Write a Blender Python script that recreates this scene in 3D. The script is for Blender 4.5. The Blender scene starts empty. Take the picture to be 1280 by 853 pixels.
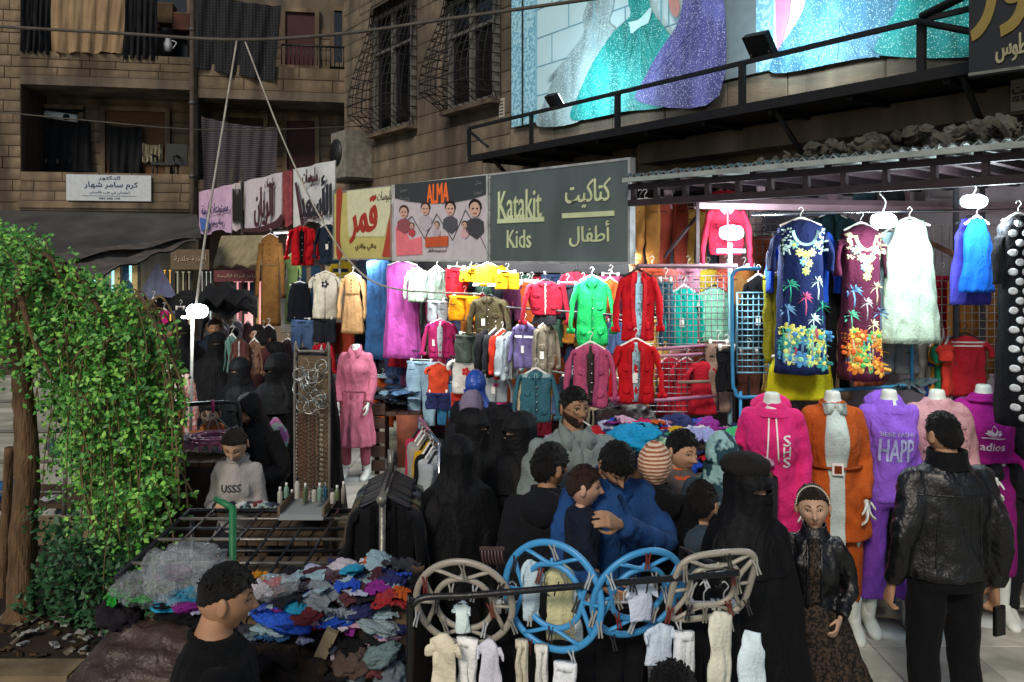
import bpy, bmesh, math, random
import numpy as np
from mathutils import Vector, Matrix
R = math.radians
SC = bpy.context.scene
COL = SC.collection
rnd = random.Random(11)

# ------------------------------------------------------------------ camera
CAM_H = 2.5
cd = bpy.data.cameras.new('camera'); cam = bpy.data.objects.new('camera', cd); COL.objects.link(cam)
cam.location = (0, 0, CAM_H); cam.rotation_euler = (R(90), 0, 0)
cd.lens = 28.125; cd.sensor_width = 36; cd.shift_y = -106.5/1280; cd.clip_end = 500; cd.clip_start = .05
SC.camera = cam

# ------------------------------------------------------------------ night sky, faint fill, exposure
W = bpy.data.worlds.new('World'); SC.world = W; W.use_nodes = True
_n = W.node_tree
sky = _n.nodes.new('ShaderNodeTexSky'); sky.sky_type = 'NISHITA'; sky.sun_disc = False
sky.sun_elevation = R(38); sky.sun_rotation = R(200)
_n.links.new(sky.outputs[0], _n.nodes['Background'].inputs[0])
_n.nodes['Background'].inputs[1].default_value = 0.056
sd = bpy.data.lights.new('sun', 'SUN'); sd.energy = 1.35; sd.angle = R(14); sd.color = (1, .88, .72)
sun = bpy.data.objects.new('sun', sd); COL.objects.link(sun)
sun.rotation_euler = (R(52), 0, R(-20))
SC.view_settings.view_transform = 'Standard'; SC.view_settings.look = 'None'
SC.view_settings.exposure = 0.62; SC.view_settings.gamma = 1
SC.cycles.max_bounces = 6; SC.cycles.diffuse_bounces = 3; SC.cycles.glossy_bounces = 3
SC.cycles.transparent_max_bounces = 12; SC.cycles.sample_clamp_indirect = 3
SC.cycles.use_denoising = True

# ------------------------------------------------------------------ helpers
def P(px, py, d):
    return Vector(((px-640)*d/1000, d, CAM_H-(py-320)*d/1000))

def dF(px, back=0.0):          # depth of the shop front line at a given column
    k = (px-640)/1000
    ax, ay = .99+.741*back, 6.5+.672*back
    u = (ay*k-ax)/(1.18+1.3*k)
    return ay-1.3*u

def lin(c):
    if isinstance(c, str):
        c = tuple(int(c[i:i+2], 16) for i in (0, 2, 4))
    return tuple(((x/255)/12.92 if x/255 <= .04045 else ((x/255+.055)/1.055)**2.4) for x in c)

def linkobj(name, data, parent=None):
    o = bpy.data.objects.new(name, data); COL.objects.link(o)
    if parent: o.parent = parent
    return o

def tag(o, label=None, cat=None, group=None, kind=None):
    if label: o['label'] = label
    if cat: o['category'] = cat
    if group: o['group'] = group
    if kind: o['kind'] = kind
    return o

def thing(name, label, cat, loc=(0, 0, 0), rz=0, group=None):
    o = linkobj(name, None); o.location = loc; o.rotation_euler = (0, 0, rz); o.empty_display_size = .1
    return tag(o, label, cat, group)

class MB:
    def __init__(s): s.v = []; s.f = []; s.n = 0; s.mi = []
    def add(s, V, F, m=0):
        V = np.asarray(V, float).reshape(-1, 3)
        s.v.append(V); s.f += [tuple(int(i)+s.n for i in f) for f in F]; s.mi += [m]*len(F); s.n += len(V); return s
    def box(s, c, size, rot=None, m=0):
        x, y, z = (q/2 for q in size)
        V = np.array([(a, b, e) for a in (-x, x) for b in (-y, y) for e in (-z, z)])
        if rot is not None: V = V @ np.array(rot.to_3x3() if hasattr(rot, 'to_3x3') else rot).T
        return s.add(V+np.array(c), [(0, 1, 3, 2), (4, 6, 7, 5), (0, 4, 5, 1), (2, 3, 7, 6), (0, 2, 6, 4), (1, 5, 7, 3)], m)
    def tube(s, pts, r, seg=8, m=0, cap=True, flat=1.0):
        V, F = tube(pts, r, seg, cap, flat); return s.add(V, F, m)
    def loft(s, rings, cap=True, m=0):
        V, F = loft(rings, cap); return s.add(V, F, m)
    def ball(s, c, rad, n=12, mm=8, m=0):
        V, F = ball(n, mm); return s.add(V*np.array(rad)+np.array(c), F, m)
    def V(s): return np.concatenate(s.v) if s.v else np.zeros((0, 3))
    def build(s, name, mat, parent=None, smooth=True):
        return mk(name, s.V(), s.f, mat, parent, smooth, s.mi)

def mk(name, V, F, mat, parent=None, smooth=True, mi=None):
    me = bpy.data.meshes.new(name); me.from_pydata([tuple(v) for v in np.asarray(V)], [], [tuple(f) for f in F])
    mats = mat if isinstance(mat, (list, tuple)) else [mat]
    for m in mats: me.materials.append(m)
    if mi is not None and len(mats) > 1: me.polygons.foreach_set('material_index', np.array(mi, dtype=np.int32))
    me.polygons.foreach_set('use_smooth', [smooth]*len(me.polygons)); me.update()
    return linkobj(name, me, parent)

def loft(rings, cap=True):
    rings = np.asarray(rings, float); n, m = rings.shape[:2]; V = rings.reshape(-1, 3)
    F = [(i*m+j, i*m+(j+1) % m, (i+1)*m+(j+1) % m, (i+1)*m+j) for i in range(n-1) for j in range(m)]
    if cap: F += [tuple(range(m))[::-1], tuple((n-1)*m+j for j in range(m))]
    return V, F

def tube(pts, r, seg=8, cap=True, flat=1.0):
    pts = [Vector(p) for p in pts]; n = len(pts)
    rs = [r]*n if np.isscalar(r) else list(r)
    rings = []; up = None
    for i, p in enumerate(pts):
        t = (pts[min(i+1, n-1)]-pts[max(i-1, 0)]).normalized()
        if up is None:
            up = Vector((0, 0, 1)) if abs(t.z) < .9 else Vector((0, 1, 0))
        a = t.cross(up)
        if a.length < 1e-4: a = t.orthogonal()
        a.normalize(); b = a.cross(t).normalized(); up = b
        rings.append([tuple(p+a*math.cos(q)*rs[i]+b*math.sin(q)*rs[i]*flat) for q in (2*math.pi*j/seg for j in range(seg))])
    return loft(rings, cap)

def curve(pts, n=6):             # Catmull-Rom through the points
    pts = [Vector(p) for p in pts]; out = []
    for i in range(len(pts)-1):
        p0, p1, p2, p3 = pts[max(i-1, 0)], pts[i], pts[i+1], pts[min(i+2, len(pts)-1)]
        for k in range(n):
            t = k/n
            out.append(.5*((2*p1)+(p2-p0)*t+(2*p0-5*p1+4*p2-p3)*t*t+(3*p1-p0-3*p2+p3)*t**3))
    return out+[pts[-1]]

def ball(n=12, m=8):
    V = [(math.cos(2*math.pi*j/n)*math.sin(math.pi*i/m), math.sin(2*math.pi*j/n)*math.sin(math.pi*i/m), math.cos(math.pi*i/m)) for i in range(1, m) for j in range(n)]
    V += [(0, 0, 1), (0, 0, -1)]; a, b = len(V)-2, len(V)-1
    F = [(i*n+j, (i+1)*n+j, (i+1)*n+(j+1) % n, i*n+(j+1) % n) for i in range(m-2) for j in range(n)]
    F += [(a, j, (j+1) % n) for j in range(n)]+[(b, (m-2)*n+(j+1) % n, (m-2)*n+j) for j in range(n)]
    return np.array(V), F

def nz(V, scale, seed, k=7):     # smooth scalar noise, about -1..1
    g = np.random.RandomState(seed); out = np.zeros(len(V))
    W_ = V.copy()
    for _ in range(2):
        d = g.normal(size=3); d /= np.linalg.norm(d)
        W_ = W_+.35*scale*np.sin(V @ d/scale*1.3+g.rand()*6)[:, None]*g.normal(size=3)
    for i in range(k):
        d = g.normal(size=3); d /= np.linalg.norm(d)
        out += np.sin(W_ @ d*(6.28/scale)*g.uniform(.5, 1.7)+g.rand()*6.28)
    return out/k**.5*.7
def wr(V, amp, scale, seed):     # wrinkle displacement
    V = np.asarray(V, float)
    return V+amp*np.stack([nz(V*np.array([1, 1, .6]), scale, seed+i) for i in range(3)], 1)*np.array([1, 1, .45])
def ss(a, b, x): t = np.clip((x-a)/(b-a), 0, 1); return t*t*(3-2*t)

TMP = bpy.data.scenes.new('tmp')
def remesh(V, F, vox, sm=3):
    me = bpy.data.meshes.new('t'); me.from_pydata([tuple(v) for v in V], [], F); o = bpy.data.objects.new('t', me)
    TMP.collection.objects.link(o)
    m = o.modifiers.new('r', 'REMESH'); m.mode = 'VOXEL'; m.voxel_size = vox
    if sm: s = o.modifiers.new('s', 'SMOOTH'); s.iterations = sm; s.factor = .5
    vl = TMP.view_layers[0]; vl.update()
    e = o.evaluated_get(vl.depsgraph).to_mesh()
    A = np.empty(len(e.vertices)*3); e.vertices.foreach_get('co', A)
    Fo = np.empty(len(e.loops), dtype=np.int32); e.loops.foreach_get('vertex_index', Fo)
    Fo = Fo.reshape(-1, 4)
    o.to_mesh_clear(); bpy.data.objects.remove(o); bpy.data.meshes.remove(me)
    return A.reshape(-1, 3), Fo.tolist()

# arabic shaping with presentation forms
_AF = {'ا': (0xFE8D, 0), 'أ': (0xFE83, 0), 'ب': (0xFE8F, 1), 'ت': (0xFE95, 1), 'ة': (0xFE93, 0), 'ج': (0xFE9D, 1), 'ح': (0xFEA1, 1), 'خ': (0xFEA5, 1), 'د': (0xFEA9, 0), 'ر': (0xFEAD, 0), 'س': (0xFEB1, 1), 'ش': (0xFEB5, 1), 'ص': (0xFEB9, 1), 'ط': (0xFEC1, 1), 'ع': (0xFEC9, 1), 'ف': (0xFED1, 1), 'ق': (0xFED5, 1), 'ك': (0xFED9, 1), 'ل': (0xFEDD, 1), 'م': (0xFEE1, 1), 'ن': (0xFEE5, 1), 'ه': (0xFEE9, 1), 'و': (0xFEED, 0), 'ي': (0xFEF1, 1), 'ئ': (0xFE89, 1)}
def ar(s):
    out = []
    for i, c in enumerate(s):
        if c not in _AF: out.append(c); continue
        b, dual = _AF[c]; prev = i > 0 and s[i-1] in _AF and _AF[s[i-1]][1]
        nxt = dual and i+1 < len(s) and s[i+1] in _AF
        out.append(chr(b+(3 if prev and nxt else 1 if prev else 2 if nxt else 0)))
    return ''.join(reversed(out))
def textmesh(body, w, h, ext=.004, bold=0.0):   # text fitted into w x h, centred, facing -Y, in x-z plane
    c = bpy.data.curves.new('t', 'FONT'); c.body = body; c.extrude = .03;  c.resolution_u = 2
    o = bpy.data.objects.new('t', c); TMP.collection.objects.link(o)
    vl = TMP.view_layers[0]; vl.update()
    e = o.evaluated_get(vl.depsgraph).to_mesh()
    A = np.empty(len(e.vertices)*3); e.vertices.foreach_get('co', A); A = A.reshape(-1, 3)
    F = [tuple(p.vertices) for p in e.polygons]
    o.to_mesh_clear(); bpy.data.objects.remove(o)
    lo, hi = A[:, :2].min(0), A[:, :2].max(0); A[:, :2] = (A[:, :2]-(lo+hi)/2)/(hi-lo)
    A = np.stack([A[:, 0]*w, -A[:, 2]/.03*ext/1.0, A[:, 1]*h], 1)
    if bold:
        n = len(A); r = bold*h*.9; B = []; G_ = []
        for i, (dx, dz) in enumerate(((0, 0), (r, r*.5), (-r, -r*.5))): B.append(A+np.array([dx, -.0005*i, dz])); G_ += [tuple(q+n*i for q in f) for f in F]
        return np.concatenate(B), G_
    return A, F
def lettering(name, body, w, h, loc, mat, parent, ext=.004, bold=0.0, rot=None, surf=None):
    V, F = textmesh(body, w, h, ext, bold)
    if rot: V = V @ np.array(Matrix.Rotation(rot, 3, 'Y')).T
    V = V+np.array(loc)
    if surf is not None:
        V[:, 1] = np.array([surf(x, z) for x, z in V[:, [0, 2]]])+(V[:, 1]-loc[1])
    return mk(name, V, F, mat, parent, False)

# ------------------------------------------------------------------ materials
_M = {}
def mat(key, col, rough=.8, metal=0, var=.25, scale=6, bump=.2, bscale=40, emit=0, spec=.3, coat=0, sheen=0, alpha=1, trans=0, stretch=(1, 1, 1)):
    k = (key, str(col))
    if k in _M: return _M[k]
    m = bpy.data.materials.new(key); m.use_nodes = True; nt = m.node_tree; b = nt.nodes['Principled BSDF']
    c = lin(col); N = nt.nodes.new; L = nt.links.new
    tc = N('ShaderNodeTexCoord'); mp = N('ShaderNodeMapping'); mp.inputs['Scale'].default_value = stretch
    L(tc.outputs['Object'], mp.inputs[0])
    no = N('ShaderNodeTexNoise'); no.inputs['Scale'].default_value = scale; no.inputs['Detail'].default_value = 6
    L(mp.outputs[0], no.inputs['Vector'])
    mx = N('ShaderNodeMix'); mx.data_type = 'RGBA'
    mx.inputs[6].default_value = (*[x*(1-var) for x in c], 1); mx.inputs[7].default_value = (*[min(1, x*(1+var)) for x in c], 1)
    rp = N('ShaderNodeMapRange'); rp.inputs[1].default_value = .32; rp.inputs[2].default_value = .68
    L(no.outputs[0], rp.inputs[0]); L(rp.outputs[0], mx.inputs[0]); L(mx.outputs[2], b.inputs['Base Color'])
    b.inputs['Roughness'].default_value = rough; b.inputs['Metallic'].default_value = metal
    b.inputs['Specular IOR Level'].default_value = spec; b.inputs['Coat Weight'].default_value = coat
    b.inputs['Sheen Weight'].default_value = sheen; b.inputs['Alpha'].default_value = alpha
    b.inputs['Transmission Weight'].default_value = trans
    if bump:
        n2 = N('ShaderNodeTexNoise'); n2.inputs['Scale'].default_value = bscale; n2.inputs['Detail'].default_value = 5
        L(mp.outputs[0], n2.inputs['Vector'])
        bp = N('ShaderNodeBump'); bp.inputs['Strength'].default_value = bump; bp.inputs['Distance'].default_value = .02
        L(n2.outputs[0], bp.inputs['Height']); L(bp.outputs[0], b.inputs['Normal'])
    if emit:
        b.inputs['Emission Color'].default_value = (*c, 1); b.inputs['Emission Strength'].default_value = emit
    _M[k] = m; return m
def nodes_of(m): return m.node_tree.nodes, m.node_tree.links, m.node_tree.nodes['Principled BSDF']
def fab(col, **k):
    new = ('fabric', str(col)) not in _M
    a = dict(rough=.85, var=.16, scale=9, bump=.35, bscale=70, spec=.15, sheen=.02); a.update(k); m = mat('fabric', col, **a)
    if new: folds(m)
    return m
def folds(m, sc=8, st=.55, dist=.035):
    N, L, b = nodes_of(m); tc = N.new('ShaderNodeTexCoord'); mp = N.new('ShaderNodeMapping'); mp.inputs['Scale'].default_value = (1.25, 1.25, .5); L.new(tc.outputs['Object'], mp.inputs[0])
    n = N.new('ShaderNodeTexNoise'); n.inputs['Scale'].default_value = sc; n.inputs['Detail'].default_value = 3; n.inputs['Distortion'].default_value = 1.4; L.new(mp.outputs[0], n.inputs['Vector'])
    bp = N.new('ShaderNodeBump'); bp.inputs['Strength'].default_value = st; bp.inputs['Distance'].default_value = dist; L.new(n.outputs[0], bp.inputs['Height'])
    if b.inputs['Normal'].links: L.new(b.inputs['Normal'].links[0].from_socket, bp.inputs['Normal'])
    L.new(bp.outputs[0], b.inputs['Normal'])
def denim(col):
    new = ('denim', str(col)) not in _M; m = mat('denim', col, rough=.8, var=.35, scale=5, bump=.3, bscale=60, spec=.2)
    if new: folds(m)
    return m
def metal(col='4a4a4c', rough=.45): return mat('painted_metal', col, rough=rough, metal=.3, var=.3, scale=8, bump=.1, spec=.5)
def plas(col, rough=.35): return mat('plastic', col, rough=rough, var=.06, scale=3, bump=.03, spec=.5)
def prt(col): return mat('print', col, rough=.6, var=.08, scale=12, bump=0, spec=.3)
def emis(col, s, key='lamp_glass'): return mat(key, col, emit=s, bump=0, var=0)

def plaid(key, c1, c2, fx, fz, soft=.5):     # woven stripes both ways
    m = mat(key, c1, rough=.9, bump=.2); N, L, b = nodes_of(m)
    tc = N.new('ShaderNodeTexCoord'); prev = None
    for ax, f in ((0, fx), (2, fz)):
        if not f: continue
        w = N.new('ShaderNodeTexWave'); w.wave_type = 'BANDS'; w.bands_direction = 'XYZ'[ax]; w.inputs['Scale'].default_value = f
        w.inputs['Distortion'].default_value = 1.2; w.inputs['Detail'].default_value = 2
        L.new(tc.outputs['Object'], w.inputs[0])
        if prev:
            mu = N.new('ShaderNodeMath'); mu.operation = 'MULTIPLY'; L.new(prev, mu.inputs[0]); L.new(w.outputs[1], mu.inputs[1]); prev = mu.outputs[0]
        else: prev = w.outputs[1]
    x = N.new('ShaderNodeMix'); x.data_type = 'RGBA'; x.inputs[6].default_value = (*lin(c1), 1); x.inputs[7].default_value = (*lin(c2), 1)
    L.new(prev, x.inputs[0]); L.new(x.outputs[2], b.inputs['Base Color']); return m
def sparkle(key, c1, c2, sc=150):
    m = mat(key, c1, rough=.6, bump=0); N, L, b = nodes_of(m)
    tc = N.new('ShaderNodeTexCoord'); v = N.new('ShaderNodeTexVoronoi'); v.inputs['Scale'].default_value = sc
    L.new(tc.outputs['Object'], v.inputs['Vector'])
    n = N.new('ShaderNodeTexNoise'); n.inputs['Scale'].default_value = 2.2; n.inputs['Detail'].default_value = 8; n.inputs['Distortion'].default_value = .6
    mp = N.new('ShaderNodeMapping'); mp.inputs['Scale'].default_value = (1.6, 1, .5); L.new(tc.outputs['Object'], mp.inputs[0]); L.new(mp.outputs[0], n.inputs['Vector'])
    x = N.new('ShaderNodeMix'); x.data_type = 'RGBA'; x.inputs[6].default_value = (*[q*.45 for q in lin(c1)], 1); x.inputs[7].default_value = (*lin(c1), 1)
    r = N.new('ShaderNodeMapRange'); r.inputs[1].default_value = .38; r.inputs[2].default_value = .62; L.new(n.outputs[0], r.inputs[0]); L.new(r.outputs[0], x.inputs[0])
    s = N.new('ShaderNodeSeparateColor'); L.new(v.outputs['Color'], s.inputs[0])
    th = N.new('ShaderNodeMath'); th.operation = 'GREATER_THAN'; th.inputs[1].default_value = .93; L.new(s.outputs[0], th.inputs[0])
    y = N.new('ShaderNodeMix'); y.data_type = 'RGBA'; y.inputs[7].default_value = (*lin(c2), 1)
    L.new(th.outputs[0], y.inputs[0]); L.new(x.outputs[2], y.inputs[6]); L.new(y.outputs[2], b.inputs['Base Color']); return m
def leopard(key, c1, c2, sc):
    m = mat(key, c1, rough=.8, bump=.2); N, L, b = nodes_of(m)
    tc = N.new('ShaderNodeTexCoord'); n = N.new('ShaderNodeTexNoise'); n.inputs['Scale'].default_value = sc; n.inputs['Detail'].default_value = 2
    L.new(tc.outputs['Object'], n.inputs['Vector'])
    r = N.new('ShaderNodeMapRange'); r.inputs[1].default_value = .47; r.inputs[2].default_value = .53; L.new(n.outputs[0], r.inputs[0])
    x = N.new('ShaderNodeMix'); x.data_type = 'RGBA'; x.inputs[6].default_value = (*lin(c1), 1); x.inputs[7].default_value = (*lin(c2), 1)
    L.new(r.outputs[0], x.inputs[0]); L.new(x.outputs[2], b.inputs['Base Color']); return m

def stonemat(key, col, dirt):
    m = mat(key, col, rough=.92, var=.3, scale=1.5, bump=.5, bscale=14); N, L, b = nodes_of(m)
    tc = N.new('ShaderNodeTexCoord'); oi = N.new('ShaderNodeObjectInfo')
    g = N.new('ShaderNodeNewGeometry'); mp = N.new('ShaderNodeMapping'); mp.inputs['Scale'].default_value = (2.2, 2.2, .35)
    n = N.new('ShaderNodeTexNoise'); n.inputs['Scale'].default_value = 1.1; n.inputs['Detail'].default_value = 8
    L.new(g.outputs['Position'], mp.inputs[0]); L.new(mp.outputs[0], n.inputs['Vector'])
    r = N.new('ShaderNodeMapRange'); r.inputs[1].default_value = .35; r.inputs[2].default_value = .65; L.new(n.outputs[0], r.inputs[0])
    x = N.new('ShaderNodeMix'); x.data_type = 'RGBA'; old = b.inputs['Base Color'].links[0].from_socket
    x.inputs[6].default_value = (*lin(dirt), 1); L.new(old, x.inputs[7]); L.new(r.outputs[0], x.inputs[0])
    h = N.new('ShaderNodeHueSaturation'); ma = N.new('ShaderNodeMapRange'); ma.inputs[3].default_value = .88; ma.inputs[4].default_value = 1.12
    L.new(oi.outputs['Random'], ma.inputs[0]); L.new(ma.outputs[0], h.inputs['Value']); L.new(x.outputs[2], h.inputs['Color'])
    L.new(h.outputs[0], b.inputs['Base Color']); return m

from mathutils.bvhtree import BVHTree
def caster(V, F, back=False):
    t = BVHTree.FromPolygons([tuple(v) for v in V], [tuple(f) for f in F]); s = -1 if not back else 1
    def f(x, z):
        h = t.ray_cast(Vector((x, s*3, z)), Vector((0, -s, 0)))[0]
        if h is None: h = t.find_nearest(Vector((x, s*.3, z)))[0]
        return h.y
    return f
WHITE = plas('e8e6e0'); BLACK = fab('14161a'); SKIN = 'b98a6c'
CHROME = mat('chrome', 'c0c4c8', rough=.25, metal=1, var=.05, bump=0)
# ------------------------------------------------------------------ frames: a plane given by an origin and a horizontal direction
class Fr:
    def __init__(s, o, e):
        l = math.hypot(*e); s.o = (o[0], o[1]); s.e = (e[0]/l, e[1]/l); s.n = (-s.e[1], s.e[0]); s.rz = math.atan2(s.e[1], s.e[0])
    def at(s, px, py, off=0.0):
        k = (px-640)/1000; ox, oy = s.o[0]+s.n[0]*off, s.o[1]+s.n[1]*off
        t = (k*oy-ox)/(s.e[0]-k*s.e[1]); d = oy+t*s.e[1]
        return (t, off, CAM_H-(py-320)*d/1000)
    def world(s, t, off, z): return Vector((s.o[0]+s.e[0]*t+s.n[0]*off, s.o[1]+s.e[1]*t+s.n[1]*off, z))
    def empty(s, name, label, cat, group=None): return thing(name, label, cat, (s.o[0], s.o[1], 0), s.rz, group)

FF = Fr((-2.11, 9.9), (1.18, -1.3))                 # line of the shop fronts
_s = FF.at(640, 0); 
FF = Fr((.99-1.18*2.7, 6.5+1.3*2.7), (1.18, -1.3))
FL = Fr((-6.48, 16.5), (4.04, -5.55))               # raised banner further down the street
FB = Fr((-10.75, 16.8), (6.95, 1.3))                # corner apartment house
FW = Fr((-3.65, 17.55), (.584, -.811))              # long side wall of the upper building
FC = Fr((-.58, 11.58), (.584, -.811))               # steel balcony in front of it

# ------------------------------------------------------------------ ground and paving
mground = stonemat('pavement_concrete', 'b4b2a6', '85857a')
g = MB(); g.add([(-80, -20, -.02), (80, -20, -.02), (80, 160, -.02), (-80, 160, -.02)], [(0, 1, 2, 3)])
ground = g.build('ground', mground, None, False); ground['kind'] = 'structure'
pave = MB().box((1.2, 7.4, -.012), (9.8, 7.0, .012)).build('pavement', mat('joint_dirt', '55574f', rough=.95)); pave['kind'] = 'structure'
def chamfer_box(x, y, z, b=.004):
    V = []; 
    for sy, i in ((y/2, 0), (y/2, 0)): pass
    a = MB()
    r1 = [(-x/2, -y/2, -z/2), (x/2, -y/2, -z/2), (x/2, y/2, -z/2), (-x/2, y/2, -z/2)]
    r2 = [(p[0], p[1], z/2-b) for p in r1]; r3 = [(p[0]-math.copysign(b, p[0]), p[1]-math.copysign(b, p[1]), z/2) for p in r1]
    return loft([r1, r2, r3])
V_, F_ = chamfer_box(.594, .594, .016, .005)
slab0 = mk('paving_slab', V_, F_, mground, pave, False)
first = True; slabs = 0
for i in range(16):
    for j in range(12):
        x, y = -3.4+.6*i, 4.2+.6*j
        if abs(x/y) > .7 or slabs > 180: continue
        o = slab0 if first else slab0.copy()
        if not first: COL.objects.link(o); o.parent = pave
        first = False; slabs += 1
        o.location = (x, y, .002+rnd.uniform(-.0015, .0015)); o.rotation_euler = (rnd.uniform(-.003, .003), rnd.uniform(-.003, .003), rnd.uniform(-.004, .004))

# ------------------------------------------------------------------ stone blocks
_bl = {}
def blocks(parent, y, x0, x1, z0, z1, rh, rl, m, holes=(), thick=.06, joint=.009, name='stone_block'):
    """Courses of stone blocks standing proud of a wall in the parent's own frame; every block is an object."""
    key = id(m)
    if key not in _bl:
        V, F = loft([[(-.5, .5, -.5), (.5, .5, -.5), (.5, .5, .5), (-.5, .5, .5)], [(-.5, -.3, -.5), (.5, -.3, -.5), (.5, -.3, .5), (-.5, -.3, .5)], [(-.485, -.5, -.465), (.485, -.5, -.465), (.485, -.5, .465), (-.485, -.5, .465)]])
        me = bpy.data.meshes.new(name); me.from_pydata([tuple(v) for v in V], [], F); me.materials.append(m); _bl[key] = me
    n = max(1, round((z1-z0)/rh)); rh = (z1-z0)/n
    for r in range(n):
        za, zb = z0+r*rh, z0+(r+1)*rh; spans = [(x0, x1)]
        for (a, b, c, d) in holes:
            if zb > c+.02 and za < d-.02:
                spans = [q for s in spans for q in ((s[0], min(s[1], a)), (max(s[0], b), s[1])) if q[1]-q[0] > .04]
        for (a, b) in spans:
            x = a-(rl*.5 if r % 2 and len(spans) == 1 else 0)
            while x < b-.01:
                l = rl*rnd.uniform(.75, 1.25); xa, xb = max(a, x), min(b, x+l); x += l
                if b-xb < .12: xb = b; x = b
                if xb-xa < .05: continue
                o = linkobj(name, _bl[key], parent)
                o.location = ((xa+xb)/2, y-thick/2+rnd.uniform(-.006, .006), (za+zb)/2); o.scale = (xb-xa-joint, thick, rh-joint)

# ------------------------------------------------------------------ corner apartment house
STA = stonemat('sandstone', '80705b', '4c4136'); STB = stonemat('plaster_wall', '76695a', '4e463d'); STD = stonemat('dark_plaster', '554a3e', '38312a')
hb = FB.empty('apartment_house', 'old sandstone apartment house with deep balconies hung with dark cloths', 'building')
TOP = 9.6
x_pil = FB.at(25, 100)[0]; xe = FB.at(432, 100)[0]+.3; x_mid0, x_mid1 = FB.at(238, 100)[0], FB.at(247, 100)[0]
m = MB(); m.box(((-6+xe)/2, 1.6, TOP/2), (xe+6, .3, TOP)); m.build('wall', STB, hb, False)
m = MB(); m.box(((x_pil-6)/2, .8, TOP/2), (x_pil+6, 1.4, TOP)); pil = m.build('pier', STD, hb, False)
blocks(pil, .1, -2.2, x_pil, 2.2, TOP, .24, .5, STA)
m = MB(); m.box(((x_mid0+x_mid1)/2, .75, TOP/2), (x_mid1-x_mid0, 1.3, TOP)); m.build('pier', STD, hb, False)
def zz(px, py, off=0): return FB.at(px, py, off)[2]
def balcony(pa, pb, ztop, zbot, nrow, rl):
    xa, xb = FB.at(pa, 100)[0], FB.at(pb, 100)[0]
    p = MB().box(((xa+xb)/2, .12, (ztop+zbot)/2), (xb-xa, .14, ztop-zbot-.01)).build('parapet', STD, hb, False)
    blocks(p, .05, xa, xb, zbot, ztop, (ztop-zbot)/nrow, rl, STA, thick=.05)
    MB().box(((xa+xb)/2, .75, zbot-.1), (xb-xa, 1.5, .2)).build('balcony_slab', STB, hb, False)
balcony(25, 238, zz(130, 67), zz(130, 97), 3, .75)
balcony(25, 238, zz(130, 216), zz(130, 252), 3, .75)
balcony(247, 432, zz(340, 83), zz(340, 114), 2, .9)
balcony(247, 432, zz(340, 226), zz(340, 252), 2, .9)
# recess walls of blocks (back plane), with openings
def opening(a, b, c, d, off, mt, frame=STA, name='window', depth=.08, fw=.1):
    x0, _, z1 = FB.at(a, c, off); x1, _, z0 = FB.at(b, d, off)
    f = MB().box(((x0+x1)/2, off-.02, (z0+z1)/2), (x1-x0, .05, z1-z0)).build(name, mt, hb, False)
    fr = MB(); w = fw
    fr.box((x0-w/2, off-.06, (z0+z1)/2), (w, .12, z1-z0+2*w)); fr.box((x1+w/2, off-.06, (z0+z1)/2), (w, .12, z1-z0+2*w))
    fr.box(((x0+x1)/2, off-.063, z1+w/2), (x1-x0, .12, w)); fr.box(((x0+x1)/2, off-.063, z0-w/2), (x1-x0, .12, w))
    fr.build('frame', frame, f, False); return (x0-w, x1+w, z0-w, z1+w)
RED = mat('painted_door', '3a1514', rough=.6, var=.2); DARKG = mat('dark_glass', '0b0e10', rough=.15, var=.05, bump=0, spec=.5)
BRN = mat('brown_shutter', '53371d', rough=.7, stretch=(1, 1, 6))
hs = []
hs.append(opening(56, 100, 137, 200, 1.42, DARKG)); hs.append(opening(133, 208, 139, 222, 1.42, BRN)); hs.append(opening(357, 394, 16, 84, 1.42, RED, name='door'))
hs.append(opening(359, 394, 152, 215, 1.42, RED, name='door')); hs.append(opening(418, 428, 15, 80, 1.42, DARKG)); hs.append(opening(285, 330, 148, 215, 1.42, RED, name='door')); hs.append(opening(100, 235, -20, 75, 1.42, DARKG))
xa, xb = FB.at(25, 0, 1.42)[0], FB.at(440, 0, 1.42)[0]
blocks(hb, 1.45, xa, x_mid0, 3.6, 7.9, .26, .62, STA, hs, thick=.04); blocks(hb, 1.45, x_mid1, xb, 3.6, 8.0, .26, .7, STA, hs, thick=.04)
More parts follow.
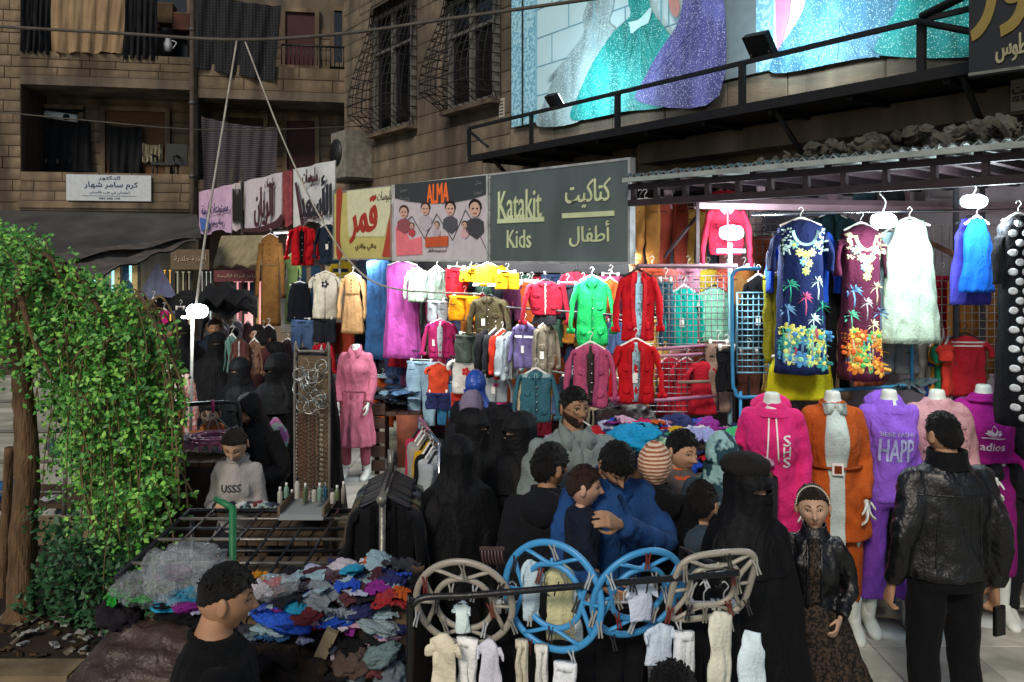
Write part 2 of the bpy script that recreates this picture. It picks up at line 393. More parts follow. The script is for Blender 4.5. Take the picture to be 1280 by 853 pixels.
# lit strip of the reception shops at its foot
def rect(fr, a, b, c, d, off, mt, name, parent, th=.04):
    x0, _, z1 = fr.at(a, c, off); x1, _, z0 = fr.at(b, d, off)
    return MB().box(((x0+x1)/2, off, (z0+z1)/2), (x1-x0, th, z1-z0)).build(name, mt, parent, False)
rect(FB, 25, 238, 253, 262, .1, STA, 'ledge', hb, .3)
for a, b, c, d, col, st in ((108, 174, 325, 420, '9fe6ef', .9), (196, 216, 336, 420, 'f0b24a', .8), (218, 240, 338, 420, 'b9b89a', .45), (250, 266, 338, 430, 'd6e6dc', .5), (290, 332, 350, 430, 'e8a0a0', .75), (330, 440, 330, 440, '7a6a5a', .12)):
    w = rect(FB, a, b, c, d, -.05, emis(col, st, 'lit_shop_window'), 'window', hb)
    fr = MB(); x0, _, z1 = FB.at(a, c, -.08); x1, _, z0 = FB.at(b, d, -.08)
    for i in range(4): fr.box((x0+(x1-x0)*i/3, -.1, (z0+z1)/2), (.05, .05, z1-z0))
    fr.box(((x0+x1)/2, -.1, z1), (x1-x0, .06, .06)); fr.build('frame', metal('3a3632'), w, False)
    for i in range(6):   # goods seen behind the panes
        xx = x0+(x1-x0)*(i+.5)/6; hh = rnd.uniform(.3, .8)*(z1-z0)
        MB().box((xx, -.085, z1-hh/2-.05), ((x1-x0)/9, .02, hh)).build('goods', fab(rnd.choice(['7a2a30', 'c7b37a', '2a4a66', '8a8a86', 'b06a7a', '3a3a38'])), w, False)
# banner on the lower parapet
pb = FB.empty('clinic_banner', 'white printed doctor banner fixed to the lowest stone parapet of the apartment house', 'banner')
rect(FB, 83, 189, 218, 252, -.06, prt('b9c0c4'), 'panel', pb, .03)
INK = prt('2a3a66')
def fit(fr, a, b, c, d, off):
    x0, _, z1 = fr.at(a, c, off); x1, _, z0 = fr.at(b, d, off); return abs(x1-x0), abs(z1-z0), ((x0+x1)/2, off, (z0+z1)/2)
def letters(fr, txt, a, b, c, d, off, mt, parent, **k):
    w, h, l = fit(fr, a, b, c, d, off); return lettering('lettering', ar(txt), w, h, l, mt, parent, **k)
letters(FB, 'الدكتور', 123, 150, 220, 226, -.08, INK, pb, bold=.01); letters(FB, 'كرم سامر شهار', 105, 172, 227, 238, -.08, INK, pb, bold=.012)
letters(FB, 'أخصائي في طب الأسنان', 112, 162, 238.5, 243.5, -.08, INK, pb); rect(FB, 102, 171, 244.5, 245.7, -.08, INK, 'line', pb, .01); letters(FB, '091 286 280', 124, 150, 247, 249.5, -.08, INK, pb)
# cloths hung on the balconies
def cloth(name, label, fr, corners, off, mt, seed, amp=.06, cat='cloth', group=None, nx=34, nz_=26, vert=5):
    """Hanging cloth from four pixel corners (tl, tr, br, bl) on a plane, with folds and thickness."""
    o = fr.empty(name, label, cat, group)
    C = [np.array(fr.at(x, y, off)) for x, y in corners]; g = []
    for i in range(nz_+1):
        for j in range(nx+1):
            u, v = j/nx, i/nz_
            p = (C[0]*(1-u)+C[1]*u)*(1-v)+(C[3]*(1-u)+C[2]*u)*v
            p[1] += amp*(math.sin(u*vert*6.28+seed)*(.4+.6*v)+.5*math.sin(u*vert*14+v*3+seed*2))
            p[2] -= .05*math.sin(u*math.pi)*(1-v)-.02*math.sin(u*17+seed)*v; g.append(p)
    g = np.array(g); m = len(g); b = g+np.array([0, .015, 0]); q = nx+1
    F = [(i*q+j, i*q+j+1, (i+1)*q+j+1, (i+1)*q+j) for i in range(nz_) for j in range(nx)]
    F += [tuple(m+k for k in f[::-1]) for f in F]
    mk('sheet', np.concatenate([g, b]), F, mt, o); return o
GC = 'cloths screening the balconies of the apartment house'
dk = mat('dark_canvas', '15171a', rough=.9, var=.3, scale=4)
cloth('balcony_curtain', 'beige tarpaulin curtain hanging over the upper balcony', FB, [(62, -12), (160, -12), (152, 66), (64, 66)], -.05, mat('beige_canvas', '8d775b', rough=.9, var=.2, scale=2), 1, group=GC)
cloth('balcony_curtain', 'narrow black curtain between the stone pier and the beige tarpaulin', FB, [(27, -12), (64, -12), (63, 68), (24, 64)], -.03, dk, 2, group=GC)
cloth('balcony_curtain', 'black curtain to the right of the beige tarpaulin', FB, [(156, -12), (196, -12), (196, 75), (154, 73)], -.03, dk, 3, group=GC)
cloth('balcony_curtain', 'large dark plaid blanket draped over the upper corner balcony', FB, [(246, -10), (352, 8), (343, 103), (243, 84)], -.07, plaid('plaid_blanket', '16171a', '33353a', 4.5, 5), 4, group=GC, vert=3)
cloth('balcony_curtain', 'striped grey blanket hanging on the lower corner balcony above the street banner', FB, [(252, 146), (347, 160), (345, 235), (256, 240)], -.07, plaid('striped_blanket', '1e1c20', '5a5058', 0, 6.5), 5, group=GC, vert=3)
cloth('balcony_curtain', 'black cloth covering the lower window under the wall lamp', FB, [(45, 143), (112, 150), (113, 215), (34, 214)], 1.25, dk, 6, group=GC)
cloth('balcony_curtain', 'black cloth hanging in front of the brown shutter', FB, [(131, 155), (178, 158), (178, 217), (136, 217)], 1.25, dk, 7, group=GC, vert=2)
cloth('balcony_curtain', 'small pale cloth beside the black one on the brown shutter', FB, [(176, 178), (203, 180), (203, 204), (177, 203)], 1.28, fab('9a927c'), 8, group=GC)
wl = FB.empty('wall_lamp', 'white tubular emergency lamp above the black cloth on the lower balcony', 'lamp')
x0, _, z0 = FB.at(57, 143, 1.1); x1 = FB.at(97, 143, 1.1)[0]
MB().tube([(x0, 1.1, z0), (x1, 1.1, z0-.08)], .09, 12).build('tube', plas('c9d4d8'), wl); MB().tube([(x1-.2, 1.0, z0-.07), (x1-.2, .98, z0-.07)], .07, 14).build('speaker', BLACK, wl)
MB().box(((x0+x1)/2, 1.2, z0+.12), (.9, .05, .05)).build('bracket', BLACK, wl)
# downpipe, railing, chair, AC
o = FB.empty('downpipe', 'rusty downpipe running down the pier between the balconies', 'pipe')
x0 = FB.at(241, 0, -.05)[0]; MB().tube([(x0, -.08, z) for z in np.linspace(3.2, TOP, 12)], .06, 10).build('pipe', mat('rust', '4a4038', rough=.8), o)
for z in (4.2, 5.8, 7.4): MB().tube([(x0, -.08, z), (x0, -.08, z+.06)], .08, 10).build('collar', metal(), o)
o = FB.empty('balcony_railing', 'black iron railing on the upper corner balcony by the red door', 'railing')
xa, _, za = FB.at(352, 56, .1); xb, _, zb = FB.at(435, 84, .1)
MB().tube([(xa, .1, za), (xb, .1, za)], .025, 6).build('rail', metal('1c1c1e'), o)
for i in range(16): x = xa+(xb-xa)*i/15; MB().tube([(x, .1, zb), (x, .1, za)], .012, 5).build('baluster', metal('1c1c1e'), o)
o = FB.empty('garden_chair', 'black garden chair standing on the balcony behind the clinic banner', 'chair')
xc, _, zc = FB.at(207, 212, .6)
for n_, c_, s_ in (('seat', (xc, .6, zc+.1), (.5, .5, .05)), ('backrest', (xc+.2, .8, zc+.35), (.45, .06, .5)), ('armrest', (xc-.24, .6, zc+.3), (.05, .45, .04)), ('armrest', (xc+.24, .6, zc+.3), (.05, .45, .04))): MB().box(c_, s_).build(n_, plas('15181b'), o, False)
for a in (-.22, .22):
    for b in (.4, .8): MB().tube([(xc+a, b, zc-.35), (xc+a, b, zc+.3)], .02, 6).build('leg', plas('15181b'), o)
for i, (px, py, s) in enumerate(((192, 28, .3), (206, 20, .42), (228, 30, .36), (215, 62, .2))):
    o = FB.empty('balcony_clutter', ['wooden crate stored on the dark upper balcony', 'brown carton stored on the dark upper balcony', 'rusty tin stored beside the downpipe on the upper balcony', 'small white jug on the dark upper balcony'][i], ['crate', 'carton', 'tin', 'jug'][i])
    x, _, z = FB.at(px, py, .7)
    if i == 3: MB().loft([[(x+r*math.cos(a), .3+r*math.sin(a), z+h) for a in np.linspace(0, 6.28, 12, endpoint=False)] for r, h in ((.07, -.15), (.1, 0), (.06, .12), (.07, .16))]).build('jug_body', plas('b8bcc0'), o); MB().tube(curve([(x+.08, .3, z+.1), (x+.18, .3, z+.05), (x+.1, .3, z-.08)]), .012, 5).build('handle', plas('b8bcc0'), o)
    else:
        MB().box((x, .7, z), (s, s, s)).build('carton_body', mat('carton', ['5b4126', '4a3a26', '4a2c20'][i]), o, False)
        MB().box((x, .7, z+s/2+.01), (s*1.05, s*1.05, .02)).build('lid', mat('carton', '6b5133'), o, False)
o = FW.empty('air_conditioner', 'old window air conditioner in the corner of the wall over the street banner', 'air conditioner')
x0, _, z0 = FW.at(440, 195, -.3)
MB().box((x0, -.3, z0), (.75, .6, .95)).build('casing', metal('8a867c', .6), o, False)
MB().tube([(x0-.1, -.6, z0+.05), (x0-.1, -.63, z0+.05)], .28, 20).build('fan_grille', metal('2a2a2a'), o)
for i in range(8): MB().box((x0-.385, -.3, z0-.35+i*.09), (.02, .5, .03)).build('slat', metal('3a3a38'), o, False)
MB().box((x0, -.3, z0-.52), (.9, .7, .05)).build('bracket', metal('3a3632'), o, False)

# ------------------------------------------------------------------ upper building side wall
ub = FW.empty('street_building', 'long plastered building side with caged windows and a lit dress poster above the stalls', 'building')
LW = 17.0
MB().box((LW/2, .15, TOP/2), (LW, .3, TOP)).build('wall', STD, ub, False)
wh = []
for (a, b, c, d) in ((474, 520, 26, 154), (568, 624, 8, 122)):
    x0, _, z1 = FW.at(a, c); x1, _, z0 = FW.at(b, d); wh.append((x0-.1, x1+.1, z0-.1, z1+.1))
    w = MB().box(((x0+x1)/2, -.01, (z0+z1)/2), (x1-x0, .04, z1-z0)).build('window', DARKG, ub, False)
    f = MB(); 
    for x in (x0, (x0+x1)/2, x1): f.box((x, -.06, (z0+z1)/2), (.07, .1, z1-z0+.1))
    f.box(((x0+x1)/2, -.063, z0), (x1-x0, .1, .08)); f.box(((x0+x1)/2, -.063, z1), (x1-x0, .1, .08)); f.box(((x0+x1)/2, -.063, z0+(z1-z0)*.68), (x1-x0, .1, .05)); f.build('frame', metal('6e6c66', .6), w, False)
    s = MB().box(((x0+x1)/2, -.12, z0-.08), (x1-x0+.2, .26, .07)).build('sill', STA, w, False)
    gr = MB(); H = z1-z0; xa, xb = x0-.06, x1+.06; n = 14; zt = z1+.25
    def prof(t): return .12+.5*ss(0, .8, np.array(t))*1.0-(.5*ss(.86, 1.0, np.array(t)))
    for i in range(n+1):
        t = i/n; y = -float(prof(t))-.04; z = zt-(zt-z0+.08)*t
        gr.tube([(xa, -.03, z), (xa, y, z), (xb, y, z), (xb, -.03, z)], .010, 5)
    for j in range(9):
        x = xa+(xb-xa)*j/8; gr.tube([(x, -float(prof(t))-.04, zt-(zt-z0+.08)*t) for t in np.linspace(0, 1, 16)], .009, 5)
    for j in range(1, 4):
        for xx in (xa, xb): gr.tube([(xx, -float(prof(t))*j/4-.04, zt-(zt-z0+.08)*t) for t in np.linspace(0, 1, 16)], .008, 5)
    gr.build('grille', metal('1b1a19', .7), w)
    MB().add(*loft([[(xa-.1, 0, zt+.1), (xb+.1, 0, zt+.1), (xb+.1, 0, zt+.06), (xa-.1, 0, zt+.06)], [(xa-.1, -.35, zt-.15), (xb+.1, -.35, zt-.15), (xb+.1, -.35, zt-.19), (xa-.1, -.35, zt-.19)]])).build('hood', mat('rust', '4a4038'), w, False)
xp0 = FW.at(640, 0)[0]
blocks(ub, .0, .0, xp0, 3.4, 8.4, .34, .62, STB, wh, thick=.035)
blocks(ub, .0, xp0, LW-.5, 3.3, 4.47, .39, 1.0, STB, (), thick=.035)
# posters
def poly(fr, pts, off, mt, name, parent, th=.01):
    P2 = [fr.at(x, y, off) for x, y in pts]; n = len(P2)
    V = [(p[0], off, p[2]) for p in P2]+[(p[0], off-th, p[2]) for p in P2]
    F = [tuple(range(n)), tuple(range(n, 2*n))[::-1]]+[(i, (i+1) % n, n+(i+1) % n, n+i) for i in range(n)]
    return mk(name, V, F, mt, parent, False)
def smooth_pts(pts, n=5): return [(p.x, p.y) for p in curve([(x, y, 0) for x, y in pts], n)]
pa = FW.empty('poster_billboard', 'long lit billboard of sequinned evening gowns above the steel balcony', 'billboard')
zb_ = 4.48; 
def pb_(px): return FW.at(px, 0, -.1)[0]
def panel(a, b, z0, z1, off, mt, name, th=.05): return MB().box(((pb_(a)+pb_(b))/2, off, (z0+z1)/2), (pb_(b)-pb_(a), th, z1-z0)).build(name, mt, pa, False)
PB = mat('poster_print', 'b2d2da', rough=.5, var=.06, scale=2, bump=0)
SPK = leopard('speckled_border', '6fa6bf', '9fd0e0', 22)
panel(641, 672, 4.47, 8.2, -.1, SPK, 'speckled_border'); panel(672, 899, 4.47, 8.2, -.1, PB, 'print_panel')
panel(899, 947, 4.47, 8.2, -.1, prt('67747a'), 'blank_panel'); panel(947, 968, 4.47, 8.2, -.1, SPK, 'speckled_border'); panel(968, 1260, 4.47, 8.2, -.1, PB, 'print_panel')
ln = MB()
for i in range(9):
    z = 4.85+i*.42; ln.box(((pb_(672)+pb_(898))/2, -.128, z), (pb_(898)-pb_(672), .006, .012))
    for j in range(7):
        x = pb_(672)+(j+.5*(i % 2))*.75
        if x < pb_(898): ln.box((x, -.129, z+.21), (.012, .006, .42))
ln.build('printed_joints', prt('5f93a8'), pa, False)
for a in (655, 672, 745, 828, 968, 1130): panel(a, a+1.3, 4.47, 8.2, -.14, metal('2c2f33') if a in (655,) else prt('7db4c6'), 'batten', .012)
TEAL = sparkle('teal_sequins', '229c9c', 'b0f0e8'); PUR = sparkle('violet_sequins', '6468b0', 'c8ccf0'); SIL = sparkle('silver_sequins', '9cbcc4', 'e8ffff'); BLU = sparkle('blue_sequins', '4d88a8', 'b0dcf0')
gw = [('gown', [(733, -60), (764, -60), (768, 0), (762, 28), (770, 40), (752, 75), (738, 110), (728, 150), (673, 158), (680, 130), (694, 95), (715, 65), (730, 42), (729, 22), (736, -5)], SIL, -.135),
      ('gown', [(790, -40), (812, -40), (812, 0), (818, 18), (838, 45), (846, 70), (842, 128), (780, 140), (716, 150), (724, 118), (742, 78), (768, 40), (788, 20), (786, 0)], TEAL, -.15),
      ('gown', [(858, -40), (899, -40), (899, 120), (800, 128), (808, 95), (828, 60), (842, 40), (852, 15)], PUR, -.165),
      ('gown', [(969, -40), (989, -40), (988, 10), (982, 40), (972, 62)], prt('c27fa0'), -.135),
      ('gown', [(1012, -40), (1128, -40), (1134, 20), (1128, 62), (1060, 76), (968, 92), (972, 65), (990, 38), (1006, 8)], BLU, -.15),
      ('gown', [(1130, -40), (1260, -40), (1260, 60), (1106, 70), (1104, 40), (1122, 10)], TEAL, -.165)]
for nm, pts, mt, off in gw:
    gobj = poly(FW, smooth_pts(pts+[pts[0]])[:-1], off, mt, nm, pa)
    # printed pleats radiating from the waist
    cx = min(pts, key=lambda p: p[1]); top = [p for p in pts if p[1] < 10]; tx = sum(p[0] for p in top)/len(top); bot = [p for p in pts if p[1] > 60]
    if len(bot) > 2:
        for k in range(5):
            bx = min(p[0] for p in bot)+(k+.8)/6*(max(p[0] for p in bot)-min(p[0] for p in bot)); by = 100-(bx-700)*.07
            poly(FW, [(tx, 25), (tx+1, 25), (bx+4, by), (bx, by)], off-.012, mt, 'pleat', gobj, .004)
poly(FW, smooth_pts([(786, 28), (800, 24), (814, 10), (811, 28), (800, 34), (790, 42), (788, 34), (786, 28)]), -.17, prt('b6e2e6'), 'printed_hand', pa)
poly(FW, smooth_pts([(836, -10), (846, -6), (850, 10), (846, 22), (838, 12), (836, -10)]), -.17, prt('b98a86'), 'printed_arm', pa)
# steel balcony
bal = FC.empty('steel_balcony', 'long steel walkway with a low black railing below the gown billboard', 'balcony')
LB = 8.2; BK = metal('141416', .6)
MB().box((LB/2, .5, 3.905), (LB, 1.05, .05)).build('deck', BK, bal, False)
MB().box((LB/2, -.045, 3.90), (LB, .05, .09)).build('edge_beam', BK, bal, False)
for x in np.arange(.3, LB, .8): MB().box((x, .5, 3.85), (.05, 1.0, .06)).build('joist', BK, bal, False)
MB().box((LB/2, -.05, 4.34), (LB, .04, .04)).build('handrail', BK, bal, False)
for px in (590, 668, 776, 932, 1156):
    x = FC.at(px, 100)[0]; MB().box((x, -.05, 4.13), (.06 if px > 700 else .04, .045, .38)).build('post', BK, bal, False)
x = FC.at(1156, 50)[0]; MB().tube([(x, -.1, 4.32), (x+.75, -.1, 4.0)], .03, 6).build('brace', BK, bal); MB().tube([(x, -.06, 4.36), (x+1.5, -.06, 4.75)], .035, 6).build('brace', BK, bal)
MB().tube([(.02, -.06, 4.3), (.5, -.06, 4.02)], .02, 6).build('brace', BK, bal)
for px, py in ((612, 215), (965, 150), (1200, 110)):
    x, _, z = FC.at(px, 200)
    MB().tube([(x, 0, 3.9), (x-.1, .95, 3.2)], .028, 6).build('stay', BK, bal)
MB().box((LW-3.9, -.2, 3.73), (7.4, .4, .24)).build('beam', STB, ub, False)
# floodlights on the rail, lighting the poster
for i, (px, py, pw) in enumerate(((693, 127, 13), (950, 57, 18))):
    x, _, z = FC.at(px, py, -.05)
    o = FC.empty('floodlight', ['black floodlight clipped to the balcony rail under the silver gown', 'larger black floodlight on the balcony rail under the blank billboard panel'][i], 'floodlight')
    rot = Matrix.Rotation(R(38), 4, 'X') @ Matrix.Rotation(R(-8), 4, 'Z'); s = .8 if i == 0 else 1.0
    MB().box((x, -.05, z), (.28*s, .07, .24*s), rot).build('housing', metal('17181a'), o, False)
    MB().box((x, -.003, z+.035), (.22*s, .006, .18*s), rot).build('lamp_glass', emis('e8f6ff', 6), o, False)
    for a in (-.1, .1): MB().tube([(x+a, -.05, z-.06), (x+a, -.05, 4.36)], .012, 6).build('bracket', metal('17181a'), o)
    l = bpy.data.lights.new('flood_light', 'AREA'); l.energy = pw; l.color = (.74, .93, 1.0); l.size = .22; l.spread = R(170)
    lo = linkobj('flood_light', l, o); lo.location = (x, .1, z+.1); lo.rotation_euler = (R(118), 0, R(0))
# two more floods of the same row stand beyond the black sign, outside the picture
for px in (1190,):
    pass
# black shop sign at the picture's edge
sg = Fr((P(1213, 0, 5.6).x, 5.6), (.584, -.55)); so = sg.empty('shop_sign', 'black shop sign with big golden Arabic letters at the end of the steel balcony', 'sign')
x1 = .95; BLK = mat('sign_black', '0d0f12', rough=.4, var=.1, bump=0, spec=.4)
MB().box((x1/2, 0, 4.5), (x1, .08, 1.52)).build('panel', BLK, so, False); GOLD = mat('gold_print', '7b6a34', rough=.5, var=.1, bump=0)
MB().box((x1/2, -.045, 3.76), (x1, .02, .02)).build('trim', metal('6a6c66'), so, False)
letters(sg, 'ور', 1216, 1284, -48, 40, -.05, GOLD, so, bold=.03); letters(sg, 'طوس', 1245, 1284, 46, 74, -.05, mat('pale_print', '8d8a70', bump=0), so, bold=.02)
nt = FW.empty('wall_notice', 'torn paper notice with black lines on the beam under the black sign', 'notice')
x0, _, z1 = FW.at(1264, 100, -.42); x2, _, z0 = FW.at(1295, 136, -.42)
MB().box(((x0+x2)/2, -.42, (z0+z1)/2), (x2-x0, .02, z1-z0)).build('paper', prt('8f8a7c'), nt, False)
letters(FW, 'نت', 1266, 1284, 108, 116, -.435, prt('1c1c1c'), nt, bold=.02); letters(FW, '093 551', 1266, 1286, 121, 125, -.435, prt('1c1c1c'), nt)
nt = FW.empty('wall_notice', 'small white notice on the plaster beside the second caged window', 'notice')
x0, _, z0 = FW.at(628, 135, -.03); MB().box((x0, -.04, z0), (.14, .01, .3)).build('paper', prt('a5a294'), nt, False)
for i in range(5): MB().box((x0, -.05, z0+.1-i*.05), (.1, .005, .015)).build('line', prt('3a3a38'), nt, False)

# ------------------------------------------------------------------ signs over the stalls
def board(fr, a, b, z0, z1, off, mt, label, name='sign_board', cat='sign', frame=metal('9a9c9c'), th=.05):
    o = fr.empty(name, label, cat); x0, x1 = fr.at(a, 300, off)[0], fr.at(b, 300, off)[0]
    MB().box(((x0+x1)/2, off, (z0+z1)/2), (x1-x0-.012, th, z1-z0)).build('panel', mt, o, False)
    f = MB(); 
    for x in (x0+.012, x1-.012): f.box((x, off, (z0+z1)/2), (.022, th+.02, z1-z0+.02))
    for z in (z0, z1): f.box(((x0+x1)/2, off, z), (x1-x0-.05, th+.016, .02))
    f.build('frame', frame, o, False)
    for x in (x0+.1, x1-.1): MB().box((x, off+.1, z0+.5), (.04, .15, .04)).build('bracket', metal('2c2c2c'), o, False)
    return o
KM = mat('enamelled_steel', '55605f', rough=.33, metal=.35, var=.25, scale=3, bump=.12, bscale=6, spec=.6, stretch=(1, 1, .3))
kt = board(FF, 614, 791, 2.44, 3.29, 0, KM, 'worn grey steel sign reading Katakit Kids in pale green letters'); PG = mat('pale_green_print', 'b9c29a', rough=.5, bump=0, var=.15)
def L_(t, a, b, c, d, o, m, **k): return lettering('lettering', t, *(lambda q: (q[0], q[1], q[2]))(fit(FF, a, b, c, d, -.03)), m, o, **k)
L_('Katakit', 623, 677, 240, 272, kt, PG, bold=.012); L_('Kids', 634, 664, 288, 310, kt, PG, bold=.012); L_(ar('كتاكيت'), 707, 763, 227, 258, kt, PG, bold=.012); L_(ar('أطفال'), 712, 762, 278, 308, kt, PG, bold=.012)
for a, b, c in ((622, 680, 275), (703, 768, 268)):
    w, h, l = fit(FF, a, b, c-1, c+2, -.032); MB().box(l, (w, .012, h)).build('underline', PG, kt, False)
for i in range(6): x = FF.at(616, 300)[0]; MB().ball((x, -.045, 2.5+i*.15), (.008, .008, .008), 8, 5).build('rivet', CHROME, kt)
al = board(FF, 493, 613, 2.45, 3.29, 0, prt('b7aeb4'), 'children fashion banner with orange ALMA lettering over printed child portraits', frame=metal('b8bab8'))
def fpoly(pts, off, m, name, o): return poly(FF, pts, off, m, name, o, .006)
DG = prt('34383b')
fpoly([(494, 231), (611.5, 219), (611.5, 242), (590, 249), (560, 254.5), (530, 254.5), (510, 252), (494, 248)], -.028, DG, 'header', al)
L_('ALMA', 534, 561, 231, 253, al, prt('e86a2a'), bold=.03); L_('Queen', 500, 510, 236, 240, al, prt('c8c8c4')); L_('Princess', 500, 512, 246, 251, al, prt('c8c8c4')); L_(ar('عمان'), 594, 603, 226, 231, al, prt('c8c8c4')); L_(ar('التجارية'), 592, 603, 238, 244, al, prt('c8c8c4'))
SK = prt('c09a88')
zig = [(495, 288), (515, 270), (531, 298), (546, 267), (566, 300), (582, 262), (596, 285), (611, 318)]
for i in range(len(zig)-1): (ax, ay), (bx, by) = zig[i], zig[i+1]; fpoly([(ax, ay), (ax, ay+1.2), (bx, by+1.2), (bx, by)], -.03, prt('5a5558'), 'zigzag_line', al)
kid = [(505, 266, 8, '8a4a50', '3a2420'), (532, 262, 8, 'a8a0a8', '2a2224'), (563, 262, 9, '4a4a52', '1c1816'), (594, 262, 11, '3c3c40', '18130f'), (515, 283, 4, 'b04048', '3a2420'), (546, 282, 4.5, 'a89aa0', '3a2a24'), (581, 282, 5, 'c09a9a', '2a1c18')]
for i, (x, y, r, cl, hr) in enumerate(kid):
    el = lambda cx, cy, rx, ry, n=16: [(cx+rx*math.cos(q), cy+ry*math.sin(q)) for q in np.linspace(0, 6.283, n, endpoint=False)]
    k = fpoly([(x-r, y+r*2.6), (x-r*.95, y+r*1.4), (x-r*.4, y+r), (x+r*.4, y+r), (x+r*.95, y+r*1.4), (x+r, y+r*2.6), (x+r*.2, y+r*3.4)], -.031, prt(cl), 'child_portrait', al)
    for nm, pts, off, mm in (('hair', el(x, y-r*.35, r*.72, r*.85), -.034, prt(hr)), ('face', el(x, y, r*.6, r*.85), -.036, SK), ('eye', el(x-r*.25, y-.1*r, r*.12, r*.08, 8), -.041, prt('2a1c18')), ('eye', el(x+r*.25, y-.1*r, r*.12, r*.08, 8), -.041, prt('2a1c18')), ('mouth', el(x, y+.45*r, r*.2, r*.06, 8), -.041, prt('8a4040'))): fpoly(pts, off, mm, nm, k)
fpoly([(532, 297), (560, 295), (560, 308), (532, 309.5)], -.037, prt('b5502c'), 'name_plate', al); L_(ar('ملبوسات قصه'), 534, 558, 299, 306, al, prt('f2e6dc'))
L_(ar('أحدث ملبوسات الأطفال'), 535, 558, 311, 316, al, prt('6a5a60'))
for pts, c_ in (([(495, 285), (502, 275), (512, 300), (527, 296), (528, 318), (496, 320)], 'd9707a'), ): fpoly(pts, -.0295, prt(c_), 'printed_wash', al)
yl = board(FF, 419, 492.5, 2.46, 3.29, 0, prt('b9ae6a'), 'yellow and red clothing shop sign with tall red Arabic lettering between banner and ALMA sign', frame=metal('8a8a86'))
fpoly(smooth_pts([(421, 238), (428, 238), (426, 270), (425, 300), (428, 319), (421, 319), (421, 238)], 3), -.028, prt('9c3a2c'), 'red_band', yl); fpoly([(491, 252), (487, 275), (482, 300), (478, 321), (491.5, 322)], -.028, prt('a2402f'), 'red_wedge', yl)
fpoly([(434, 239), (491, 233), (491, 250), (486, 275), (481, 296), (436, 296)], -.0272, prt('c8c7a6'), 'pale_field', yl)
L_(ar('ملبوسات'), 472, 491, 240, 253, yl, prt('4a3038'), bold=.02); L_(ar('قمر'), 438, 471, 248, 303, yl, prt('9c3226'), bold=.05); L_(ar('بناتي ولادي'), 444, 470, 305, 313, yl, prt('5a4a2c'), bold=.012)
sb = FL.empty('street_banner', 'long row of white and lilac printed cloth banners tied high across the left stalls', 'banner')
def lb(a, b, mt, name='banner_panel', off=0, sag=.0):
    x0, x1 = FL.at(a, 250)[0], FL.at(b, 250)[0]; n = 10
    g = [[(x0+(x1-x0)*i/n, off+.03*math.sin(i*1.7+a), 2.96+.04*math.sin(i*.9+a)), (x0+(x1-x0)*i/n, off+.03*math.sin(i*1.1+a), 3.81)] for i in range(n+1)]
    V = [p for c_ in g for p in c_]; V += [(p[0], p[1]+.012, p[2]) for p in V]; N_ = 2*(n+1)
    F = [(2*i, 2*i+2, 2*i+3, 2*i+1) for i in range(n)]; F += [tuple(q+N_ for q in f[::-1]) for f in F]
    return mk(name, V, F, mt, sb)
lb(247, 289, mat('lilac_print', 'c8a8c6', rough=.7, bump=0, var=.15)); lb(289.3, 303, mat('torn_print', 'c0b4b6', rough=.8, var=.6, scale=12, stretch=(3, 1, .4), bump=.3)); lb(303.3, 352, prt('c8c2c8')); lb(352.3, 368, mat('maroon_print', '8a4044', rough=.7, var=.5, scale=9, bump=0)); lb(368.3, 417, prt('ccd0d0'))
def LL(t, a, b, c, d, m, off=-.06, **k): w, h, l = fit(FL, a, b, c, d, off); return lettering('lettering', ar(t), w, h, l, m, sb, **k)
MR = prt('4a2a30'); DKI = prt('2c2c34')
LL('مستودعات ألبسة', 252, 285, 254, 268, prt('3a3560')); LL('جملة و مفرق', 263, 279, 275, 283, prt('50406a')); poly(FL, [(250, 272), (258, 274), (262, 284), (252, 290)], -.055, prt('4a6ab0'), 'blue_emblem', sb)
LL('ملبوسات', 331, 343, 224, 236, MR); LL('الريان', 318, 341, 236, 282, MR, bold=.03)
LL('ملبوسات', 378, 397, 213, 232, MR, bold=.015); LL('الأسعد', 375, 414, 226, 268, DKI, bold=.04); LL('ولادي بناتي', 380, 403, 268, 276, MR, bold=.01)
poly(FL, smooth_pts([(304, 286), (325, 284), (345, 276), (352, 268), (352, 282), (330, 290), (304, 290), (304, 286)]), -.055, MR, 'swoosh', sb); poly(FL, [(369, 229), (371, 228), (381, 282), (377, 283)], -.055, MR, 'swoosh', sb)
for x in (290, 303, 360, 372): poly(FL, [(x, 212), (x+1.5, 212), (x+1.5, 300), (x, 300)], .06, metal('5a5048'), 'pole', sb, .03)
for k in range(9):
    x = 291+k*1.4; poly(FL, [(x, 236+3*k % 17), (x+.8, 236), (x+.8, 280), (x, 276)], -.05, prt('2a2628'), 'torn_strip', sb)
# ------------------------------------------------------------------ stall structure
st = FF.empty('market_hall', 'open steel framed market stall row with a corrugated roof under the buildings', 'stall building')
xl, xr = FF.at(418, 300)[0], FF.at(792, 300)[0]; xR = FF.at(1400, 300)[0]
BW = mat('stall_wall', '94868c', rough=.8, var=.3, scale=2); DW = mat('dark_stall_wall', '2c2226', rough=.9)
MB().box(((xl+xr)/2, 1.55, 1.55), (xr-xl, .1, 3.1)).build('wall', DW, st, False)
MB().box(((xr+xR)/2+.2, 2.3, 1.6), (xR-xr+2.4, .1, 3.2)).build('wall', BW, st, False)
MB().box(((xl+xr)/2, .85, 3.12), (xr-xl+.1, 1.6, .04)).build('roof', mat('tar_roof', '26231f'), st, False)
MB().box(((xl+xr)/2+.2, .95, 2.42), (xr-xl-.6, .08, .2)).build('fascia', mat('sign_black', '0d0f12'), st, False)
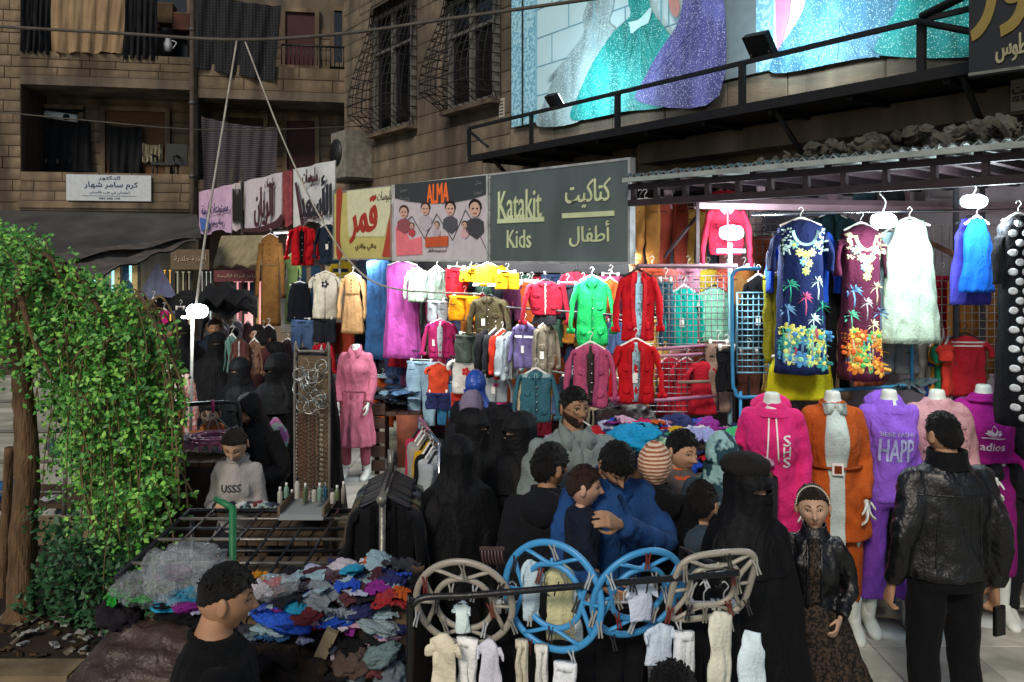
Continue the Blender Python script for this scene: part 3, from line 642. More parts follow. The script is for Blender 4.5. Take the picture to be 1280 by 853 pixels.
# corrugated roof right
rf = MB(); n = 150; xs = np.linspace(xr+.02, xR, n)
ra = [(x, -.12, 3.13+.018*math.sin(i*1.9)) for i, x in enumerate(xs)]; rb = [(x, 2.25, 3.2+.018*math.sin(i*1.9)) for i, x in enumerate(xs)]
V = ra+rb+[(a, b, c+.012) for a, b, c in ra+rb]; F = [(i, i+1, n+i+1, n+i) for i in range(n-1)]; F += [tuple(q+2*n for q in f[::-1]) for f in F]+[(i, i+1, 2*n+i+1, 2*n+i) for i in range(n-1)]
mk('roof', V, F, mat('galvanised_sheet', '7c8482', rough=.5, metal=.4, var=.35), st)
MB().box(((xr+xR)/2, -.13, 3.105), (xR-xr, .03, .035)).build('roof_edge', mat('galvanised_sheet', '9aa19c', rough=.4, metal=.4), st, False)
TR = metal('2a1d22', .6)
MB().box(((xr+xR)/2, -.05, 3.055), (xR-xr, .045, .045)).build('chord', TR, st, False); MB().box(((xr+xR)/2, -.05, 2.925), (xR-xr, .05, .05)).build('chord', TR, st, False)
for px in (797, 826, 862, 890, 928, 968, 1013, 1060, 1112, 1172, 1236): x = FF.at(px, 240)[0]; MB().box((x, -.05, 2.99), (.035, .04, .09)).build('strut', TR, st, False)
for i, px in enumerate(np.linspace(800, 1270, 11)): x = FF.at(px, 240)[0]; MB().box((x, 1.1, 3.08), (.05, 2.2, .05)).build('rafter', TR, st, False)
IB = mat('mauve_beam', '8a7078', rough=.6, var=.2)
def wbar(a, b, r, m, name, parent): # bar between two world points, in the parent's frame
    Mi = Matrix.Rotation(-FF.rz, 4, 'Z') @ Matrix.Translation((-FF.o[0], -FF.o[1], 0))
    return MB().tube([Mi @ Vector(a), Mi @ Vector(b)], r, 4).build(name, m, parent, False)
wbar(P(868, 254, 6.3), P(1340, 262, 6.3), .045, IB, 'beam', st)
wbar(P(872, 248, 6.25), P(872, 335, 6.25), .018, TR, 'post', st); wbar(P(830, 322, 6.3), P(870, 272, 6.3), .014, TR, 'brace', st); wbar(P(795, 333, 6.4), P(922, 333, 6.0), .018, IB, 'beam', st)
for px, d in ((1195, 5.9), (1228, 6.3)): wbar(P(px, 235, d), (P(px, 0, d).x, d, 0), .022, metal('33333a'), 'post', st)
for px in (835, 950, 1040, 1130): wbar(P(px, 228, 6.9), P(px, 262, 6.9), .05, IB, 'post', st)
wbar(P(1155, 300, 6.2), P(1200, 322, 5.7), .022, mat('wooden_pole', '6b4a36'), 'arm', st); wbar(P(1240, 335, 6.2), P(1275, 352, 5.7), .022, mat('wooden_pole', '6b4a36'), 'arm', st)
# rubble on the roof
def rock(seed, n=10, m=7):
    V, F = ball(n, m); V = V*(1+.35*nz(V, 1.1, seed)[:, None]); return V, F
rk = []
for s in range(5):
    V, F = rock(50+s); me = bpy.data.meshes.new('lump'); me.from_pydata([tuple(v) for v in V], [], F); me.materials.append(stonemat('rubble', '6f6c62', '4a483f')); rk.append(me)
for i in range(150):
    u = rnd.random()**.7; px = 800+470*u; dens = ss(900, 1060, np.array(px)); x = FF.at(px, 220)[0]; y = rnd.uniform(-.02, .5)
    if rnd.random() > .25+.75*dens: continue
    o = linkobj('rubble_lump', rk[i % 5]); s = rnd.uniform(.022, .050)*(.6+.6*float(dens))
    zt = 3.17+rnd.random()*.10*float(dens); o.location = FF.world(x, y, zt); o.scale = (s*rnd.uniform(.8, 1.8), s, s*rnd.uniform(.5, 1)); o.rotation_euler = (rnd.random(), rnd.random(), rnd.random()*6)
    tag(o, 'grey lump of broken stone lying on the corrugated stall roof under the balcony', 'rubble', 'rubble on the corrugated roof')
# overhead cables and ropes
def cable(name, label, pts, r, mt, cat='cable', n=8):
    o = MB().tube(curve(pts, n), r, 6).build(name, mt); tag(o, label, cat); return o
CB = mat('cable_sheath', '4b463e', rough=.7)
cable('overhead_cable', 'thick grey cable crossing the street high up in front of the apartment house', [P(-60, 30, 11), P(150, 42, 10.5), P(298, 50, 10), P(430, 42, 10), P(560, 24, 9.6), P(760, -4, 9)], .022, CB)
cable('overhead_wire', 'thin wire strung across the lower balconies of the apartment house', [P(-40, 136, 14), P(100, 150, 14), P(270, 163, 14.5), P(452, 158, 16)], .012, CB)
RP = mat('white_rope', '9a9488', rough=.9)
cable('hanging_rope', 'white rope dropping from the thick cable to the street lamp pole', [P(296, 51, 10), P(275, 180, 9), P(256, 300, 7.8), P(245, 384, 6.6)], .012, RP, 'rope')
cable('hanging_rope', 'white rope slanting from the thick cable across the white banner', [P(306, 51, 10), P(352, 170, 9.6), P(395, 262, 9.3), P(440, 330, 9), P(488, 360, 8.7), P(600, 368, 7.8)], .010, RP, 'rope')
# ------------------------------------------------------------------ black street awning and far market
def sheet(name, label, cat, grid, mt, th=.02, group=None):
    n, m = len(grid), len(grid[0]); V = [tuple(p) for r in grid for p in r]; N_ = len(V)
    V += [(a, b, c-th) for a, b, c in V]; F = [(i*m+j, (i+1)*m+j, (i+1)*m+j+1, i*m+j+1) for i in range(n-1) for j in range(m-1)]
    F += [tuple(q+N_ for q in f[::-1]) for f in F]
    E = [i*m for i in range(n)]; o = mk(name, V, F, mt); tag(o, label, cat, group); return o
def bil(a, b, c, d, n, m, sag=.1, amp=.03, seed=0):
    G = []
    for i in range(n+1):
        row = []
        for j in range(m+1):
            u, v = j/m, i/n; p = (a*(1-u)+b*u)*(1-v)+(d*(1-u)+c*u)*v
            z = p.z-sag*math.sin(u*math.pi)*math.sin(v*math.pi)+amp*math.sin(u*19+v*7+seed)*math.sin(v*5+seed); row.append((p.x, p.y, z))
        G.append(row)
    return G
AW = mat('black_tarpaulin', '464440', rough=.6, var=.3, scale=2, spec=.4)
sheet('street_awning', 'huge sagging black tarpaulin awning stretched over the left stalls behind the tree', 'awning', bil(P(-60, 262, 13), P(246, 268, 13.5), P(252, 296, 11.5), P(-60, 350, 8.0), 16, 20, .25), AW)
sheet('street_awning', 'lower grey brown tarpaulin flap hanging under the huge black awning', 'awning', bil(P(60, 318, 9.5), P(236, 296, 11.4), P(246, 300, 11.3), P(118, 346, 9), 8, 14, .06), mat('grey_tarpaulin', '57504a', rough=.7, var=.3))
sheet('shop_awning', 'beige canvas shop awning below the long banner', 'awning', bil(P(277, 295, 14.4), P(333, 294, 13), P(330, 330, 12.3), P(266, 333, 13.6), 8, 10, .05), mat('beige_canvas', '8d8468', rough=.9))
sheet('market_tarp', 'wavy dark tarp roof over the far stall behind the street lamp', 'tarp', bil(P(196, 372, 11), P(322, 372, 10.6), P(322, 392, 9.8), P(190, 392, 10), 8, 26, -.16, .06), dk)
sheet('market_tarp', 'black bunched tarp lying over the far stall roof', 'tarp', bil(P(240, 366, 10.2), P(312, 366, 10.2), P(316, 376, 9.7), P(244, 378, 9.7), 8, 26, -.16, .05), dk)
for i, (a, b, c, d, col, tx, lab) in enumerate(((214, 262, 312, 337, '6a5a48', 'أحذية جلدية', 'faded brown shop sign beneath the end of the black awning'), (268, 326, 338, 352, '6e3a40', 'مركز البركة للألبسة', 'maroon shop sign below the beige awning'), (118, 176, 296, 326, '8a8a66', 'العالمية', 'curved pale green shop sign lit from below behind the tree'))):
    o = FB.empty('shop_sign', lab, 'sign'); rect(FB, a, b, c, d, -.35, prt(col), 'panel', o, .1); letters(FB, tx, a+4, b-4, c+(d-c)*.25, c+(d-c)*.7, -.42, prt('b8a890'), o, bold=.01)
o = thing('parasol', 'closed white cone parasol standing among the far lit shops', 'parasol', (P(197, 0, 12).x, 12, 0))
z1 = P(0, 330, 12).z; z0 = P(0, 392, 12).z
MB().loft([[(r*(1+.15*math.cos(6*a))*math.cos(a), r*(1+.15*math.cos(6*a))*math.sin(a), z) for a in np.linspace(0, 6.283, 36, endpoint=False)] for r, z in ((.34, z0), (.2, (z0+z1)/2), (.02, z1))]).build('canopy', fab('b8bce0'), o); MB().tube([(0, 0, 0), (0, 0, z1)], .02, 8).build('pole', metal(), o)
# ------------------------------------------------------------------ garments on hangers
PROF = {
 'shirt':  [(0, .30, .5), (.025, .42, .75), (.08, .86, .95), (.13, 1.0, 1), (.3, .94, 1.05), (.6, .92, 1.0), (1, .97, 1.0)],
 'jacket': [(0, .32, .6), (.03, .45, .8), (.08, .88, 1), (.14, 1.0, 1.05), (.3, .96, 1.1), (.62, .93, 1.05), (.9, .95, 1.05), (1, .93, 1.0)],
 'crop':   [(0, .32, .6), (.05, .5, .8), (.14, .9, 1), (.25, 1.0, 1.1), (.7, .98, 1.1), (1, .82, 1.0)],
 'dress':  [(0, .34, .5), (.02, .5, .8), (.05, .84, 1), (.09, .9, 1), (.22, .80, 1), (.33, .68, .9), (.5, .85, 1.15), (.75, 1.0, 1.35), (1, 1.12, 1.5)],
 'gown':   [(0, .34, .5), (.02, .55, .8), (.05, .88, 1), (.2, .84, 1), (.4, .84, 1), (.7, .92, 1.1), (1, 1.0, 1.2)],
 'tank':   [(0, .50, .5), (.04, .54, .7), (.12, .60, .8), (.22, .84, 1), (.5, .92, 1.0), (1, 1.12, 1.1)],
 'skirt':  [(0, .66, .8), (.05, .7, .9), (.3, .85, 1), (1, 1.0, 1.1)],
}
def interp(pr, t, k): return float(np.interp(t, [p[0] for p in pr], [p[k] for p in pr]))
class Surf:
    def __init__(s, kind, w, h, dep, folds=0.0, kf=7, seed=0):
        s.k, s.w, s.h, s.d, s.pr, s.fo, s.kf, s.ph = kind, w/2, h, dep, PROF[kind], folds, kf, seed*1.7
    def hw(s, t): return s.w*interp(s.pr, t, 1), s.d*interp(s.pr, t, 2)
    def pt(s, a, t):
        hx, hy = s.hw(t); c, q = math.cos(a), math.sin(a)
        f = 1+s.fo*(.25+t)*(math.sin(s.kf*a+s.ph+.8*math.sin(3*t+s.ph))+.5*math.sin(s.kf*1.7*a-s.ph+2*t))
        return (hx*math.copysign(abs(c)**.85, c)*(1+.25*(f-1)), hy*math.copysign(abs(q)**.8, q)*f, -t*s.h)
    def front(s, x, z):
        t = min(max(-z/s.h, 0), 1); hx, _ = s.hw(t); c = max(-1, min(1, x/max(hx, 1e-4)))
        a = -math.acos(math.copysign(min(1, abs(c)**(1/.85)), c)); return s.pt(a, t)[1]
    def mesh(s, n=22, m=36):
        ts = [0, .02, .045]+[i/(n-3) for i in range(1, n-2)]; ts = sorted(set(ts))
        return loft([[s.pt(2*math.pi*j/m, t) for j in range(m)] for t in ts])

def strip(S, pts, wd, off=.004):      # ribbon following the garment front through (x,z) points
    V = []; F = []
    for i, (x, z) in enumerate(pts):
        a = np.array(pts[min(i+1, len(pts)-1)])-np.array(pts[max(i-1, 0)]); a = a/np.linalg.norm(a); nx, nzv = -a[1]*wd/2, a[0]*wd/2
        for sx in (-1, 1): V.append((x+sx*nx, S.front(x+sx*nx, z+sx*nzv)-off, z+sx*nzv))
        for sx in (-1, 1): V.append((x+sx*nx, S.front(x+sx*nx, z+sx*nzv)+.002, z+sx*nzv))
    for i in range(len(pts)-1):
        b = 4*i; F += [(b, b+4, b+5, b+1), (b+1, b+5, b+7, b+3), (b+2, b, b+4, b+6)]
    F += [(0, 1, 3, 2), (4*len(pts)-4, 4*len(pts)-2, 4*len(pts)-1, 4*len(pts)-3)]
    return V, F
def patch(S, poly_, off=.004):        # flat shape wrapped on the garment front, centre fan
    c = np.mean(poly_, 0); n = len(poly_); V = [(c[0], S.front(*c)-off, c[1])]
    mid = [(np.array(p)+c)/2 for p in poly_]
    V += [(p[0], S.front(*p)-off, p[1]) for p in mid]+[(p[0], S.front(*p)-off, p[1]) for p in poly_]+[(p[0], S.front(*p)+.003, p[1]) for p in poly_]
    F = [(0, 1+(i+1) % n, 1+i) for i in range(n)]+[(1+i, 1+(i+1) % n, 1+n+(i+1) % n, 1+n+i) for i in range(n)]+[(1+n+i, 1+n+(i+1) % n, 1+2*n+(i+1) % n, 1+2*n+i) for i in range(n)]
    return V, F
def ell(cx, cz, rx, rz, n=10, rot=0): return [(cx+rx*math.cos(a)*math.cos(rot)-rz*math.sin(a)*math.sin(rot), cz+rx*math.cos(a)*math.sin(rot)+rz*math.sin(a)*math.cos(rot)) for a in np.linspace(0, 2*math.pi, n, endpoint=False)]

def hanger(o, w, m=WHITE, z=0.0, clip=False):
    h = MB()
    if clip:
        h.tube([(-w*.38, 0, z+.012), (w*.38, 0, z+.012)], .006, 6)
        for s in (-1, 1): h.box((s*w*.33, -.005, z), (.022, .03, .05))
    else:
        h.tube(curve([(-w*.40, 0, z-.035), (-w*.2, 0, z-.006), (0, 0, z+.02), (w*.2, 0, z-.006), (w*.40, 0, z-.035)], 4), .009, 6)
    h.tube(curve([(0, 0, z+.015), (0, 0, z+.05), (.018, 0, z+.075), (0, 0, z+.095), (-.016, 0, z+.08)], 4), .003, 5)
    return h.build('hanger', m, o)

GAR = []
def garment(kind, loc, W_, H_, col, label, rz=0.0, group=None, name=None, sleeve=None, inner=None, trim=None, mt=None, folds=None, kf=None, detail=True, hang=True, legs=None, seed=None, cat=None, dep=None, prints=None):
    seed = seed if seed is not None else len(GAR)+1; g = random.Random(seed)
    base = {'crop': 'jacket'}.get(kind, kind)
    o = thing(name or {'jacket': 'hanging_jacket', 'crop': 'hanging_jacket', 'shirt': 'hanging_shirt', 'tee': 'hanging_shirt', 'dress': 'hanging_dress', 'gown': 'hanging_dress', 'tank': 'hanging_vest', 'skirt': 'hanging_skirt', 'pants': 'hanging_trousers', 'shorts': 'hanging_shorts'}[kind], label, cat or {'jacket': 'jacket', 'crop': 'jacket', 'shirt': 'shirt', 'tee': 'shirt', 'dress': 'dress', 'gown': 'dress', 'tank': 'top', 'skirt': 'skirt', 'pants': 'trousers', 'shorts': 'shorts'}[kind], loc, rz, group)
    GAR.append(o); m = mt or fab(col); k2 = 'shirt' if kind == 'tee' else kind
    sl = sleeve if sleeve is not None else {'jacket': 'long', 'crop': 'long', 'shirt': 'long', 'tee': 'short', 'dress': 'short', 'gown': 'none', 'tank': 'none'}.get(kind, 'none')
    if kind in ('pants', 'shorts'):
        dep = dep or W_*.12; b = MB(); lw = W_/2
        top = [(0, .48, 1), (.06, .5, 1.05), (.25, .52, 1.05), (1, (.40 if kind == 'pants' else .5), .8)]
        for s in (-1, 1):
            rings = []
            for i in range(16):
                t = i/15; hx, hy = lw*interp(top, t, 1), dep*interp(top, t, 2); cx = s*lw*(.47+.06*t)
                rings.append([(cx+hx*math.cos(a)*(1+.04*math.sin(3*a+t*9+seed)), hy*math.sin(a)*(1+.12*math.sin(4*a+t*4+seed)), -t*H_) for a in np.linspace(0, 2*math.pi, 22, endpoint=False)])
            b.loft(rings)
        V = wr(b.V(), .008, .10, seed); bo = mk('legs', V, b.f, m, o)
        wb = MB().loft([[(W_*.50*math.cos(a), dep*1.15*math.sin(a), z) for a in np.linspace(0, 2*math.pi, 28, endpoint=False)] for z in (.0, -.03)]); wb.build('waistband', trim or m, o)
        if detail:
            for s in (-1, 1): MB().box((s*W_*.28, -dep*1.1, -.09), (W_*.2, .006, .006)).build('pocket', trim or fab('202024'), o, False)
        if hang: hanger(o, W_, z=.01, clip=True)
        return o
    if kind == 'skirt': tw = W_
    else: tw = W_*({'long': .68, 'short': .80, 'none': 1.0}[sl])
    dep = dep or max(.03, tw*.115)
    S = Surf(k2, tw, H_, dep, folds if folds is not None else {'skirt': .14, 'dress': .12, 'gown': .14, 'tank': .1}.get(kind, .06), kf or (9 if kind in ('skirt', 'dress', 'gown') else 5), seed)
    V, F = S.mesh(); V = wr(V, .006 if kind in ('skirt', 'dress', 'gown') else .009, .11, seed); V = wr(V, .003, .05, seed+5); mk('garment_body', V, F, m, o); S.front = caster(V, F)
    if sl != 'none':
        for s in (-1, 1):
            spread = (W_-tw)/2; L = (min(H_*.92, .5*max(H_, .3)+.12) if sl == 'long' else H_*.22); zs = -H_*.10-.01
            if kind == 'dress' and sl == 'short': L = min(H_*.22, .3)
            if kind == 'crop': L = H_*1.15
            r0 = tw*.175; pts = curve([(s*tw*.40, 0, zs), (s*(tw*.49), 0, zs-.02), (s*(tw*.52+spread*.45), -.01, zs-L*.5), (s*(tw*.49+spread*.72), -.015+g.uniform(-.01, .02), zs-L)], 4)
            n = len(pts); V, F = tube(pts, [r0*(1.0-.30*i/(n-1)) for i in range(n)], 14, True, .5); V = wr(V, .010, .10, seed+s)
            sv = mk('sleeve', V, F, trim if (trim and kind == 'raglan') else m, o)
            if detail and sl == 'long' and base == 'jacket':
                V, F = tube([pts[-2], pts[-1]+(pts[-1]-pts[-2])*.15], r0*.745, 12, True, .64); mk('cuff', V, F, trim or m, sv)
    if detail and base in ('jacket', 'shirt'):
        if inner:
            iw = tw*.20; top = .0
            V, F = strip(S, [(0, -t*H_) for t in np.linspace(.01, .96, 12)], iw, .006); mk('inner_shirt', V, F, fab(inner), o)
            for s in (-1, 1):
                V, F = strip(S, [(s*(iw*.5+.012+.01*math.sin(t*5)), -t*H_) for t in np.linspace(.02, .99, 12)], .028, .011); mk('front_edge', V, F, m, o)
        else:
            V, F = strip(S, [(0, -t*H_) for t in np.linspace(.05, .99, 12)], .012 if base == 'jacket' else .018, .006); mk('front_placket', V, F, trim or (fab('d8d4cc') if base == 'jacket' and seed % 3 == 0 else m), o)
        for s in (-1, 1):
            V, F = patch(S, [(s*.01, -H_*.0), (s*tw*.17, -H_*.0), (s*tw*.20, -H_*.08), (s*tw*.08, -H_*.17), (s*.012, -H_*.10)], .009); mk('collar', V, F, trim or m, o)
        if base == 'jacket':
            for s in (-1, 1):
                for zt in (.36, .72):
                    if zt < .5 and g.random() < .4: continue
                    V, F = patch(S, [(s*tw*.16, -H_*zt), (s*tw*.36, -H_*zt), (s*tw*.36, -H_*(zt+.10)), (s*tw*.26, -H_*(zt+.13)), (s*tw*.16, -H_*(zt+.10))], .006); mk('pocket', V, F, m, o)
            for zt in (.3, .45, .6, .75):
                V, F = ball(8, 5); V = V*np.array([.007, .004, .007])+np.array([tw*.03, S.front(tw*.03, -zt*H_)-.013, -zt*H_]); mk('button', V, F, CHROME, o)
        if g.random() < .5:
            x = g.uniform(-.3, .3)*tw; V, F = strip(S, [(x, -H_*.5), (x, -H_*.5-.07)], .035, .010); mk('price_tag', V, F, WHITE, o, False)
    if prints: prints(o, S, tw, H_, g)
    if hang: hanger(o, tw, plas('1c1e22') if (seed % 3 == 0 or hang == 'dark') else WHITE, z=.0)
    return o

YAW = R(-24)
def G(kind, px, y0, y1, w, d, col, label, **k):
    if d is None: d = dF(px, k.pop('back', .25))
    rz = k.pop('rz', YAW+rnd.uniform(-.12, .12))
    if d > 4.5 and k.get('group') in (GS, GR) and w < 64: w *= 1.13; y1 += (y1-y0)*.04
    return garment(kind, P(px, y0, d), w*d/1000/max(.7, math.cos(rz)), (y1-y0)*d/1000, col, label, rz, **k)

# prints -----------------------------------------------------------
def pr_palm(cols, big, edge):
    def f(o, S, tw, H, g):
        def flower(x, z, r, c, c2='f0e070'):
            fl = MB()
            for i in range(7):
                a = i*.9; fl.add(*patch(S, ell(x+r*.62*math.cos(a), z+r*.62*math.sin(a), r*.42, r*.26, 8, a), .002))
            q = fl.build('flower_print', fab(c), o); V, F = patch(S, ell(x, z, r*.32, r*.32, 8), .0035); mk('flower_centre', V, F, fab(c2), q)
        def palm(x, z, r, c):
            p = MB(); p.add(*strip(S, [(x, z), (x+.006, z-r*1.0), (x, z-r*2.0)], .008, .002))
            for i in range(8):
                a = R(-25+i*33); p.add(*patch(S, [(x, z), (x+r*.5*math.cos(a)-r*.12*math.sin(a), z+r*.5*math.sin(a)+r*.12*math.cos(a)), (x+r*math.cos(a), z+r*math.sin(a)-r*.3), (x+r*.5*math.cos(a)+r*.10*math.sin(a), z+r*.4*math.sin(a)-r*.10)], .0025))
            p.build('palm_print', fab(c), o)
        for x, z, c in ((-.22, .16, '8fd0c0'), (-.12, .21, 'd8dc9a'), (0, .225, 'd8dc80'), (.12, .21, 'd8dc9a'), (.22, .16, '8fd0c0'), (-.05, .27, '7fb6d8'), (.06, .28, 'c8d890'), (0, .33, 'c8e08a')): flower(x*tw*1.0, -z*H, .032, c)
        V, F = strip(S, [(tw*.24*math.sin(a), -H*(.06+.10*math.cos(a))+0) for a in np.linspace(-1.5, 1.5, 12)], .018, .004); mk('neck_trim', V, F, fab(edge), o)
        ps = [(-.28, .42), (.24, .40), (-.02, .50), (-.33, .58), (.32, .56), (.14, .64)]
        for i, (x, z) in enumerate(ps): palm(x*tw, -z*H, .062, cols[i % len(cols)])
        gs = [(g.uniform(-.42, .42), g.uniform(.68, .95)) for _ in range(16)]+[(-.38, .80), (-.22, .74), (-.04, .78), (.12, .72), (.28, .76), (.40, .82), (-.30, .90), (-.12, .90), (.04, .92), (.2, .88), (.36, .93)]
        for i, (x, z) in enumerate(gs): flower(x*tw, -z*H, .034+.012*(i % 3), big[i % len(big)], big[(i+1) % len(big)])
        for i in range(9):
            x = (-.42+i*.105)*tw; V, F = strip(S, [(x, -H*.88), (x+.01, -H*.80), (x-.005, -H*.70)], .016, .0015); mk('stem_print', V, F, fab(cols[i % len(cols)]), o)
        sp = MB()          # speckled yoke
        for i in range(90):
            s = -1 if i % 2 else 1; x = s*tw*g.uniform(.26, .44); z = -H*g.uniform(.05, .22); sp.add(*patch(S, ell(x, z, .009, .006, 5, g.random()*3), .002))
        sp.build('petal_print', fab(cols[1]), o)['kind'] = 'stuff'
    return f
def pr_dots(c, n=60, r=.04):
    def f(o, S, tw, H, g):
        d = MB()
        for i in range(n):
            row = i//4; x = ((i % 4)-1.75+.5*(row % 2))*tw*.24; z = -H*(.04+row*.96/(n/4))
            if abs(x) < tw*.40: d.add(*patch(S, ell(x, z, r, r*1.15, 12), .005))
        d.build('dot_print', fab(c), o)
    return f
def pr_pleat(o, S, tw, H, g):
    V, F = strip(S, [(x, -H*.33) for x in np.linspace(-tw*.34, tw*.34, 10)], .02, .008); mk('belt', V, F, fab('5c4526'), o)
    for z in (.1, .16, .22, .28): V, F = ball(8, 5); V = V*.008+np.array([0, S.front(0, -z*H)-.005, -z*H]); mk('button', V, F, fab('3a2c18'), o)
def pr_stripe(cols, zs, wd):
    def f(o, S, tw, H, g):
        for c, z in zip(cols, zs): V, F = strip(S, [(x, -H*z) for x in np.linspace(-tw*.45, tw*.45, 12)], wd, .004); mk('stripe', V, F, fab(c), o)
    return f
def pr_motif(c, c2, r, z=.45):
    def f(o, S, tw, H, g):
        for i in range(5):
            a = i*1.257; V, F = patch(S, ell(r*.6*math.cos(a), -z*H+r*.6*math.sin(a), r*.5, r*.4, 8, a), .006); mk('petal', V, F, fab(c), o)
        V, F = patch(S, ell(0, -z*H, r*.35, r*.35), .010); mk('motif_centre', V, F, fab(c2), o)
    return f
def pr_side(c):
    def f(o, S, tw, H, g):
        for s in (-1, 1): V, F = strip(S, [(s*tw*(.42), -t*H) for t in np.linspace(.12, .97, 8)], .02, .003); mk('side_stripe', V, F, fab(c), o)
    return f

PK = {'8a2030': 'crimson', '2a3a58': 'navy', 'b87830': 'amber', '5a2a4a': 'plum', '3a5a4a': 'bottle green', 'a83a58': 'raspberry', '7a7468': 'grey', '1e2028': 'black', 'a0481e': 'rust', '445a80': 'blue', 'b0a48a': 'cream', 'a86a6a': 'dusty red', 'b8848c': 'rose', '7a4a50': 'mauve', 'c09a50': 'mustard', 'a8405a': 'magenta', '5a6a7a': 'slate', '94745a': 'tan', '304048': 'dark teal', 'b05a3a': 'orange'}
GS = 'clothes hanging on the fronts of the middle stalls'; GR = 'clothes hanging on the rails of the right stall'
# far section under the banner
G('gown', 338, 294, 403, 32, None, '6b4b24', 'long brown pleated dress hanging first under the white banner', group=GS, sleeve='long', kf=16, folds=.16, prints=pr_pleat, rz=0)
G('dress', 366, 318, 402, 22, None, '7f9a5c', 'slim pale green dress behind the red jacket under the banner', group=GS, back=.7)
G('jacket', 378, 283, 330, 38, None, 'b4141f', 'short red jacket with black printed shirt under the white banner', inner='15151a', group=GS, rz=0)
G('jacket', 411, 281, 328, 34, None, '1c2836', 'navy blue jacket hanging beside the short red one', group=GS, rz=0)
G('skirt', 375, 354, 401, 31, None, '121722', 'black leather skirt hanging below the short red jacket', group=GS)
G('pants', 378, 400, 440, 28, None, '46628c', 'faded blue jeans hanging beneath the black leather skirt', group=GS, mt=denim('46628c'))
G('shirt', 407, 341, 396, 36, None, 'c9c4b2', 'cream sleeveless shirt with small dark embroidery', group=GS, sleeve='short', prints=pr_motif('2c3040', 'c9c4b2', .05, .25), rz=0)
G('shorts', 406, 399, 427, 27, None, '20242e', 'dark navy shorts beneath the cream embroidered shirt', group=GS)
G('crop', 427, 325, 346, 30, None, 'b79a2c', 'yellow and navy baby top above the cream embroidered shirt', group=GS, prints=pr_stripe(['1c2438'], [.6], .05), back=.6)
G('dress', 441, 343, 414, 36, None, 'b08a5e', 'tan belted trench coat left of the denim gowns', group=GS, sleeve='long', prints=pr_pleat)
G('skirt', 426, 404, 440, 36, None, '8a3522', 'rust red skirt low on the rail between jeans and trench coat', group=GS, back=.5)
G('jacket', 404, 429, 468, 32, None, 'a81c28', 'small red child jacket low behind the bangle board', group=GS, inner='c8ccd0')
G('shirt', 360, 425, 470, 26, None, '3a2a30', 'dark plum blouse hanging low at the far end of the stall', group=GS)
G('gown', 457, 322, 446, 26, None, '0f1622', 'long black gown hanging beside the blue denim gown', group=GS, back=.5)
G('gown', 474, 322, 444, 32, None, '2a5380', 'long blue denim gown under the yellow sign', group=GS, mt=denim('2f5a88'), kf=12, folds=.2, rz=R(-10))
G('gown', 503, 328, 443, 42, None, 'b04fa0', 'long orchid pink gown under the left end of the ALMA banner', group=GS, kf=8, folds=.2, rz=R(-10))
G('skirt', 503, 436, 458, 34, None, '8a1420', 'dark red flounced skirt below the orchid gown', group=GS, back=.4)
G('shirt', 521, 335, 376, 30, None, '93a894', 'sage green shirt first of the pair beside the orchid gown', group=GS)
G('shirt', 546, 335, 374, 30, None, '9db5a6', 'sage green shirt second of the pair under the ALMA banner', group=GS)
G('pants', 524, 376, 430, 22, None, '5c6a60', 'grey green trousers under the sage shirts', group=GS, back=.5)
G('pants', 547, 376, 402, 24, None, 'aab4ba', 'pale grey trousers clipped under the sage shirts', group=GS)
G('pants', 571, 336, 371, 26, None, 'c01c2c', 'bright red trousers under the ALMA banner', group=GS)
G('shirt', 596, 340, 370, 34, None, 'b2243c', 'crimson baby top behind the yellow shorts', group=GS, back=.6)
G('shorts', 588, 338, 352, 24, None, 'd69a14', 'small yellow folded shorts under the ALMA banner corner', group=GS)
G('tee', 610, 331, 357, 44, None, 'd8a018', 'yellow tee with white hem under the gap between two signs', group=GS, prints=pr_stripe(['d8d8d0'], [.92], .03))
G('shorts', 634, 342, 361, 26, None, 'cf9510', 'mustard shorts under the left corner of the Katakit sign', group=GS)
G('shorts', 581, 370, 400, 36, None, 'd98a0c', 'orange yellow shorts hanging with a white clip', group=GS)
G('pants', 567, 372, 415, 18, None, '1a1a1e', 'black narrow trousers beside the orange yellow shorts', group=GS, back=.5)
G('shirt', 603, 368, 404, 22, None, 'c0303c', 'red printed baby shirt beside the olive jacket', group=GS, back=.5)
G('jacket', 612, 371, 424, 50, None, '4c4630', 'olive jacket on a pale blue hanger with clips', group=GS, trim=fab('3a3524'))
G('jacket', 551, 401, 446, 44, None, 'b02a66', 'pink cardigan over a white shirt with white drawstring', group=GS, inner='c8d0d8', rz=R(-8))
G('shorts', 590, 419, 452, 38, None, '47524a', 'grey green cargo shorts under the olive jacket', group=GS)
G('pants', 527, 452, 528, 34, None, '7fa2ba', 'long pale blue jeans behind the orange child top', group=GS, mt=denim('8fb0c6'), back=.35)
G('pants', 560, 480, 530, 26, None, '2a6a94', 'teal blue jeans at the side of the orange child top', group=GS, mt=denim('2a6a94'), back=.35)
G('tee', 548, 455, 491, 30, None, 'c8452a', 'orange child top with a white tag above navy shorts', group=GS, rz=R(-6))
G('shorts', 548, 491, 511, 28, None, '242c58', 'navy child shorts under the orange top', group=GS, rz=R(-6))
G('tee', 583, 446, 490, 42, None, 'c9c6c0', 'white child tee with a red flower print', group=GS, prints=pr_motif('c02c34', 'd85a50', .045, .4), rz=R(-6))
G('shorts', 576, 491, 516, 22, None, 'c03026', 'bright red child shorts below the flower tee', group=GS)
for i, (px, c, l) in enumerate(((610, '16171a', 'black'), (620, '24262a', 'charcoal'), (628, 'b8301f', 'orange red'), (636, '9aa6aa', 'pale grey'))): G('jacket', px, 412+i, 466+i*2, 34, None, c, l+' jacket seen edge on, hanging in the sideways bunch under the olive jacket', group=GS, rz=R(55))
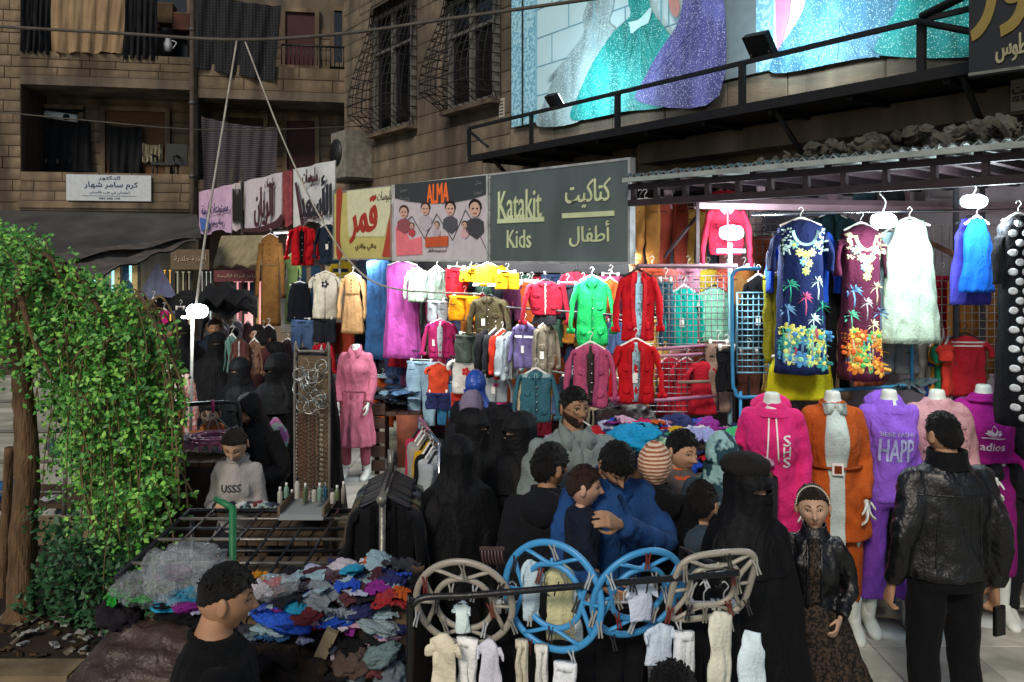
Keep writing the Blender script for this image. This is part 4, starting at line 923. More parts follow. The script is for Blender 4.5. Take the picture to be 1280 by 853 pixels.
G('shirt', 656, 404, 458, 34, None, '6a6090', 'lavender grey hoodie with white lettering and cords', group=GS, prints=pr_stripe(['d8d8e0'], [.3], .02))
G('jacket', 682, 405, 470, 32, None, '7a7264', 'grey camouflage jacket beside the lavender hoodie', group=GS, rz=R(30))
G('shirt', 620, 464, 501, 40, None, '98a2a8', 'grey child blouse with a pink round print', group=GS, prints=pr_motif('b23a70', '3a2030', .03, .45), rz=R(-5))
G('pants', 618, 502, 528, 28, None, 'c01c74', 'hot pink child leggings under the grey blouse', group=GS, rz=R(-5))
G('jacket', 670, 464, 525, 54, 5.9, '3a6a78', 'teal and grey zip up child sweatshirt in front of the dark doorway', group=GS, prints=pr_stripe(['8fb0b8'], [.08], .03), rz=R(-5))
G('crop', 682, 352, 392, 56, None, 'a01c30', 'cropped crimson satin jacket with white sleeve stripes', group=GS, rz=R(-5))
G('pants', 696, 375, 440, 24, None, '4a1420', 'dark maroon trousers behind the crimson jacket', group=GS, back=.6)
G('pants', 716, 372, 440, 26, None, 'b89040', 'mustard trousers between the crimson and green jackets', group=GS, back=.8)
G('skirt', 681, 391, 405, 28, None, '2a2a30', 'short black skirt under the cropped crimson jacket', group=GS)
for i, (px, c, l) in enumerate(((652, 'c4694e', 'salmon'), (665, '9c5226', 'rust brown'), (640, 'c03a4a', 'raspberry'))): G('pants', px, 353, 405, 20, None, c, l+' trousers hanging in the row behind the crimson jacket', group=GS, back=.6)
G('jacket', 740, 347, 429, 52, None, '1fae5a', 'bright green long jacket with patch pockets', group=GS, rz=R(-4), folds=.04, trim=fab('189a4e'))
G('jacket', 738, 431, 506, 60, 5.7, 'b04e72', 'dusty pink denim jacket with an orange swing tag', group=GS, rz=R(-4), inner='3a3030')
G('jacket', 797, 340, 426, 64, 5.9, 'c41824', 'bright red jacket open over a pale blue shirt', group=GS, inner='9fc2cc', rz=R(6))
G('jacket', 795, 427, 501, 62, 5.7, 'b8161f', 'second red jacket open over a pale blue shirt, below the first', group=GS, inner='9ab8c0', rz=R(-6))
G('pants', 832, 352, 430, 16, 6.2, '3a7080', 'striped teal trousers behind the bright red jacket', group=GS)
G('shirt', 720, 340, 372, 40, None, 'c8344a', 'coral red blouse behind the top of the green jacket', group=GS, back=.7)
G('pants', 764, 345, 400, 24, None, '8a3a58', 'plum trousers between the green and red jackets', group=GS, back=.7)
G('shirt', 770, 410, 470, 40, None, '4c3c64', 'violet blouse half hidden behind the two red jackets', group=GS, back=.7)
for i in range(46):     # packed back rows of the middle stalls
    row = i % 3; px = 470+i*7.4+rnd.uniform(-4, 4); y0 = (348, 418, 478)[row]+rnd.uniform(-5, 5)
    c = rnd.choice(['8a2030', '2a3a58', 'b87830', '5a2a4a', '3a5a4a', 'a83a58', '7a7468', '1e2028', 'a0481e', '445a80', 'b0a48a'])
    G(rnd.choice(['shirt', 'pants', 'jacket']), px, y0, y0+rnd.uniform(50, 70), rnd.uniform(26, 36), None, c, PK[c]+' garment packed on the dim back rail of the middle stalls', group='clothes packed on the dim back rails', back=.95+.1*(i % 2), detail=False, name='packed_garment', cat='garment')
for i in range(64):     # small clothes filling the gaps of the middle stalls
    row = i % 4; px = 462+i*5.05+rnd.uniform(-5, 5); y0 = (352, 396, 440, 478)[row]+rnd.uniform(-8, 8); c = rnd.choice(list(PK)[:11]+['a83a58', 'b87830', 'b0a48a', 'a0481e'])
    G(rnd.choice(['tee', 'shorts', 'shirt', 'pants']), px, y0, y0+rnd.uniform(30, 48), rnd.uniform(22, 32), None, c, PK[c]+' child garment tucked between the larger ones on the middle stalls', group='small clothes tucked between on the middle stalls', back=.5+.08*(i % 3), detail=False, name='small_garment', cat='garment')
# right stall, upper rail
GR = 'clothes hanging on the rails of the right stall'
G('pants', 806, 252, 330, 34, 6.7, '9a6a34', 'tan trousers next to the end of the Katakit sign', group=GR, rz=0)
G('pants', 800, 252, 330, 20, 6.9, '1c1a1a', 'black strip of trousers against the end of the Katakit sign', group=GR, rz=0)
G('pants', 840, 252, 330, 36, 6.9, '8c3a2c', 'brick red trousers on the upper rail', group=GR, rz=0)
G('pants', 869, 262, 348, 28, 6.95, 'c09a4c', 'pale yellow trousers behind the diagonal brace', group=GR, rz=0)
G('crop', 908, 258, 319, 66, 6.35, 'c02c48', 'crimson cropped sweater right behind the lit work lamp', group=GR, rz=0, trim=fab('d8b0b8'))
G('shirt', 905, 238, 262, 50, 6.9, 'b83040', 'folded red top on the highest rail', group=GR, rz=0)
for i, (px, c, l) in enumerate(((815, 'c8553a', 'orange'), (838, 'cc6a66', 'salmon'), (860, 'c884a0', 'pale pink'), (885, 'b89a34', 'mustard'), (908, 'c65a4a', 'coral'), (930, '9a5c2c', 'ochre'))): G('tee' if i % 2 else 'shorts', px, 336, 366, 30, 6.6, c, l+' top hanging in the row above the turquoise blouse', group=GR, rz=0)
G('shirt', 855, 360, 432, 46, 6.3, '12b0a0', 'turquoise blouse behind the wire grid', group=GR, rz=R(4))
G('tee', 893, 360, 425, 40, 6.3, '8ad0b0', 'mint green tunic behind the wire grid', group=GR, rz=R(-4))
for i, px in enumerate((838, 858, 878)): G('dress', px, 448+i*2, 515, 34, 6.3-.1*i, ['b41c30', 'c02438', 'a81a2c'][i], ['crimson dress nearest the lower red jacket behind the wire grid', 'crimson dress in the middle of three behind the wire grid', 'crimson dress last of three behind the wire grid'][i], group=GR, rz=0, folds=.2)
G('shirt', 880, 425, 452, 40, 6.6, 'c4563c', 'orange blouse above the crimson dresses', group=GR, rz=0)
G('pants', 898, 430, 512, 28, 6.1, '8c7468', 'dusty beige trousers beside the blue rail frame', group=GR, rz=0)
G('shorts', 908, 436, 488, 22, 5.95, '14161a', 'black leather shorts clipped on the blue rail frame', group=GR, rz=0)
G('pants', 936, 440, 495, 26, 6.1, '5c3a30', 'brown trousers behind the small wire rack', group=GR, rz=0)
G('shirt', 948, 346, 440, 44, 6.3, '101216', 'black blouse behind the small wire rack', group=GR, rz=0)
G('skirt', 932, 342, 380, 40, 6.6, '8a6236', 'brown skirt above the small wire rack', group=GR, rz=0)
G('gown', 1001, 276, 466, 80, 5.6, '15224e', 'navy blue kaftan printed with palms and flowers', sleeve='short', group=GR, rz=0, folds=.10, kf=7, prints=pr_palm(['3fae8c', 'c8e6e0', 'c8587e', '6aa0c8'], ['c8c860', '3fa0a0', 'd8e080', '4a8ac0', '88c8a0'], '9cc8d0'), dep=.10)
G('skirt', 1000, 440, 499, 88, 5.75, 'b6b01a', 'bright yellow skirt below the navy palm kaftan', group=GR, rz=0, folds=.12, kf=6)
G('shirt', 1004, 284, 384, 96, 5.8, '1c48b0', 'royal blue blouse peeping out behind the navy kaftan', group=GR, rz=0)
G('pants', 966, 345, 450, 22, 5.85, '7c7a20', 'olive trousers edge beside the navy kaftan', group=GR, rz=0)
G('gown', 1076, 282, 474, 66, 5.65, '4e1c34', 'maroon kaftan printed with palms and orange flowers', sleeve='short', group=GR, rz=0, folds=.10, kf=7, prints=pr_palm(['6a9ac8', 'd0c8a0', 'b0a8b0', '58b090'], ['d07830', 'e0a848', 'c85a30', 'd8c060', '58b060'], 'a8c888'), dep=.10)
G('pants', 1047, 330, 480, 30, 5.9, '16181c', 'black trousers between the two palm kaftans', group=GR, rz=0)
G('tank', 1137, 276, 428, 64, 5.6, '9fb4a2', 'long sleeveless mint white tunic on a hanger', group=GR, rz=0, folds=.12, kf=9, dep=.09)
G('tank', 1112, 290, 420, 30, 5.8, '9cb8c0', 'pale blue tunic behind the mint white one', group=GR, rz=0)
G('shorts', 1118, 425, 466, 52, 5.8, '70767a', 'grey crinkled shorts below the mint white tunic', group=GR, rz=0)
G('shirt', 1152, 425, 480, 26, 5.9, '8a8474', 'stone grey blouse beside the football shirts', group=GR, rz=R(40))
G('pants', 1178, 345, 430, 34, 6.3, 'b8243c', 'coral red trousers behind the steel post', group=GR, rz=0)
G('pants', 1198, 350, 470, 24, 6.2, 'b87838', 'amber trousers behind the steel post', group=GR, rz=0)
G('pants', 1218, 376, 470, 36, 6.4, 'a87640', 'light tan trousers behind the wire grid', group=GR, rz=0)
G('pants', 1246, 352, 462, 36, 6.4, '8c5c28', 'dark tan trousers at the end of the wire grid', group=GR, rz=0)
G('tank', 1213, 274, 377, 42, 5.45, '3b3a9a', 'violet blue vest behind the bright blue vest', group=GR, rz=0)
G('tank', 1221, 274, 362, 34, 5.35, '1460c8', 'bright blue sleeveless vest on a white hanger', group=GR, rz=0)
G('tank', 1266, 372, 470, 36, 6.3, '9088b0', 'lilac striped top behind the polka dot dress', group=GR, rz=0)
G('tee', 1206, 420, 492, 56, 5.9, 'b42430', 'red and white striped football shirt on a white hanger', group=GR, rz=R(-8), prints=pr_stripe(['d8c8c4', 'd8c8c4'], [.1, .16], .012))
for i, (px, c, l) in enumerate(((1186, 'c83a30', 'orange red'), (1179, '1c7a58', 'green'), (1172, 'c8882c', 'yellow'), (1166, '24408c', 'blue'))): G('tee', px, 424+i*2, 490, 46, 5.95+.06*i, c, l+' shirt seen edge on behind the striped football shirt', group=GR, rz=R(52))
G('gown', 1273, 270, 520, 56, 4.95, '0d0f14', 'long black dress with big white polka dots at the picture edge', group=GR, sleeve='short', rz=0, folds=.10, kf=6, prints=pr_dots('b8bcc0', 84, .020), dep=.09)
G('skirt', 1118, 234, 262, 26, 6.6, '1a1c20', 'black skirt on a white hanger on the highest rail', group=GR, rz=0)
G('skirt', 1080, 234, 262, 30, 6.6, '20303a', 'dark teal skirt on a white hanger beside the highest beam', group=GR, rz=0)
G('shirt', 1040, 268, 330, 60, 6.7, '10282c', 'dark green blouse hanging between the two kaftans', group=GR, rz=0)
for i in range(26):
    px = 800+i*19+rnd.uniform(-5, 5); row = i % 2; y0 = (296, 400)[row]; c = rnd.choice(['a86a6a', 'b8848c', '7a4a50', 'c09a50', 'a8405a', '5a6a7a', '94745a', '304048', 'b05a3a'])
    G(rnd.choice(['shirt', 'pants', 'gown']), px, y0, y0+rnd.uniform(70, 100), rnd.uniform(32, 44), 7.0+.12*(i % 3), c, PK[c]+' garment packed on the back rail of the right stall', group='clothes packed on the back rail of the right stall', detail=False, name='packed_garment', cat='garment', rz=0)
# far stall goods on the left
for i, (px, y0, y1, w, d, c, k, l) in enumerate(((205, 388, 440, 16, 9.8, 'd0287c', 'gown', 'hot pink gown on the far stall rail behind the tree'), (182, 372, 425, 12, 9.8, '2a1218', 'dress', 'dark wine dress first on the far stall rail'), (192, 374, 428, 10, 9.7, '3a1a22', 'dress', 'dark plum dress beside the hot pink gown'), (172, 374, 425, 12, 9.9, '4a2a24', 'dress', 'brown dress on the far stall rail by the leaves'), (300, 424, 470, 26, 7.8, '58342f', 'jacket', 'brown jacket hanging behind the veiled women'), (318, 426, 468, 22, 7.9, '7a5a48', 'jacket', 'fawn jacket hanging behind the veiled women'), (290, 420, 466, 20, 8.0, '5c8078', 'shirt', 'pale green blouse on a black hanger behind the veiled women'), (226, 386, 430, 14, 9.7, '20242c', 'pants', 'black trousers behind the lamp pole'), (160, 352, 400, 18, 10.5, '6aa8c0', 'shirt', 'pale blue blouse above the leaves of the tree'), (336, 408, 450, 24, 9.5, '181a1e', 'jacket', 'black jacket below the brown pleated dress'), (212, 505, 530, 30, 6.6, 'b0683a', 'shorts', 'orange shorts on the black tube rack'))):
    G(k, px, y0, y1, w, d, c, l, group='goods on the far left stalls', rz=0)
for i in range(14):
    px = 260+rnd.uniform(-6, 70); G(rnd.choice(['shirt', 'jacket', 'tee']), px, rnd.uniform(392, 412), rnd.uniform(430, 446), 16, 10.4+rnd.random()*.6, rnd.choice(['9a8a8c', '4a3034', '706a70', '2a2a30', '8c7a6a', 'a8a8a8']), 'small garment hanging in the crowded far stall under the wavy tarp', group='small garments of the far stall', detail=False, name='packed_garment', cat='garment', rz=0)
# ------------------------------------------------------------------ people
def head_base(n=64, m=50):
    V, F = ball(n, m); x, y, z = V.T.copy()
    X = x*.077; Y = y*.097; Z = z*.116
    lo = ss(0, 1, -z)
    X = X*(1-.34*lo**1.3); Y = np.where(y > 0, Y*(1-.38*lo), Y*(1-.16*lo))
    X = X*np.where(y < -.2, 1-.06*ss(.2, 1, -y), 1)
    Y = np.where(y < 0, Y*.98, Y)
    fr = ss(.15, .75, -y)
    xn, zn = X/.077, z
    G_ = lambda x0, z0, sx, sz: np.exp(-((xn-x0)/sx)**2-((zn-z0)/sz)**2)
    d = .024*G_(0, -.20, .13, .11)+.014*G_(0, -.02, .10, .16)+.008*G_(0, -.24, .24, .08)
    for s in (-1, 1): d += -.011*G_(s*.40, .06, .22, .11)+.005*G_(s*.38, .22, .28, .07)+.005*G_(s*.52, -.18, .22, .2)
    d += .007*G_(0, -.47, .26, .045)+.007*G_(0, -.57, .22, .05)-.005*G_(0, -.52, .26, .016)+.010*G_(0, -.82, .25, .14)-.004*G_(0, -.67, .25, .06)
    Y = Y-d*fr
    return np.stack([X, Y, Z], 1), F, V
HV, HF, HU = head_base()
# ears
def ear(s):
    V, F = ball(12, 10); V = V*np.array([.013, .020, .034]); V[:, 0] += -.006*np.exp(-((V[:, 1])/.01)**2-((V[:, 2])/.018)**2)*np.sign(V[:, 0])
    a = R(20*s); c, q = math.cos(a), math.sin(a); V = V @ np.array([[c, -q, 0], [q, c, 0], [0, 0, 1]]).T
    return V+np.array([s*.081, .010, .0]), F
_hb = MB().add(HV, HF); [_hb.add(*ear(s)) for s in (-1, 1)]
HEADV, HEADF = _hb.V(), _hb.f
def face_y(x, z):
    i = np.argmin((HV[:, 0]-x)**2+(HV[:, 2]-z)**2+np.where(HU[:, 1] > -.1, 1, 0)); return HV[i, 1]

_hands = {}
def hand_mesh(curl):
    if curl in _hands: return _hands[curl]
    b = MB()
    rings = []
    for z, hx, hy in ((-.035, .024, .019), (0, .027, .018), (.03, .036, .017), (.065, .042, .015), (.09, .041, .013)):
        rings.append([(hx*math.copysign(abs(math.cos(a))**.8, math.cos(a)), hy*math.sin(a), z) for a in np.linspace(0, 2*math.pi, 20, endpoint=False)])
    b.loft(rings)
    for i, (x, L) in enumerate(((-.031, .058), (-.011, .072), (.010, .078), (.030, .070))):
        p = Vector((x, 0, .082)); a = 0; pts = [p.copy()-Vector((0, 0, .02)), p.copy()]
        for k, f in enumerate((.45, .32, .23)):
            a += curl*(.8, 1.1, .8)[k]*(1+.06*(2-i)); p = p+Vector(((x*.12)*(1-curl*.6)*f, -math.sin(a)*L*f, math.cos(a)*L*f)); pts.append(p.copy())
        b.tube(curve(pts, 3), np.linspace(.0095, .0070, len(curve(pts, 3))), 8)
        b.ball(pts[-1], (.0070, .0070, .0075), 8, 6)
    pts = [Vector((.022, -.002, .005)), Vector((.046, -.012-.012*curl, .035)), Vector((.055-.018*curl, -.022-.024*curl, .062)), Vector((.054-.034*curl, -.032-.030*curl, .082-.006*curl))]
    b.tube(curve(pts, 3), np.linspace(.0125, .008, len(curve(pts, 3))), 8); b.ball(pts[-1], (.008, .008, .009), 8, 6)
    _hands[curl] = remesh(b.V(), b.f, .0064, 2); return _hands[curl]

HAIRC = {}
def hairmat(c):
    return mat('hair', c, rough=.55, var=.5, scale=14, bump=.9, bscale=60, spec=.35, stretch=(6, 6, .8))
def skinm(c): return mat('skin', c, rough=.55, var=.08, scale=20, bump=.06, bscale=120, spec=.35)

def hair_shell(style, seed=0, th=.010):
    """Shell over the skull; a mask says where hair grows."""
    x, y, z = HU.T
    front = -y
    if style == 'fade': line = np.where(front > .2, .48, np.where(front > -.1, .30, -.1)); t = th
    elif style in ('short', 'mop'): line = np.where(front > .3, .52-.2*(style == 'mop'), np.where(front > -.15, .05, -.50)); t = th*(1.15 if style == 'mop' else .9)
    elif style == 'tied': line = np.where(front > .3, .52, np.where(front > -.15, .12, -.45)); t = .010
    elif style == 'long': line = np.where(front > .3, .50, np.where(front > 0, .1, -1.2)); t = .016
    elif style == 'beard': return None
    # soft hairline along the circumference
    ang = np.arctan2(x, -y); line = np.interp(np.abs(ang), [0, .7, 1.05, 1.4, 1.9, 2.4, 3.15], {'fade': [.50, .46, .36, .22, .10, -.12, -.2], 'short': [.50, .46, .30, .0, -.05, -.42, -.5], 'mop': [.32, .30, .14, -.08, -.15, -.5, -.58], 'tied': [.54, .5, .36, .12, -.05, -.35, -.45], 'long': [.5, .46, .2, -.1, -.9, -1.2, -1.2]}[style])
    line = line+.05*np.sin(ang*23+seed)*(style == 'mop')+.02*np.sin(ang*41+seed)
    mk_ = ss(-.05, .09, z-line)
    n = nz(HU*np.array([1, 1, .5]), .28, 90+seed, 9)+.5*nz(HU, .12, 91+seed, 9)
    thick = t*(1+.5*ss(.3, .9, z)*(style in ('fade', 'short', 'mop')))+.005*n
    if style == 'fade': thick = thick*ss(.05, .5, z)+.002
    off = -.010*(1-mk_)+np.maximum(thick, .003)*mk_
    dr = HU/np.linalg.norm(HU, axis=1)[:, None]
    return HV+dr*off[:, None], HF

def rot3(yaw, pitch, roll=0): return np.array((Matrix.Rotation(yaw, 3, 'Z') @ Matrix.Rotation(pitch, 3, 'X') @ Matrix.Rotation(roll, 3, 'Y')))
PEOPLE = []
TORSO = {  # z, half width, half depth, y shift (for 1.7 m)
 'm': [(1.455, .062, .062, .012), (1.43, .085, .07, .01), (1.405, .118, .080, .005), (1.375, .152, .095, 0), (1.33, .175, .112, 0), (1.28, .185, .120, -.005), (1.18, .180, .122, -.01), (1.06, .168, .115, -.005), (.96, .165, .118, 0), (.88, .175, .122, .01), (.80, .170, .115, .01)],
 'f': [(1.455, .055, .055, .01), (1.43, .075, .06, .01), (1.40, .098, .07, .005), (1.37, .125, .082, 0), (1.33, .140, .092, 0), (1.26, .150, .122, -.02), (1.20, .146, .120, -.02), (1.07, .130, .10, 0), (.97, .155, .112, .005), (.88, .178, .12, .01), (.80, .172, .112, .01)]}
class Person:
    def __init__(s, px, ytop, d, yaw, label, sex='m', h=None, hk=.95, skin='9c7558', lean=0, head=(0, 0, 0), arms=None, hair='short', hairc='14110f', group=None, headless=False, dz=0, legs=None, cat='person', name='person', build=1.0, eyes=True, curl=(.5, .5), skin_m=None, beard=False, xy=None):
        p = P(px, ytop, d); s.h = h or p.z; s.hk = hk; s.k = (s.h-.216*hk)/1.465 if not headless else s.h/1.50
        s.sex, s.lean, s.build, s.dz, s.head, s.hl = sex, lean, build, dz, head, headless; k = s.k
        s.o = thing(name, label, cat, ((p.x if xy is None else xy[0]), (d if xy is None else xy[1]), 0), R(yaw), group); PEOPLE.append(s.o)
        sw = .168 if sex == 'm' else .138
        s.arms = {}
        for sd in (-1, 1):
            a = (arms or {}).get(sd) or ((sd*(sw+.055), .03, 1.09), (sd*(sw+.065), -.06, .855))
            s.arms[sd] = [np.array((sd*sw, .005, 1.350)), np.array(a[0]), np.array(a[1])]
        s.legs = legs or {sd: [(sd*.088, 0, .86), (sd*.10, -.02, .47), (sd*.105, .01, .075)] for sd in (-1, 1)}
        b = MB(); T = TORSO[sex]
        b.loft([[((hx-.012)*math.cos(a), y0+(hy-.012)*math.sin(a), z) for a in np.linspace(0, 2*math.pi, 24, endpoint=False)] for z, hx, hy, y0 in T])
        b.tube([(0, .012, 1.40), (0, .010, 1.47), (0, 0, 1.53 if not headless else 1.50)], [.085, .054, .049] if sex == 'm' else [.07, .050, .047], 16)
        for sd in (-1, 1):
            A = s.arms[sd]; b.tube(curve(A, 5), np.interp(np.linspace(0, 2, 11), [0, 1, 2], [.05, .040, .027]), 12); b.ball(A[0], (.050, .050, .050))
            L = s.legs[sd]; b.tube(curve(L, 5), np.interp(np.linspace(0, 2, 11), [0, 1, 2], [.088, .058, .038]), 14)
            an = np.array(L[2]); b.tube([an+(0, .04, -.04), an+(0, -.05, -.048), an+(0, -.13, -.055)], [.035, .035, .026], 10, flat=.8)
        V, F = remesh(b.V(), b.f, .024, 2)
        V = s.post(V); body = MB().add(V, F)
        if headless: V, F = loft([[(r*math.cos(a), .010+r*math.sin(a), z) for a in np.linspace(0, 2*math.pi, 24, endpoint=False)] for z, r in ((1.40, .095), (1.425, .070), (1.45, .055), (1.475, .050), (1.495, .047), (1.503, .040), (1.505, .03))]); body.add(s.post(V), F)
        for sd in (-1, 1):
            hv, hf = hand_mesh(curl[0 if sd < 0 else 1]); A = s.arms[sd]; dr = A[2]-A[1]; dr = dr/np.linalg.norm(dr)
            inner_ = np.array((-sd, 0, 0)) if abs(dr[0]) < .8 else np.array((0, 0, -1.)); pal = inner_-dr*np.dot(inner_, dr); pal /= np.linalg.norm(pal)
            ydir = -pal; xd = np.cross(ydir, dr); hv2 = hv.copy()
            if xd[1] > 0 or (abs(xd[1]) < .2 and xd[2] < 0): xd = -xd
            M3 = np.stack([xd, ydir, dr], 1); hf2 = hf
            if np.linalg.det(M3) < 0: hf2 = [f[::-1] for f in hf]
            hv2 = hv2 @ M3.T*(.95 if sex == 'm' else .85)+A[2]+dr*.03
            body.add(s.post(hv2), hf2)
        s.hm = lambda V: s.headx(V)
        if not headless: body.add(s.hm(HEADV.copy()) if hair else s.hm(HV.copy()), HEADF if hair else HF)
        s.sm = skin_m or skinm(skin)
        s.body = body.build('body', s.sm, s.o)
        if not headless:
            if hair: s.hair(hair, hairc, len(PEOPLE))
            if eyes: s.eyes(hairc)
            if beard:
                x, y, z = HU.T; ang = np.abs(np.arctan2(x, -y)); mk_ = ss(-.04, .08, -(z+.42)+.35*(ang-.3)*(ang > .3))*ss(1.8, 1.5, ang)*(1-ss(.7, 1.3, np.exp(-((x)/.34)**2-((z+.52)/.13)**2)*2.2)*(y < 0)); mk_ = np.maximum(mk_, .8*np.exp(-((x)/.3)**2-((z+.40)/.035)**2)*(y < 0))
                dr = HU; V = HV+dr*(-.004+.0062*mk_)[:, None]; mk('beard', s.hm(V), HF, mat('stubble', '33241b', rough=.8, var=.4, scale=60, bump=.5, bscale=150), s.o)
    def post(s, V):
        V = np.array(V, float)
        if s.lean:
            a = s.lean*ss(.92, 1.25, V[:, 2]); y, z = V[:, 1].copy(), V[:, 2]-.95
            m = V[:, 2] > .92; yn, zn = y*np.cos(a)-z*np.sin(a), y*np.sin(a)+z*np.cos(a); V[m, 1], V[m, 2] = yn[m], zn[m]+.95
        V[:, 0] *= s.build; V = V*s.k; V[:, 2] += s.dz; return V
    def headx(s, V):
        yaw, pitch, roll = s.head; V = V*s.hk/s.k; V = V+np.array([0, -.012, .100*s.hk/s.k])
        V = V @ rot3(R(yaw), R(pitch), R(roll)).T+np.array([0, 0, 1.465]); b = s.build; s.build = 1
        # rigid with the lean
        if s.lean:
            a = s.lean; z = V[:, 2]-.95; y = V[:, 1].copy(); V[:, 1] = y*math.cos(a)-z*math.sin(a); V[:, 2] = y*math.sin(a)+z*math.cos(a)+.95
        s.build = b; V = V*s.k; V[:, 2] += s.dz; return V
    def hair(s, style, c, seed):
        V, F = hair_shell(style, seed); h = mk('hair', s.hm(V), F, hairmat(c), s.o)
        if style in ('tied', 'long'):
            pts = [(0, .095, .03), (0, .125, -.01), (0, .12, -.10), (.01, .115, -.2)]; V, F = tube(curve(pts, 4), [.022, .026, .03, .03, .03, .028, .027, .026, .024, .02, .016, .012, .005], 12); mk('hair_tail', s.hm(V), F, hairmat(c), h)
        elif style in ('short', 'mop', 'fade'):   # loose locks that break the outline
            g = random.Random(seed); b = MB(); ids = [i for i in range(len(HU)) if HU[i, 2] > (.45 if style != 'mop' else .2)]
            for i in g.sample(ids, 170 if style != 'fade' else 230):
                p = V0 = HV[i]; n = HU[i]; q = n*.015*(1+.35*g.random()); t = np.array([g.uniform(-.6, .6), g.uniform(-1, .1), g.uniform(-.6, .1)]); t = t-n*np.dot(t, n)
                L = .022 if style == 'fade' else .024; b.tube([p+n*.006, p+q+t*L*.5, p+q*1.05+t*L], [.004, .0035, .001], 4)
            mk('hair_locks', s.hm(b.V()), b.f, hairmat(c), h)
    def eyes(s, hc):
        for sd in (-1, 1):
            x, z = sd*.031, .008; y = face_y(x, z); V, F = ball(14, 10)
            e = mk('eye', s.hm(V*.0125+np.array([x, y+.0085, z])), F, mat('eye_white', 'cfc8be', rough=.2, var=.02, bump=0), s.o)
            mk('iris', s.hm(V*np.array([.0058, .003, .0058])+np.array([x, y-.0028, z])), F, mat('iris', '1a100a', rough=.2, bump=0), e)
            lid = [(x-.014, face_y(x-.014, z)-.001, z-.001), (x-.006, y-.0035, z+.0065), (x+.004, y-.0038, z+.0072), (x+.014, face_y(x+.014, z)-.001, z)]
            V, F = tube(curve(lid, 3), .0018, 5); mk('eyelid', s.hm(V), F, mat('lash', '1a1310', bump=0), s.o)
            br = [(sd*.013, z+.021), (sd*.024, z+.027), (sd*.036, z+.026), (sd*.046, z+.019)]; br = [(a, face_y(a, b)-.001, b) for a, b in br]
            V, F = tube(curve(br, 3), [.002, .003, .0035, .0037, .0037, .0035, .003, .0025, .002, .001], 6); mk('eyebrow', s.hm(V), F, hairmat(hc), s.o)
        L = MB()
        for dz_, wd, th in ((-.0545, .022, .0042), (-.0625, .019, .0048)):
            pts = [(a, face_y(a, dz_)+.001, dz_+.002*abs(a/.02)) for a in np.linspace(-wd, wd, 7)]; L.tube(pts, [.001, th*.8, th, th, th, th*.8, .001], 8, flat=.8)
        mk('lips', s.hm(L.V()), L.f, skinm('9a5c50'), s.o)
        for sd in (-1, 1): V, F = ball(8, 6); mk('nostril', s.hm(V*np.array([.0035, .003, .002])+np.array([sd*.008, face_y(sd*.006, -.030)-.001, -.034])), F, mat('lash', '1a1310', bump=0), s.o)
    # clothes
    def top(s, col, hem=.86, sleeve='long', loose=.016, collar='crew', flare=0, name='shirt', mt=None, wrk=.009, vox=.0145, inner=None, waist=1.0):
        m = mt or fab(col); T = TORSO[s.sex]; b = MB(); rings = []
        zs = [1.45, 1.435, 1.41, 1.385, 1.35]+list(np.linspace(1.30, hem, 14))
        for z in zs:
            hx = float(np.interp(-z, [-t[0] for t in T], [t[1] for t in T])); hy = float(np.interp(-z, [-t[0] for t in T], [t[2] for t in T])); y0 = float(np.interp(-z, [-t[0] for t in T], [t[3] for t in T]))
            f = max(0, (1.25-z)); lo = loose*(1 if z < 1.4 else .5)+flare*f; hx = hx if z > 1.2 else max(hx, T[3][1]*.93*waist) if waist >= 1 else hx*waist
            if z < .80: hx, hy = T[-1][1], T[-1][2]
            fo = .0 if z > 1.1 else .03
            rings.append([((hx+lo)*math.cos(a)*(1+fo*math.sin(5*a+z*5)), y0+(hy+lo)*math.sin(a)*(1+fo*math.sin(7*a+z*3)), z) for a in np.linspace(0, 2*math.pi, 32, endpoint=False)])
        b.loft(rings)
        if sleeve:
            for sd in (-1, 1):
                A = s.arms[sd]; A = [A[0]+np.array([0, 0, 0]), A[1], A[2]]
                if sleeve == 'short': A = [A[0], A[0]*.55+A[1]*.45, A[0]*.2+A[1]*.8]
                b.tube(curve(A, 5), np.interp(np.linspace(0, 2, 11), [0, 1, 2], [.056+loose*.5, .048+loose*.55, (.036 if sleeve == 'long' else .054)+loose*.5]), 14); b.ball(A[0], (.056+loose*.45,)*3)
        V, F = remesh(b.V(), b.f, vox, 5)
        V = wr(V, wrk, .16, 7*len(PEOPLE)); V = wr(V, wrk*.45, .06, 7*len(PEOPLE)+3)
        g = mk(name, s.post(V), F, m, s.o)
        def ring(z, rx, ry, y0, r, tilt=0, seg=28, gap=0): 
            return [(rx*math.sin(a), y0-ry*math.cos(a), z+tilt*math.cos(a)) for a in np.linspace(gap, 2*math.pi-gap, seg)]
        if collar == 'crew': V, F = tube(ring(1.425 if s.hl else 1.435, .080, .076, .008, 0, -.015), .010, 8); mk('collar', s.post(V), F, m, g)
        if collar == 'shirt':
            for sd in (-1, 1):
                rg = [[(sd*.006, -.085, 1.385), (sd*.05, -.115, 1.36), (sd*.085, -.09, 1.395), (sd*.075, .0, 1.43), (sd*.0, .095, 1.44)], [(sd*.012, -.065, 1.425), (sd*.035, -.06, 1.45), (sd*.062, -.03, 1.475), (sd*.062, .02, 1.49), (0, .075, 1.495)]]
                V = np.array(rg).reshape(-1, 3); V = np.concatenate([V, V*np.array([1.05, 1.05, 1])+np.array([0, 0, .006])]); F = [(i, i+1, 6+i, 5+i) for i in range(4)]+[(10+i, 15+i, 16+i, 11+i) for i in range(4)]+[(i, 10+i, 11+i, i+1) for i in range(4)]+[(5+i, 6+i, 16+i, 15+i) for i in range(4)]
                mk('collar', s.post(V), F, m, g)
